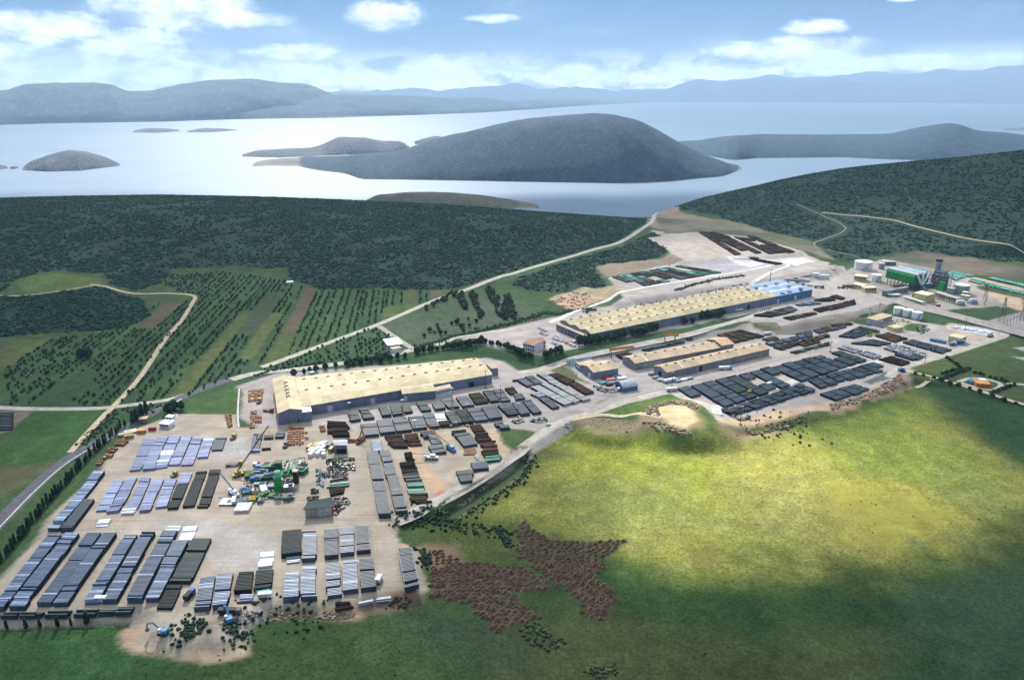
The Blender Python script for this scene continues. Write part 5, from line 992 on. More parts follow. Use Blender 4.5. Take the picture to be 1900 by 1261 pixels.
# cross shed at its left end
A=W('f',505,733);B=W('f',757,700);C=W('f',673,220,10);Dd=W('f',441,246,9)
shed('cross_shed',[A,B,C,Dd],9.0,[(0,0),(1,0)],WALLB,ROOFC,'dummy') if False else None
def cross(q,eave,rise,label):
    q=np.asarray(q)[:,:2]; q2=[q[0],q[3],q[2],q[1]]   # turn so the ridge runs front to back
    return q2
qq=[A,Dd,C,B]   # front = left long side
shed('cross_shed',qq,9.0,[(0,0),(.5,2.6),(1,.6)],WALLB,ROOFC,'taller cream-roofed shed set crosswise at the left end of the long shed',panel=9,
  doors=[(.35,.8,'L',0,1.6,YEL,'loading_rail'),(.80,.85,'L',0,2.6,DARK,'door')],vents=None)
mb=MB();c0=(qq[0]+qq[3])/2*.0
for i,(s_,t_2) in enumerate(((.33,.47),(.42,.47),(.52,.47),(.63,.47),(.74,.47))):
    p=bil([np.array(v) for v in qq],s_,t_2); r_=root('roof_vent',(p[0],p[1],float(H(*p))+11.9),f'{ORD[i]} dark bracket vent from the near end on the cross shed roof ridge','roof vent','vents on the cross shed roof'); v=MB(); v.box(0,0,0,.8,3.2,.6,.2); v.box(1,1.4,0,2,.6,.6,.2); v.build('duct',STEELD,r_)
P1=W('f',760,700);P2=W('f',852,690); u2=(P2-P1); shed('lean_to',[P1,P2,P2-u*7,P1-u*7],7.6,[(0,0),(1,.5)],WALLB,ROOFW,'white-topped lean-to joining the cross shed and the long shed',cat='lean-to')
# 2 very long shed on the plateau
FL=W('i',552,1004);BLg=W('i',203,878); FRx=W('j',800,590); U_=(FRx-FL)/np.linalg.norm(FRx-FL); N_=np.array([-U_[1],U_[0]]); L1=np.linalg.norm(FRx-FL); Wd=50.0
BLp=FL+N_*Wd; 
q=[FL,FRx,FRx+N_*Wd,FL+N_*Wd]
shed('factory_shed',q,8.5,gab(2.6,3),WALLB,ROOFC,'very long cream-roofed shed with three ridges on the upper plateau',panel=9,vents=22,ventrows=(.166,.5,.833),z=5,
  doors=[D(.82,.835,DARK,5),(.02,.05,0,0,3,DARK,'door')]+[(.05+i*.1,.11+i*.1,'L',1+(i%2),2.2+(i%2)*2,DARK,'window') for i in range(9)],skyl=[(.10,.104,.01,.16),(.42,.423,.01,.16),(.74,.742,.3,.48)])
BRx=W('j',1180,515); q=[FRx+U_*.4,BRx,BRx+N_*Wd,FRx+N_*Wd+U_*.4]
shed('blue_shed',q,8.3,gab(2.4,3),WALLU,ROOFU,'bright blue shed with pale blue roof at the far end of the very long shed',panel=9,z=5,doors=[D(.02,.07,WHT,4.5),D(.5,.56,WHT,4.5)],skyl=[(.05,.95,.31,.35),(.05,.95,.64,.68)])
for i,(x_,y_) in enumerate(((500,440),(590,425),(690,405),(808,380),(940,408),(1065,432),(945,467),(870,485))):
    p=W('j',x_,y_,11); r_=root('roof_fan',(p[0],p[1],5+10.6),f'blue round roof ventilator, {ORD[i]} on the blue shed roof','roof ventilator','ventilators on the blue shed'); m2=MB(); m2.cyl(0,0,0,1.4,2.6,2.2,12,dome=.5); m2.build('ventilator_drum',tmat('mid_blue_paint',(.09,.22,.42),.5,.3),r_)
q=[FL-U_*5,FL,FL+N_*Wd,FL-U_*5+N_*Wd]; shed('office_strip',[np.array(v) for v in q],6.3,[(0,0),(1,0)],WALLB,ROOFB,'low office strip across the left end of the very long shed',cat='office strip',z=5,over=.3,doors=[(.03+i*.075,.07+i*.075,'L',3.4,4.6,DARK,'window') for i in range(13)]+[(.05+i*.12,.09+i*.12,'L',.1,2.2,DARK,'door') for i in range(7)])
# 3 twin tan sheds
A=W('h',1020,497); B=W('j',135,1140); u3=(B-A)/np.linalg.norm(B-A); n3=np.array([-u3[1],u3[0]]); Bx=A+u3*108
shed('tan_shed',[A,Bx,Bx+n3*19,A+n3*19],6.3,gab(2.6),[WALLG,WALLR][0],ROOFB,'rear one of the twin tan-roofed sheds, with rust streaked side',panel=9,vents=10,skyl=[(.12,.128,.02,.48),(.60,.606,.02,.48)],doors=[(.08,.27,0,0,4.6,mat('pale_panel',(.38,.42,.40),.7),'sliding_door'),(.29,.99,0,.2,4.4,WALLR,'rusty_side_panel')])
shed('tan_shed',[Bx-u3*12-n3*1,Bx+u3*2-n3*1,Bx+u3*2+n3*20,Bx-u3*12+n3*20],8.2,gab(2.8),WALLG,tmat('orange_tan_roof',(.55,.36,.22),.7,.2),'short taller shed with orange-tan roof closing the rear twin shed',panel=7,doors=[(.3,.7,'R',0,5,WALLB,'door')])
A=W('h',1357,592); B=W('j',725,1140); u4=(B-A)/np.linalg.norm(B-A); n4=np.array([-u4[1],u4[0]])
shed('tan_shed',[A,B,B+n4*17,A+n4*17],6.3,gab(2.5),WALLG,ROOFB,'front one of the twin tan-roofed sheds, facing the dark pipe yard',panel=9,vents=12,skyl=[(.15,.157,.02,.48),(.48,.486,.02,.48)],doors=[(.30,.325,0,0,5,DARK,'door'),(.4,.62,'L',0,4.5,DARK,'door'),(.7,.98,0,.2,4.6,WALLR,'rusty_side_panel')])
A=W('h',578,598);B=W('h',840,552); u5=(B-A)/np.linalg.norm(B-A); n5=np.array([-u5[1],u5[0]])
shed('small_shed',[A,B,B+n5*21,A+n5*21],6.6,gab(2.0),WALLB,ROOFB,'short tan-roofed workshop with blue-grey walls near the road junction',cat='workshop',doors=[(.25,.4,'L',0,4,DOORM,'door')],vents=3)
shed('small_shed',[A+n5*21.3,B+n5*21.3-u5*8,B+n5*31-u5*8,A+n5*31],5.0,[(0,.2),(1,0)],WALLU,ROOFB,'flat-roofed blue-fronted store behind the short workshop',cat='workshop',over=.2,doors=[(.2,.8,'L',2.4,3.6,WHT,'sign_band')])
A=W('h',303,447);B=W('h',560,403); uw=(B-A)/np.linalg.norm(B-A); nw=np.array([-uw[1],uw[0]]); shed('white_building',[A,B,B+nw*4,A+nw*4],4.6,[(0,0),(1,0)],WHT,tmat('grey_flat_roof',(.28,.28,.28)),'long narrow white container building by the roadside',cat='container building',over=.1,doors=[(.5,.502,0,.2,4.4,DARK,'joint'),(.05,.3,'L',2,3,DARK,'window'),(.06,.09,0,.3,3,BLU,'door')])
# hangar with arched roof
A=W('h',893,733);B=W('h',1048,708); ua=(B-A)/np.linalg.norm(B-A); na=np.array([-ua[1],ua[0]])
shed('arched_hangar',[A,B,B+na*13,A+na*13],4.0,[(t,2.8*math.sin(PI*t)**.8) for t in np.linspace(0,1,11)],WALLU,tmat('grey_arch_roof',(.36,.40,.42),.6,.15),'blue hangar with a grey arched roof beside the scrap corner',cat='hangar',over=.3,doors=[(.2,.85,'L',0,4.2,DARK,'door')])
# grey shelter in the middle yard and dark open shelter
A=W('f',1100,1040,0);B=W('f',1232,1040,0);C=W('f',1220,895,7);Dd=W('f',1078,905,7)
shed('grey_shed',[A,B,C,Dd],6.5,[(0,0),(.5,.8),(1,.4)],WALLG,tmat('lilac_roof',(.42,.44,.52),.6,.12),'square grey-roofed shed beside the white containers in the yard',cat='store shed',doors=[(.1,.9,0,.1,3.6,DARK,'opening')])
A=W('c',1072,1262);B=W('c',1350,1240);C=W('c',1345,1040,5);Dd=W('c',1100,1085,5)
shed('dark_shelter',[A,B,C,Dd],4.2,[(0,1.4),(.5,.5),(1,0)],WALLY and tmat('cream_edge',(.45,.45,.38)),tmat('netting_roof',(.022,.040,.042),.8,.4,.3),'low open shelter with a dark netted roof and pale front wall',cat='shelter',over=.8)
# office and small houses
def house(kk,x0,y0,x1,y1,dep,h,wm,rm,label,cat='building',rise=0.0,wins=(),z=None,rows=1,over=.25,nm='building'):
    A=W(kk,x0,y0);B=W(kk,x1,y1);u=(B-A)/np.linalg.norm(B-A);n_=np.array([-u[1],u[0]])
    dw=[((i+.2)/w_,(i+.8)/w_,t,h/rows*(r+.45),h/rows*(r+.85),GLASS,'window') for (t,w_) in wins for i in range(w_) for r in range(rows)]
    return shed(nm,[A,B,B+n_*dep,A+n_*dep],h,gab(rise) if rise else [(0,0),(1,0)],wm,rm,label,cat=cat,panel=8,over=over,doors=dw)
house('s',120,1065,205,1085,14,7,WALLW,tmat('red_tile_roof',(.36,.20,.16)),'white two-storey office with red tiled roof above the grass slope','office',1.5,((0,5),('L',4)),rows=2)
house('s',205,1062,285,1048,12,7,tmat('pink_wall',(.50,.36,.32)),tmat('red_tile_roof',(.3,.2,.2)),'pink office wing with red tiled roof joined to the white office','office',1.5,((0,5),),rows=2)
house('r',985,833,1095,820,20,5.5,WALLW,ROOFW,'white house with a bright white flat roof beside the small access road','house',0,((0,4),('L',3)))
house('r',1030,850,1085,835,7,4.0,WALLW,ROOFC,'small cream-roofed porch below the white house','porch')
house('r',245,347,290,345,6,3,WHT,ROOFW,'tiny white hut at the top edge of the orchards','hut')
house('a',1408,253,1490,262,7,3.2,WHT,ROOFW,'low white gatehouse with flat roof at the yard entrance','gatehouse',0,((0,4),),nm='gatehouse')
house('a',1462,192,1518,198,4,3.2,WHT,ROOFW,'small white cabin behind the gatehouse','cabin',0,((0,2),))
house('a',1225,215,1300,208,5,3,GREY,ROOFB,'small grey hut among the tall gatehouse cypresses','hut')
house('f',838,220,880,214,4,3,tmat('pale_green_wall',(.25,.42,.36)),tmat('pale_green_wall'and'mint_roof',(.30,.48,.42)),'small mint green cabin on the slope behind the cream shed','cabin')
# ---------------------------------------------------------------- power plant
def tank(kk,x,y,rad,h,label,mm=None,dome=.8,nm='storage_tank',band=None,n=28):
    p=at(*zp_(kk,x,y)); r_=root(nm,tuple(p),label,'tank'); m2=MB(); m2.cyl(0,0,-.5,h,rad,rad,n); m2.build('tank_shell',mm or WHT,r_); m3=MB(); m3.cyl(0,0,h+.01,h+.02,rad*.99,rad*.99,n,dome=dome); m3.build('tank_roof',tmat('tank_roof_paint',(.66,.66,.62),.6,.1),r_)
    m4=MB(); a0=4.2
    for i in range(9): a=a0+i*.09; m4.box((rad+.5)*math.cos(a),(rad+.5)*math.sin(a),h*i/9,1.0,1.2,h*.05,a)
    m4.build('stair',STEEL,r_)
    if band:
        for z_ in band: m5=MB(); m5.cyl(0,0,z_,z_+.8,rad+.25,rad+.25,n); m5.build('band',STEEL,r_)
    return r_
tank('k',122,222,11.2,10.5,'largest white storage tank behind the power plant'); tank('k',262,352,6.0,8.5,'mid-sized white tank beside the green plant hall'); tank('k',316,222,3.7,8,'slim grey tank beside the largest white tank',tmat('warm_grey_paint',(.33,.31,.30)))
for i,(x_,y_) in enumerate(((498,702),(594,726),(691,750))): tank('k',x_,y_,5.4,7.6,f'white fuel tank, {ORD[i]} from the left of three on the lawn')
for (x_,y_) in ((482,668),(577,690),(672,716)):
    pass
house('k',330,186,472,188,8,5,GREY,tmat('pale_flat_roof',(.45,.47,.5)),'low grey flat-roofed store above the plant hall','store',0,((0,6),))
house('k',25,345,150,360,11,6,WALLY,tmat('cream_flat_roof',(.62,.55,.38)),'cream plant building left of the mid-sized tank','plant building',0,((0,5),))
house('k',0,420,105,445,12,4.5,WALLY,tmat('cream_flat_roof',(.62,.55,.38)),'low cream workshop nearest the plateau, left of the plant','plant building',0,((0,5),))
house('k',140,475,262,470,8,5.5,WALLY,tmat('cream_flat_roof',(.62,.55,.38)),'cream and white switch building beside the conveyor bridge','plant building',0,((0,4),))
house('j',1200,300,1260,318,4,3.5,WHT,tmat('pale_blue_roof',(.50,.65,.75)),'left one of two long pale blue roofed cabins','cabin'); house('j',1270,318,1365,330,4,3.5,WHT,tmat('pale_blue_roof',(.50,.65,.75)),'right one of two long pale blue roofed cabins','cabin')
house('k',638,545,795,585,15,7.5,WALLY,GRN and tmat('green_grey_roof',(.12,.22,.16),.7,.4),'yellow control building with a green-grey roof in front of the plant','control building',0,((0,9),),rows=1,nm='control_building')
house('k',795,585,872,562,15,8.5,WALLY,tmat('cream_flat_roof',(.62,.55,.38)),'yellow wing of the control building with a brown doorway','control building',0,())
house('k',185,805,258,832,9,5,tmat('lilac_wall',(.36,.38,.46)),ROOFC,'short end of the lilac pump house with red-brown cornice','pump house'); house('k',258,832,428,775,11,6,tmat('lilac_wall',(.36,.38,.46)),ROOFC,'lilac-grey pump house with cream roof and red-brown cornice','pump house',0,((0,7),),nm='pump_house')
house('k',455,895,548,880,9,4,WALLY,ROOFC,'small yellow hut between yard and lawn','hut')
house('k',1150,1028,1212,1000,11,6,WALLY,tmat('cream_flat_roof',(.62,.55,.38)),'small yellow building beside the round green plot at the yard end','plant building',0,((0,2),)); house('k',1070,1005,1140,1030,6,4,BLU,ROOFW,'blue cabin leaning on the small yellow building','cabin')
house('m',1425,725,1560,735,9,3.2,ORNG,tmat('orange_flat_roof',(.50,.25,.08)),'orange gas plant block inside the fenced loop','gas plant block'); house('m',1335,685,1400,700,8,2.5,LBLU,tmat('teal_cover',(.12,.30,.36)),'blue and teal pipework skid inside the fenced loop','gas skid'); house('m',1460,690,1520,695,5,3,WHT,ROOFW,'white kiosk inside the fenced loop','kiosk')
# raised green condenser hall
A=W('k',385,395);B=W('k',640,462); u=(B-A)/np.linalg.norm(B-A); n_=np.array([-u[1],u[0]]); L_=np.linalg.norm(B-A)*1.18; D_=24; A=A-u*5
z0=float(H(*A)); r_=root('condenser_hall',(A[0],A[1],z0),'large green condenser hall on steel legs with blue and white roof ducts','plant hall',rz=math.atan2(u[1],u[0]))
m2=MB()
prof=[(0,9),(0,17),(1.5,19.5),(D_-1.5,19.5),(D_,17),(D_,9),(D_-2,8),(2,8)]
for i in range(10):
    for (a,b) in zip(prof,prof[1:]+prof[:1]): m2.face([(L_*i/10,a[0],a[1]),(L_*(i+1)/10,a[0],a[1]),(L_*(i+1)/10,b[0],b[1]),(L_*i/10,b[0],b[1])])
m2.face([(0,y,z) for y,z in prof]); m2.face([(L_,y,z) for y,z in prof][::-1]); m2.build('green_casing',tmat('hall_green',(.015,.21,.055),.55,.2,.1),r_)
for i in range(3):
    m3=MB(); y=3.5+i*8.3; m3.box(L_/2-1,y+.3,19.55,L_*.96,3.4,1.6,0); m3.build('white_duct',WHT,r_); m3=MB(); m3.box(L_/2-1,y+4.0,19.6,L_*.94,3.0,1.1,0); m3.build('blue_panel',tmat('navy_panel',(.05,.10,.32),.4,.3),r_)
for i in range(8):
    for y in (2,D_-2):
        m4=MB(); x=2+i*(L_-4)/7; m4.bar((x,y,-.5),(x,y,8),.8); m4.build('leg',STEELD,r_)
m4=MB()
for i in range(7):
    x=2+i*(L_-4)/7; x2=x+(L_-4)/7; m4.bar((x,2,.5),(x2,2,7.5),.35); m4.bar((x2,2,.5),(x,2,7.5),.35)
m4.build('bracing',STEELD,r_)
for y0,y1,t in ((D_/2,1.5,'V'),(D_/2,D_-1.5,'V'),(D_/2,D_/2,'V')):
    m5=MB(); m5.bar((L_+1.5,y0,6),(L_+1.5,y1,21.5),1.9,n=10); m5.build('steam_duct',WHT,r_)
m5=MB(); m5.bar((L_+1.5,D_/2,7),(L_+14,D_/2-8,4),2.6,n=10); m5.build('main_duct',tmat('dull_blue_duct',(.12,.18,.30),.5,.3),r_)
# boiler tower
p=at(*zp_('k',905,425)); r_=root('boiler_tower',tuple(p),'dark steel boiler tower with a grey chimney stack beside the green hall','boiler tower',rz=math.atan2(u[1],u[0])); m2=MB(); m2.box(0,3,0,15,11,16,0); m2.box(0,3,16,13,9,4.5,0,taper=.8); m2.build('boiler_casing',tmat('dark_blue_steel',(.12,.15,.20),.6,.6,.3),r_)
for i in range(5):
    m3=MB()
    for z_ in (4*i,4*i+1.2): m3.bar((-10,-4,z_+.5),(10,-4,z_+.5),.35); m3.bar((-10,10,z_+.5),(10,10,z_+.5),.35); m3.bar((-10,-4,z_+.5),(-10,10,z_+.5),.35); m3.bar((10,-4,z_+.5),(10,10,z_+.5),.35)
    m3.build('gallery',STEEL,r_)
for x in (-10,-3.3,3.3,10):
    for y in (-4,10): m3=MB(); m3.bar((x,y,-.5),(x,y,21),.5); m3.build('column',STEELD,r_)
for x in (-10,-3.3,3.3): m3=MB(); m3.bar((x,-4.2,0),(x+6.7,-4.2,20),.3); m3.build('brace',STEELD,r_)
m3=MB(); m3.cyl(-7,6,10,31,3.3,3.3,18); m3.build('chimney_stack',tmat('stack_grey',(.24,.30,.36),.5,.2),r_); m3=MB(); m3.cyl(-7,6,31,33,3.7,3.7,18); m3.build('stack_collar',DARK,r_)
m3=MB(); m3.hexa([(6,-10,-.2),(15,-10,-.2),(15,-3,-.2),(6,-3,-.2)],[(6,-6,9),(13,-6,9),(13,-3,11),(6,-3,11)]); m3.build('green_hopper',GRN,r_)
# turbine duct halls etc.
house('k',640,430,860,425,7,5,tmat('dull_blue_duct',(.12,.18,.30)),tmat('dull_blue_roof',(.15,.22,.34)),'blue pipe gallery running under the V ducts','pipe gallery')
house('k',360,515,600,470,5,6,GREY,tmat('conveyor_roof',(.20,.23,.27)),'long grey conveyor bridge in front of the green hall','conveyor bridge')
house('k',880,530,1105,598,7,6.5,tmat('beige_wall',(.46,.42,.33)),tmat('beige_roof',(.55,.52,.45)),'long beige filter house right of the control building','filter house',0,((0,8),))
house('k',1150,545,1240,560,5,5,tmat('beige_wall',(.46,.42,.33)),tmat('beige_roof',(.55,.52,.45)),'short beige duct house between the two transformer units','filter house')
house('k',1010,490,1080,500,7,7,STEEL,tmat('grey_flat_roof',(.28,.28,.28)),'grey machine house left of the banded cooling tank','machine house')
tank('k',1160,480,8.6,10.5,'round banded cooling tank with pale rings in the plant',tmat('pale_green_tank',(.30,.40,.34)),.3,'cooling_tank',(2,5,8)); tank('k',1205,520,3.5,6,'small green tank in front of the banded cooling tank',tmat('pale_green_tank2',(.14,.25,.18)))
for x_,y_,l in ((1150,605,'left'),(1285,590,'right')):
    p=at(*zp_('k',x_,y_)); r_=root('transformer',tuple(p),f'pale cylindrical machine unit, {l} one of the pair in the plant forecourt','transformer'); m2=MB(); m2.box(0,0,0,9,6,2.5,.2); m2.build('skid',STEEL,r_); m2=MB(); m2.bar((-4,0,4),(4,0,4),3.2,n=12); m2.build('drum',WHT,r_); m2=MB(); m2.cyl(3,3,0,7,1,1,8); m2.build('exhaust',STEEL,r_)
p=at(*zp_('k',918,618)); r_=root('red_valve_house',tuple(p),'bright red fire pump unit on the small lawn','fire pump'); m2=MB(); m2.box(0,0,0,4,3,2.4,.2); m2.build('housing',RED,r_); m2=MB(); m2.box(0,0,2.42,3.6,2.6,.3,.2); m2.build('lid',WHT,r_)
for (x0,y0,x1,y1,l) in ((390,522,523,520,'short'),(532,532,745,603,'long')):
    A=W('k',x0,y0);B=W('k',x1,y1);u_=(B-A)/np.linalg.norm(B-A);nn=np.array([-u_[1],u_[0]]); z_=float(H(*A)); r_=root('carport',(A[0],A[1],z_),f'{l} pale green carport roof along the plant road','carport'); m2=MB(); Bq=B-A; m2.hexa([(0,0,2.6),(*Bq,2.6),(*(Bq+nn*4.5),2.9),(*(nn*4.5),2.9)],[(0,0,2.8),(*Bq,2.8),(*(Bq+nn*4.5),3.1),(*(nn*4.5),3.1)]); m2.build('canopy',tmat('mint_canopy',(.48,.62,.56)),r_)
    m2=MB()
    for i in range(6): c_=Bq*(i+.5)/6+nn*2.2; m2.bar((*c_,-.2),(*c_,2.7),.25)
    m2.build('posts' if False else 'post_row',STEEL,r_)
for x_,y_,hh,l in ((185,755,11,'shorter'),(283,738,15,'taller')):
    p=at(*zp_('k',x_,y_)); r_=root('chimney',tuple(p),f'{l} of the two slim pale chimneys beside the pump house','chimney'); m2=MB(); m2.cyl(0,0,-.3,hh,1.0,.7,10); m2.build('chimney_shaft',tmat('pale_grey_paint',(.50,.52,.55)),r_); m2=MB(); m2.cyl(0,0,hh,hh+.8,.9,.9,10); m2.build('cap_ring',STEELD,r_)
p0=at(*zp_('k',832,985));p1=at(*zp_('k',1005,1018)); r_=root('blue_pipe',tuple(p0),'long thick blue pipe lying at the yard end','pipeline'); m2=MB(); d_=p1-p0; m2.bar((0,0,1.6),(d_[0],d_[1],d_[2]+1.6),2.4,n=10); m2.build('pipe_shell',tmat('sky_blue_pipe',(.10,.26,.52),.5,.3),r_); m2=MB()
for i in range(5): c_=d_*(i+.5)/5; m2.box(c_[0],c_[1],0,.8,3,.9)
m2.build('saddle',STEEL,r_)
# rounded banked LNG drums pad
for i in range(5):
    A=at(*zp_('k',1110+i*88,845+i*14)); r_=root('low_tank',tuple(A),f'pale blue low settling basin cover, {ORD[i]} from the left on the pale pad','basin cover','basin covers on the pad'); m2=MB(); m2.box(0,0,0,9,5,.9,.5); m2.build('cover_panel',tmat('icy_cover',(.50,.56,.66),.5,.3),r_)
p=at(*zp_('k',1475,945)); r_=root('pump_skid',tuple(p),'dark pump skid at the end of the pale pad','pump skid'); m2=MB(); m2.box(0,0,0,6,3,1.5,.4); m2.build('skid',STEELD,r_); m2=MB(); m2.cyl(-1.5,0,1.5,3.5,1,1,8); m2.cyl(1.5,.4,1.5,3.2,.8,.8,8); m2.build('vessel',STEEL,r_)
# ---------------------------------------------------------------- vehicles, cranes, masts, machines
GLZ=tmat('vehicle_glass',(.02,.03,.04),.2,.2,spec=.6)
def R_(kk,x,y,label,cat,name,rz=0,group=None):
    p=at(*zp_(kk,x,y)); return root(name,tuple(p+np.array([0,0,.12])),label,cat,group,rz)
def excavator(kk,x,y,rz,label,m1):
    r_=R_(kk,x,y,label,'excavator','excavator',rz); b=MB()
    for s in(-1,1): c_=MB(); c_.box(0,s*1.25,0,4.2,.7,.95); c_.build('track',BLK,r_)
    b.box(-.3,0,1.0,3.6,2.8,1.3); b.box(-1.5,0,2.2,1.3,2.6,.7); bo=b.build('body',m1,r_)
    c_=MB(); c_.box(1.0,.85,1.3,1.5,1.2,1.9); c_.build('cab',[WHT],r_)
    c_=MB(); c_.bar((1.2,-.3,1.8),(4.6,-.3,5.2),.75); c_.bar((4.6,-.3,5.2),(7.4,-.3,4.2),.65); c_.build('boom',m1,r_)
    c_=MB(); c_.bar((7.4,-.3,4.4),(8.0,-.3,1.6),.5); c_.box(7.8,-.3,.5,1.3,1.3,1.2); c_.build('bucket',STEELD,r_)
def crane(kk,x,y,rz,L,elv,label,m1,mb_m=None):
    r_=R_(kk,x,y,label,'mobile crane','mobile_crane',rz); b=MB(); b.box(0,0,.7,9,2.7,1.2); b.box(3.8,0,.9,1.6,2.5,1.8); b.build('chassis',m1,r_)
    c_=MB()
    for i in range(4):
        for s in(-1,1): c_.cyl(-3.2+i*2.1,s*1.2,0,1.1,.6,.6,8)
    c_.build('wheels',BLK,r_) if False else None
    for i in range(4):
        w_=MB(); w_.box(-3.2+i*2.1,0,0,1.1,2.9,1.05); w_.build('wheel',BLK,r_)
    b=MB(); b.box(-1,0,1.95,3.4,2.4,1.6); b.build('cab',m1,r_)
    b=MB(); b.bar((-1.5,0,3),(-1.5+L*math.cos(elv),0,3+L*math.sin(elv)),.75); b.build('boom',mb_m or m1,r_)
    b=MB(); e=(-1.5+L*math.cos(elv),0,3+L*math.sin(elv)); b.bar(e,(e[0],0,max(1.5,e[2]*.35)),.12); b.build('hoist_cable',STEELD,r_)
def truck(kk,x,y,rz,L,label,m1,m2):
    r_=R_(kk,x,y,label,'truck','truck',rz); b=MB(); b.box(L/2+1.3,0,.5,2.2,2.4,2.5); b.build('cab',m1,r_); b=MB(); b.box(0,0,1.0,L,2.45,2.0 if m2 is not STEELD else .4); b.build('trailer',m2,r_)
    for xx in (-L/2+1.2,-L/2+2.5,L/2-.5,L/2+1.6): w_=MB(); w_.box(xx,0,0,1.0,2.5,1.0); w_.build('wheel',BLK,r_)
def car_mesh(m1):
    b=MB(); b.box(0,0,.3,4.3,1.75,.65); b.box(-.2,0,.95,2.3,1.55,.55,mi=1,mtop=0,taper=.8)
    for xx in(-1.4,1.4): b.box(xx,0,0,.65,1.8,.6,mi=2)
    return b.build('car',[m1,GLZ,BLK])
CARS=[]
for nm,cl in (('white',(.75,.77,.8)),('silver',(.42,.44,.47)),('black',(.02,.02,.025)),('red',(.4,.03,.03)),('blue',(.04,.10,.3)),('grey',(.15,.16,.17))):
    o=car_mesh(tmat(nm+'_car_paint',cl,.3,.1,.05,1,.5)); CARS.append((nm,o.data)); bpy.data.objects.remove(o)
def cars(a,b,n,where,group,ang=None,fill=.9):
    A=at(*zp_(*a));B=at(*zp_(*b)); d_=B-A; th=(math.atan2(d_[1],d_[0])+PI/2) if ang is None else ang
    for i in range(n):
        if random.random()>fill: continue
        p=A+d_*(i+.5)/n; nm,me=random.choice(CARS if random.random()<.5 else CARS[:2]); o=bpy.data.objects.new('parked_car',me); COL.objects.link(o); o.location=(p[0],p[1],float(H(p[0],p[1]))+.12); o.rotation_euler=(0,0,th+random.uniform(-.06,.06)); tag(o,f'{nm} car, {ORD[i]} from the left {where}','car',group)
cars(('i',175,930),('i',250,985),9,'in the row nearest the long shed front','cars by the long shed front'); cars(('i',340,985),('i',440,1030),10,'in the row at the shed corner','cars at the shed corner'); cars(('i',150,965),('i',255,995),9,'in the middle parking row','cars in the middle parking row')
cars(('i',150,1010),('i',235,1060),9,'in the row beside the office hedge','cars beside the office hedge'); cars(('i',285,1010),('i',380,1050),9,'in the row of the pines corner','cars of the pines corner row'); cars(('i',0,855),('i',75,890),5,'in the upper parking rank','cars in the upper rank'); cars(('i',20,905),('i',100,935),6,'in the second parking rank','cars in the second rank'); cars(('r',1560,765),('r',1700,775),14,'on the parking strip left of the office','cars left of the office')
cars(('r',1600,750),('r',1660,745),8,'in the back line left of the office','cars in the back line left of the office')
for kk,x,y,a,l in (('h',100,1085,.9,'white car driving on the road below the pale meadow corner'),('g',1590,855,.8,'white car on the bend of the lower main road'),('g',1230,385,.5,'dark car parked where the slate stacks meet the road')):
    p=at(*zp_(kk,x,y)); nm,me=CARS[0 if 'white' in l else 2]; o=bpy.data.objects.new('parked_car',me); COL.objects.link(o); o.location=(p[0],p[1],p[2]+.15); o.rotation_euler=(0,0,a); tag(o,l,'car')
excavator('e',205,960,2.2,'blue excavator lifting scrap beside the dark truck at the bank',LBLU); excavator('b',1440,1025,PI-.15,'blue excavator with white cab on the earth platform at the bottom',LBLU)
truck('e',190,895,0.0,8,'dark open truck standing next to the blue excavator',STEELD,tmat('dark_body',(.02,.03,.05),.6,.3)); truck('b',1660,715,1.4,4.5,'short dark blue truck parked alone on the gravel',BLU,tmat('dark_body2',(.01,.015,.02),.6,.3)); truck('e',485,762,.1,4,'small white van beside the single pipe run',WHT,WHT); truck('e',1448,640,1.4,2.5,'white van at the right edge of the nearer middle row',WHT,WHT); truck('b',870,742,0,3,'small white van between two of the longest stacks',WHT,WHT)
truck('f',375,590,-.2,6,'red and dark truck crane on the paved strip beside the cross shed',RED,STEELD); truck('c',290,710,.2,8,'yellow flatbed loader crossing the left yard',YEL,STEELD); truck('c',293,430,1.4,3,'small yellow loader at the end of the pale blue rows',YEL,STEELD); truck('a',1525,690,1.3,2.5,'small dark loader between the pale blue rows',YEL,STEELD)
truck('f',285,505,1.5,3.5,'brown forklift under the first orange bundles',YEL,STEELD); truck('f',565,975,1.5,3,'small dark forklift left of the big orange block',GREY,STEELD); truck('j',700,925,.4,6,'white truck at the edge of the brown block',WHT,WHT); truck('l',590,375,.1,9,'pale blue and white truck along the front twin shed',LBLU,WHT); truck('l',20,605,.2,7,'white lorry at the corner of the large dark yard',WHT,WHT); truck('h',1375,625,.5,9,'white trailer lorry in front of the twin sheds',WHT,WHT)
truck('j',390,675,.3,8,'white lorry at the loading bay of the very long shed',WHT,WHT); truck('j',1245,425,-.2,9,'dark lorry among the trailers beyond the blue shed',tmat('dark_body3',(.03,.04,.05)),STEEL); truck('k',1065,1035,.5,6,'pale lorry next to the blue cabin',WHT,LBLU); truck('d',905,295,.5,4,'small dark tractor by the olive heap under the white tarpaulin',GREY,STEELD); truck('l',1060,550,.6,3,'white van parked among the slate stacks',WHT,WHT); truck('h',855,715,.6,4,'white lorry cab beside the blue arched hangar',WHT,WHT)
truck('m',685,570,.4,4,'pale lorry at the kink of the perimeter road',WHT,LBLU); truck('l',780,905,.3,9,'flatbed with brown load near the light mast by the pit',GREY,STEELD)
crane('c',370,815,.75,34,.80,'mobile crane with a tall dark lattice boom beside the green machinery',YEL,STEELD); crane('c',310,1020,2.45,18,.45,'mobile crane with white boom at the lower left of the machinery',WHT,STEEL); crane('d',900,545,2.25,34,.12,'crane with a very long low orange boom lying over the gravel',LBLU,ORNG); crane('l',860,640,1.2,11,1.1,'yellow crawler crane among the slate stacks',tmat('dull_yellow',(.28,.22,.08)))
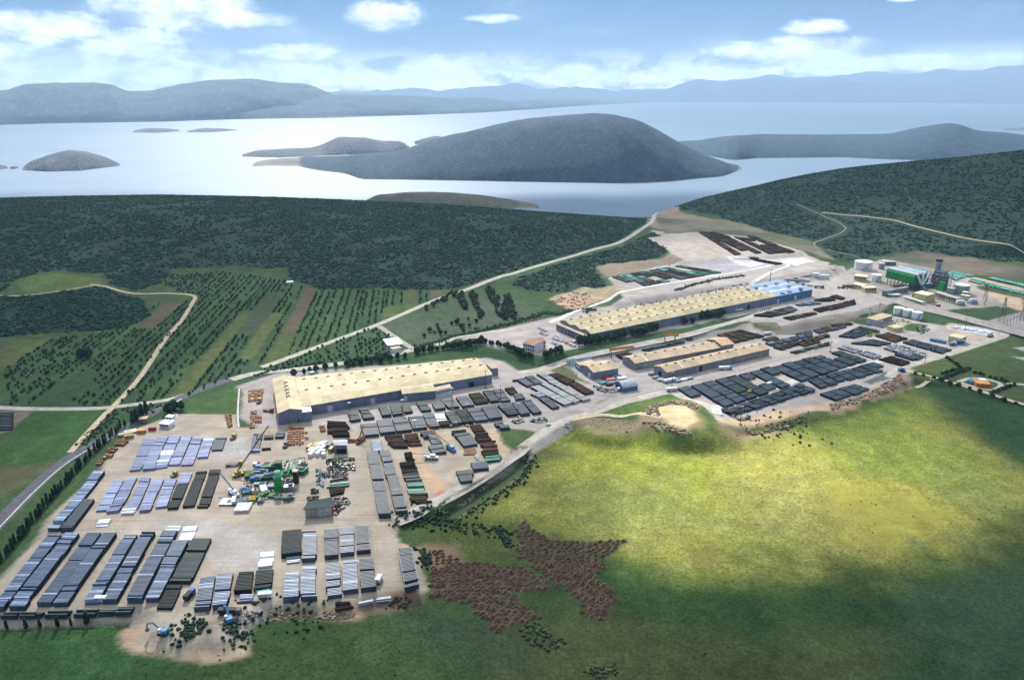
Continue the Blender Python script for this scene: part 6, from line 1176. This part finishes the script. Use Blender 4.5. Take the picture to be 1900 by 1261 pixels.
crane('d',690,640,PI,14,.1,'white crane with low arm left of the open gravel',WHT); crane('f',1370,915,1.2,10,.9,'brown derrick beside the thin pipe lines',tmat('rust_paint',(.25,.12,.06)))
# light masts
def mast(kk,x,y,h,label,group='yard light masts'):
    r_=R_(kk,x,y,label,'light mast','light_mast',0,group); b=MB(); b.cyl(0,0,-.2,h,.28,.16,7); b.build('pole',STEELD,r_); b=MB(); b.box(0,0,h,2.6,.9,.5); b.build('lamp_head',STEEL,r_); b=MB(); b.box(0,0,-.1,2.2,2.2,1.1); b.build('footing',tmat('ochre_footing',(.45,.24,.10)),r_)
for kk,x,y,h,l in (('g',570,685,17,'left mast in the lane between the two shed rows'),('g',730,860,17,'mast in front of the black stack'),('g',45,745,12,'short yellow-footed mast at the left lane end'),('g',1080,600,14,'mast beside the white van box in the lane'),('g',1268,800,13,'mast by the white scrap heaps'),('g',925,455,15,'mast in front of the long shed near its dark door'),('h',1410,705,15,'green mast at the corner of the large dark yard'),
   ('l',765,960,14,'mast on the bank next to the pit'),('f',1262,690,14,'mast at the left end of the teal row'),('d',515,370,10,'orange-footed mast by the rust stack'),('j',737,375,16,'tall dark mast behind the blue shed'),('m',690,560,16,'mast at the kink of the perimeter road'),('m',920,520,9,'lone mast on the green field'),('k',1415,600,20,'tall mast in the plant forecourt'),('k',1205,870,10,'mast beside the pale pad'),('l',1722,190,10,'mast between the two dark yards'),('n',1272,735,12,'mast near the terrace ramp'),('n',392,580,8,'mast on the terrace cut'),('k',890,440,12,'thin mast in front of the boiler tower'),('b',3,3,0,'')):
    if h: mast(kk,x,y,h,'tall thin light '+l)
def pylon(kk,x,y,h,label):
    r_=R_(kk,x,y,label,'pylon','lattice_pylon',.6); b=MB(); w=h*.1
    for i in range(5):
        z0,z1=h*i/5,h*(i+1)/5; w0,w1=w*(1-i/5.6),w*(1-(i+1)/5.6); c0=[(-w0,-w0),(w0,-w0),(w0,w0),(-w0,w0)];c1=[(-w1,-w1),(w1,-w1),(w1,w1),(-w1,w1)]
        for a in range(4): b.bar((*c0[a],z0),(*c1[a],z1),.28); b.bar((*c0[a],z0),(*c1[(a+1)%4],z1),.16)
    b.build('lattice_mast',STEELD,r_)
    for z_ in (.72,.84,.95): b=MB(); b.bar((-h*.18,0,h*z_),(h*.18,0,h*z_),.4); b.build('cross_arm',STEELD,r_)
pylon('k',1592,790,26,'tall dark lattice pylon left of the substation'); pylon('k',1415,560,20,'lattice pylon at the right of the plant forecourt'); pylon('k',1812,770,22,'lattice pylon at the right edge of the substation'); pylon('w',1803,283,24,'lone pylon on the skyline of the right hill'); pylon('w',1232,384,22,'squat lattice tower on the coast road saddle')
for i in range(12):
    p=at(*zp_('k',1650+(i%6)*34,800-(i%6)*16+(i//6)*40)); r_=root('insulator_post',tuple(p),'thin grey insulator post in the substation rack','insulator post','substation posts'); b=MB(); b.bar((0,0,-.2),(0,0,7),.35); b.build('post_shaft',STEEL,r_); b=MB(); b.box(0,0,7,3,.5,.5); b.build('cross_bar',STEEL,r_)
# gantry cranes behind the twin sheds
def gantry(a,b_,h,label):
    A=at(*zp_(*a));B=at(*zp_(*b_)); r_=root('gantry_crane',tuple(A),label,'gantry crane'); d=B-A; L_=math.hypot(d[0],d[1]); n_=np.array([-d[1],d[0]])/L_*3
    for o_ in (0,1): m_=MB(); m_.bar((n_[0]*o_,n_[1]*o_,h),(d[0]+n_[0]*o_,d[1]+n_[1]*o_,h),1.3); m_.build('girder',ORNG,r_)
    for t in (.04,.75):
        for o_ in (0,1): m_=MB(); m_.bar((d[0]*t+n_[0]*o_*1.6,d[1]*t+n_[1]*o_*1.6,-.3),(d[0]*t+n_[0]*o_,d[1]*t+n_[1]*o_,h),.7); m_.build('leg',GRN if t>.5 else STEEL,r_)
gantry(('h',760,365),('h',1010,340),7.5,'orange gantry crane over the brown stockpile behind the rear twin shed'); gantry(('h',1330,200),('h',1480,235),7.5,'orange and green gantry crane farther along the rear twin shed')
band('h:800,330 930,300 1010,335 870,385',1,1,2.5,['rust'],'stockpile under the first gantry','stockpile under the first gantry',0,50,runs=5)
band('h:1080,280 1500,180 1560,200 1140,295',5,1,1.8,['teal','green','slate'],'rack row between the gantries','rack row between the gantries',0,51)
band('h:1150,298 1200,285 1240,295 1180,310',1,1,1.5,['dark'],'small piece by the rear twin shed','small dark piece by the twin shed',0,52); band('h:1550,165 1620,150 1650,170 1590,185',1,1,1.8,['rust'],'dark piece at the rack end','dark piece at the rack end',0,53)
# containers and cabins
def container(kk,x,y,L,h,rz,m1,label,group=None,w=2.5):
    r_=R_(kk,x,y,label,'container','container',rz,group); b=MB(); b.box(0,0,0,L,w,h); b.build('shell',m1,r_); b=MB(); b.box(L/2+.04,0,.1,.08,w*.9,h*.9); b.build('door',STEEL,r_)
for i,(x,y,L,m_,l) in enumerate(((830,985,6,YEL,'yellow-topped'),(845,1020,6,WHT,'white'),(850,1060,6,WHT,'white'),(898,970,6,YEL,'yellow-topped'),(905,1010,6,WHT,'white'),(925,1050,6,WHT,'white'),(950,960,6,WHT,'white'),(985,955,6,WHT,'white'),(965,1000,5,WHT,'white'),(990,990,6,GREY,'grey'),(975,1035,3,WHT,'white'),(978,1068,3,WHT,'white'),(1045,965,6,GREY,'grey'),(1060,1010,5,YEL,'yellow'))):
    container('f',x,y,L,2.6,1.35+random.uniform(-.05,.05),m_,f'{l} site container, {ORD[i]} counting from the left of the container group','containers beside the grey shed')
for x,y,L,rz,m_,l in ((1250,300,6,.2,ORNG,'orange container under the cypress hedge by the gatehouse'),(1345,275,5,.1,RED,'small red container beside the tall gatehouse cypresses'),(1140,345,6,.5,YEL,'pale yellow flat rack at the head of the gatehouse row')): container('a',x,y,L,2.4,rz,m_,l)
for i,(x,y) in enumerate(((1100,315),(1150,290),(1200,290))): container('a',x,y,8,1.2,.6,tmat('cream_panels',(.55,.50,.40)),f'low stack of cream panels, {ORD[i]} from the left by the hedge','cream panel stacks',4)
for i,(x,y,rz,m_) in enumerate(((900,370,.1,GREY),(960,385,.2,WHT),(1010,360,.2,GREY),(1060,340,.15,WHT),(1120,350,.2,WHT),(1110,395,.1,GREY),(1150,405,.1,WHT),(960,350,.1,STEEL))): container('j',x,y,9,2.6,rz-.3,m_,f'parked trailer box, {ORD[i]} in the cluster beyond the blue shed','trailers beyond the blue shed')
for i,(x,y,m_) in enumerate(((720,590,RED),(760,600,tmat('pink_cover',(.5,.25,.22))),(830,570,GREY),(880,590,WHT),(760,640,GREY),(690,640,tmat('teal_cover2',(.10,.22,.25))))): container('h',x,y,8,1.6,.4,m_,f'low covered rack, {ORD[i]} in front of the short workshop','racks before the workshop',4)
for i,(x,y,m_) in enumerate(((1200,545,GREY),(1240,580,GREY),(1290,605,STEEL),(1330,615,GREY),(1440,600,WHT),(1480,620,GREY),(1540,605,WHT),(1600,590,STEEL))): container('h',x,y,6,1.5,.5,m_,f'grey crate, {ORD[i]} along the front twin shed','crates along the front twin shed',3)
# scrap and rocks
def clutter(kk,s,n,sz,mats_,label,cat='scrap heap',nm='scrap_heap',hmax=1.5):
    q=px(kk+':'+s) if kk else px(s); pl=np.array([at(*a)[:2] for a in q]); c_=pl.mean(0); z_=float(H(*c_)); o=MB((c_[0],c_[1],z_)); x0,y0=pl.min(0);x1,y1=pl.max(0); rs=random; k_=0
    while k_<n:
        x,y=rs.uniform(x0,x1),rs.uniform(y0,y1)
        if not inpoly(np.array([x]),np.array([y]),pl)[0]: continue
        k_+=1; hh=float(H(x,y))-z_; a=sz*rs.uniform(.4,1.6); o.box(x-c_[0],y-c_[1],hh-.2,a,sz*rs.uniform(.3,1),rs.uniform(.3,1)*hmax,rs.uniform(0,3.1),mi=rs.randrange(len(mats_)),taper=rs.uniform(.5,1))
    ob=o.build(nm,mats_); ob['kind']='stuff'; tag(ob,label,cat); return ob
ROCK=tmat('pit_rock',(.30,.25,.19),.95,.6,.3,.5); ROCK2=tmat('dark_rock',(.20,.17,.13),.95,.6,.3,.5); WSC=tmat('white_scrap',(.36,.37,.36),.8,.5); DSC=tmat('dark_scrap',(.03,.035,.03),.9,.8); GSC=tmat('green_scrap',(.03,.16,.10),.8,.8)
clutter('d','1545,225 1650,200 1680,240 1600,265 1550,255',60,1.6,[WSC,DSC,WSC],'white and dark scrap heap left of the two by the road','scrap'); clutter('g','1385,800 1420,780 1560,770 1580,815 1480,835 1390,835',80,1.8,[WSC,DSC,GSC],'wide pale scrap heap right of the two by the road','scrap')
clutter('h','580,670 640,660 700,690 820,700 830,740 700,740 620,710',90,1.6,[WSC,DSC,STEEL],'scrap and drums scattered left of the arched hangar'); clutter('h','700,640 770,625 790,660 720,670',30,2.0,[DSC],'black scrap heap behind the arched hangar')
clutter('h','270,1070 300,1060 320,1110 260,1100',25,1.2,[WSC],'pale stone blocks at the corner of the pit hollow'); clutter('h','1150,890 1300,840 1500,825 1660,850 1700,900 1640,920 1560,870 1400,850 1280,880 1180,920',170,1.7,[ROCK2,ROCK],'ring of dark boulders behind the pale pit floor','boulders','boulders',1.4)
clutter('h','1150,900 1260,880 1290,960 1250,1000 1150,960',60,1.5,[ROCK,ROCK2],'rubble on the left rim of the pit','rubble','rubble'); clutter('h','1100,1050 1350,1060 1560,1130 1650,1180 1500,1200 1250,1140',120,1.5,[ROCK,ROCK2],'rubble on the front slope of the pit mound','rubble','rubble')
clutter('h','560,1020 850,1010 1050,1080 950,1160 700,1150 520,1090',140,1.1,[ROCK,ROCK2],'stony waste on the hollow beside the pit','rubble','rubble',.7); clutter('e','100,960 300,870 470,870 500,930 330,990 200,1050',170,1.0,[tmat('grey_rubble',(.33,.31,.31),.95,.5),ROCK],'grey rubble slope beside the blue excavator','rubble','rubble',.9)
clutter('e','530,880 880,870 870,920 560,945',90,1.0,[ROCK2,ROCK],'brown rubble along the front bank','rubble','rubble',.8); clutter('e','930,880 1280,890 1150,950 940,930',110,1.0,[ROCK,ROCK2],'tan rubble tip under the brown pipe heaps','rubble','rubble',.8); clutter('m','0,890 300,830 520,700 680,600 740,690 600,760 300,880 0,960',260,1.8,[tmat('clay_rubble',(.34,.22,.15),.95,.5),ROCK2,ROCK],'clay rubble face under the right yard','rubble','rubble',1.6)
clutter('l','800,1010 1000,1040 1100,960 1300,900 1480,850 1500,900 1200,1020 900,1080',150,1.6,[ROCK,tmat('grassy_clod',(.09,.13,.03),.95,.5)],'grassy clods under the yard bank','rubble','rubble',1.3); clutter('s','300,690 480,640 640,640 600,720 480,760 380,740',90,2.2,[tmat('red_clay',(.40,.22,.15),.95,.4),ROCK],'reddish spoil heaps beside the white access road','spoil','spoil',1.6)
clutter('d','950,1140 1200,960 1400,800 1560,700 1600,720 1450,820 1250,970 1000,1160',150,1.0,[tmat('grey_rubble',(.33,.31,.31)),ROCK],'grey stones on the bank above the curved ditch','rubble','rubble',.7)
clutter('j','0,470 420,390 560,380 440,430 0,500',90,1.6,[DSC,WSC,tmat('rust_scrap',(.2,.09,.05))],'long line of scrap along the foot of the terrace slope'); clutter('j','300,645 440,620 560,600 560,630 300,690',50,1.4,[GREY,RED,WHT],'goods and drums by the loading bays of the long shed'); clutter('k','300,840 420,800 540,830 430,880',70,2.2,[tmat('teal_scrap',(.06,.12,.14)),DSC,WSC],'bundles of teal fittings between the yard and the lawn'); clutter('k','700,850 760,830 830,860 760,920 690,900',60,2.0,[DSC,GSC,WSC],'dark fittings heap on the yard lawn')
clutter('k','430,750 640,780 620,800 430,780',30,1.8,[YEL,tmat('cream_panels',(.55,.50,.40)),ROCK],'yellow and cream goods beside the pump house'); clutter('k','150,930 300,900 290,930 160,950',40,1.6,[tmat('lime_cover',(.40,.45,.12)),DSC],'lime green fittings by the teal block'); # rows of machine bits beside the dark shelter
for s_,n_,l,ms in (('1280,640 1600,625 1610,655 1290,690',70,'uppermost tangled pipe bed right of the machinery',[DSC,WSC,GSC]),('1300,690 1500,690 1600,700 1600,760 1300,760',80,'second tangled pipe bed right of the machinery',[DSC,STEEL,tmat('olive_scrap',(.10,.10,.04))]),('1230,780 1520,770 1520,830 1260,850',90,'third tangled bed with white fittings right of the machinery',[DSC,WSC,BLU]),('1185,750 1225,750 1270,940 1190,910',60,'narrow bed of blue-white fittings at the left of the tangled beds',[tmat('teal_scrap',(.06,.12,.14)),WSC,LBLU]),('1360,1060 1480,1050 1560,1100 1460,1180 1400,1240 1350,1230',110,'colourful green and red scrap beside the dark shelter',[GSC,WSC,DSC,RED]),('1130,960 1210,970 1210,1010 1130,1005',25,'small dark scrap heap above the dark shelter',[DSC,tmat('teal_scrap',(.06,.12,.14))]),('1090,1040 1210,1030 1210,1085 1090,1080',30,'yellow-brown scrap behind the dark shelter',[tmat('ochre_scrap',(.25,.17,.05)),DSC])):
    clutter('c',s_,int(n_*1.7),1.35,ms+[DSC,STEELD,DSC],l,hmax=1.5)
stack('c:1330,870 1520,835 1530,860 1340,890',1.2,'rust','rust stack inside the tangled beds'); stack('c:1360,895 1535,870 1540,925 1300,945',1.3,'green','green pipe layer closing the tangled beds',dia=1.2); stack('c:1320,960 1490,935 1475,1000 1340,1030',1.8,'dark','dark brown stack under the tangled beds')
stack('c:1500,420 1680,440 1680,455 1500,470',.8,'rust','thin brown pipe line beside the derrick'); stack('c:1300,1040 1310,1035 1310,1036 1300,1041',.2,'rust','short brown offcut') if False else None
# ---- green and blue process machinery
def frames(kk,x0,y0,x1,y1,n,L,m_,label,h=1.6):
    A=at(*zp_(kk,x0,y0));B=at(*zp_(kk,x1,y1)); d_=B-A; dl=d_/np.linalg.norm(d_); nn=np.array([-dl[1],dl[0]]); r_=root('roller_bed',tuple(A),label,'roller bed')
    for i in range(n): c_=d_*(i+.5)/n; m2=MB(); m2.bar((c_[0]-nn[0]*L/2,c_[1]-nn[1]*L/2,h),(c_[0]+nn[0]*L/2,c_[1]+nn[1]*L/2,h),.6); m2.bar((c_[0]-nn[0]*L/2,c_[1]-nn[1]*L/2,0),(c_[0]-nn[0]*L/2,c_[1]-nn[1]*L/2,h),.4); m2.bar((c_[0]+nn[0]*L/2,c_[1]+nn[1]*L/2,0),(c_[0]+nn[0]*L/2,c_[1]+nn[1]*L/2,h),.4); m2.build('skid_beam',m_,r_)
frames('c',330,1170,490,1165,10,9,WHT,'row of white parallel beams lying lowest in the machinery area'); frames('c',590,975,665,960,5,8,WHT,'row of five white beams in the middle of the machinery'); frames('c',290,1090,330,1085,4,7,WHT,'white beams beside the square white cover'); frames('c',370,985,525,980,8,3,BLU,'row of blue parallel frames in the machinery'); frames('c',470,1080,545,1070,6,5,YEL,'row of yellow-green frames low in the machinery')
def block(kk,x,y,a,b_,h,rz,m_,label,cat='machine unit',nm='machine_unit',z0=0.0,extra=None):
    r_=R_(kk,x,y,label,cat,nm,rz); m2=MB(); m2.box(0,0,z0,a,b_,h); m2.build('housing',m_,r_); m3=MB(); m3.box(a*.18,0,z0+h+.01,a*.4,b_*.5,h*.28); m3.build('hatch',extra or STEELD,r_)
    m4=MB()
    for i in (-1,1):
        for j in (-1,1): m4.bar((i*a*.45,j*b_*.56,0),(i*a*.45,j*b_*.56,z0+h*1.1),.22)
    for i in(-1,1): m4.bar((-a*.45,i*b_*.56,z0+h*.9),(a*.45,i*b_*.56,z0+h*.9),.2)
    m4.bar((a*.45,-b_*.56,z0+h*.9),(a*.45,b_*.56,z0+h*.9),.2); m4.bar((-a*.45,-b_*.56,z0+h*.9),(-a*.45,b_*.56,z0+h*.9),.2); m4.build('rail_frame',STEEL,r_); return r_
r_=R_('c',790,975,'tall bright green filter tower in the yard machinery','filter tower','filter_tower',.1); m2=MB(); m2.box(0,0,0,4.2,3.2,9.5); m2.build('casing',tmat('bright_green',(.02,.38,.08),.5,.2),r_); m2=MB(); m2.cyl(0,.3,9.5,13,1.9,1.9,14,dome=.8); m2.build('filter_drum',tmat('pale_green_drum',(.20,.42,.30),.5,.2),r_); m2=MB(); m2.box(2.4,0,0,.5,2.6,8); m2.build('ladder_rail',STEEL,r_)
r_=R_('c',795,800,'dark green square tower behind the bright green one','process tower','process_tower',.1); m2=MB(); m2.box(0,0,0,4,4,8.5); m2.build('casing',tmat('dark_green_paint',(.01,.12,.05),.5,.3),r_); m2=MB(); m2.box(0,0,8.5,4.6,4.6,.5); m2.build('platform',STEELD,r_)
r_=R_('c',975,890,'slim black tower with a cream top at the right of the machinery','loading tower','loading_tower',0); m2=MB(); m2.box(0,0,0,2.8,2.8,8); m2.build('casing',DSC,r_); m2=MB(); m2.box(0,0,8,3.4,3.4,.6); m2.build('cream_top',tmat('cream_panels',(.55,.50,.40)),r_)
m2=MB(); pts=[(880,870),(870,810),(890,760),(930,720),(990,695),(1070,685)]; W3=[at(*zp_('c',a,b)) for a,b in pts]; r_=root('curved_duct',tuple(W3[0]),'curved white duct arching through the machinery','duct')
for a,b in zip(W3[:-1],W3[1:]): q_=W3[0]; m2.bar((a[0]-q_[0],a[1]-q_[1],4.5),(b[0]-q_[0],b[1]-q_[1],4.5),.9,n=8)
m2.build('duct_run',tmat('pale_duct',(.50,.55,.52)),r_); m3=MB()
for a in W3[1::2]: m3.bar((a[0]-q_[0],a[1]-q_[1],0),(a[0]-q_[0],a[1]-q_[1],4.3),.35)
m3.build('duct_leg',STEELD,r_)
DG=tmat('dark_green_paint',(.01,.12,.05)); rs_=random.Random(3)
for i,(x,y,a,b_,h,rz,m_,l) in enumerate(((620,740,9,3,2.6,.05,BLU,'blue roofed unit at the top left of the machinery'),(600,800,9,3,2.6,.05,BLU,'blue roofed unit in the second machinery line'),(695,840,8,4,2.8,.05,BLU,'blue roofed unit left of the dark green tower'),(545,870,7,3,2.4,.0,BLU,'blue roofed unit at the left end of the machinery'),(720,745,13,4,3,.15,DG,'dark green long unit behind the towers'),(530,790,12,3,2.4,.1,DG,'dark green conveyor head at the left'),(640,850,12,4,2.6,.1,DG,'dark green unit between blue roofs'),
   (850,760,8,7,3.5,.4,tmat('pale_duct',(.5,.55,.52)),'pale slatted cooler beside the curved duct'),(990,780,12,6,3.2,-.3,DG,'large dark green cover right of the duct'),(850,855,6,6,5,.1,tmat('mid_green',(.03,.22,.07)),'mid green unit right of the green tower'),(870,900,6,4,3,.1,GREY,'grey box unit right of the green tower'),(840,940,3,2.5,4,.1,GREY,'small grey cabin with yellow light at the tower foot'),(900,990,6,4,4.5,.1,STEEL,'steel cabinet at the right foot of the machinery'),(745,945,8,4,2.2,.1,GREY,'low grey unit left of the green tower'),
   (590,920,7,2.5,1.8,.1,tmat('light_green',(.20,.42,.30)),'light green trough in the left of the machinery'),(480,830,6,5,2.2,.2,tmat('lime_green',(.09,.22,.05)),'lime green unit at the far left of the machinery'),(640,705,8,3,1.8,.05,tmat('pink_cover',(.5,.25,.22)),'pinkish rack at the top of the machinery'),(730,705,8,3,1.8,.0,GREY,'grey rack at the top of the machinery'),(870,700,4,4,2.5,.0,GRN,'small bright green unit at the top'),(940,700,10,4,1.6,.1,WHT,'pale sheeted rack at the top right'),(1020,700,9,3,1.4,.1,GREY,'grey beam rack at the top right end'),
   (480,1000,8,3,1.6,.3,tmat('teal_scrap',(.06,.12,.14)),'teal frame unit below the blue frames'),(410,1095,6,6,1.5,0,tmat('teal_scrap',(.06,.12,.14)),'teal floor unit low in the machinery'),(345,1105,4,6,1.2,0,tmat('teal_scrap',(.06,.12,.14)),'teal floor unit lowest left'),(610,1040,4,8,1.8,-.4,tmat('lime_green',(.09,.22,.05)),'lime green angled conveyor'),(600,1095,3,3,1.8,0,GREY,'grey crate at the foot of the machinery'),(535,1010,3,3,3.2,0,tmat('cream_panels',(.55,.50,.40)),'cream upright box amid the beams'),
   (735,1035,6,4,1.4,0,tmat('lime_green',(.09,.22,.05)),'pale green floor grid right of the crate'),(800,1045,6,4,1.2,0,tmat('light_green',(.2,.42,.3)),'second pale green floor grid'),(890,1060,6,5,2.5,.3,STEELD,'dark tangled unit at the lower right of the machinery'),(560,705,5,3,1.8,0,STEEL,'steel crate at the upper left corner of the machinery'))):
    block('c',x,y,a,b_,h,rz,m_,l)
clutter('c','560,700 1000,680 1060,740 1000,850 940,1100 860,1100 850,1000 560,1120 330,1110 450,830',420,1.2,[DG,STEEL,GSC,WSC,DSC,STEELD,tmat('teal_scrap',(.06,.12,.14))],'small pipework and fittings between the machinery units','fittings','fittings',1.3)
block('c',245,1100,8,7,.9,0,WHT,'square white cover left of the white beams','cover','square_cover')
# wind turbine-like lone masts on the coast road
for kk,x,y,h,l in (('w',1161,398,14,'thin mast on the shore beyond the left hill'),): mast(kk,x,y,h,l,None)
# fence along the plateau lane
FP=ats('j:215,800 260,785 330,765 420,740 520,710 600,685 680,665 740,650')[:,:2]; L=np.concatenate([[0],np.cumsum(np.linalg.norm(np.diff(FP,axis=0),axis=1))])
r_=root('barrier_fence',(FP[0][0],FP[0][1],float(H(*FP[0]))),'low barrier of dark posts along the lane below the loading bays','fence')
for i in range(26):
    t=L[-1]*i/25; x,y=np.interp(t,L,FP[:,0]),np.interp(t,L,FP[:,1]); m2=MB(); m2.box(x-FP[0][0],y-FP[0][1],float(H(x,y))-float(H(*FP[0])),.9,.9,2.0); m2.build('post',STEELD,r_)
# pyramid of boxes on the brown vineyard plot at the left edge
for i in range(8):
    A=at(*zp_('a',-60,135+i*20));B=at(*zp_('a',110,135+i*19)); A2,B2=A[:2],B[:2]; n_=(B2-A2)/np.linalg.norm(B2-A2); n_=np.array([-n_[1],n_[0]])*1.6
    stackq([A2+n_,B2+n_,B2-n_,A2-n_],1.4,'teal',f'dark covered row, {ORD[i]} from the far side of the brown plot at the left edge',cat='crop row',group='covered crop rows',name='crop_cover',dia=1.6)
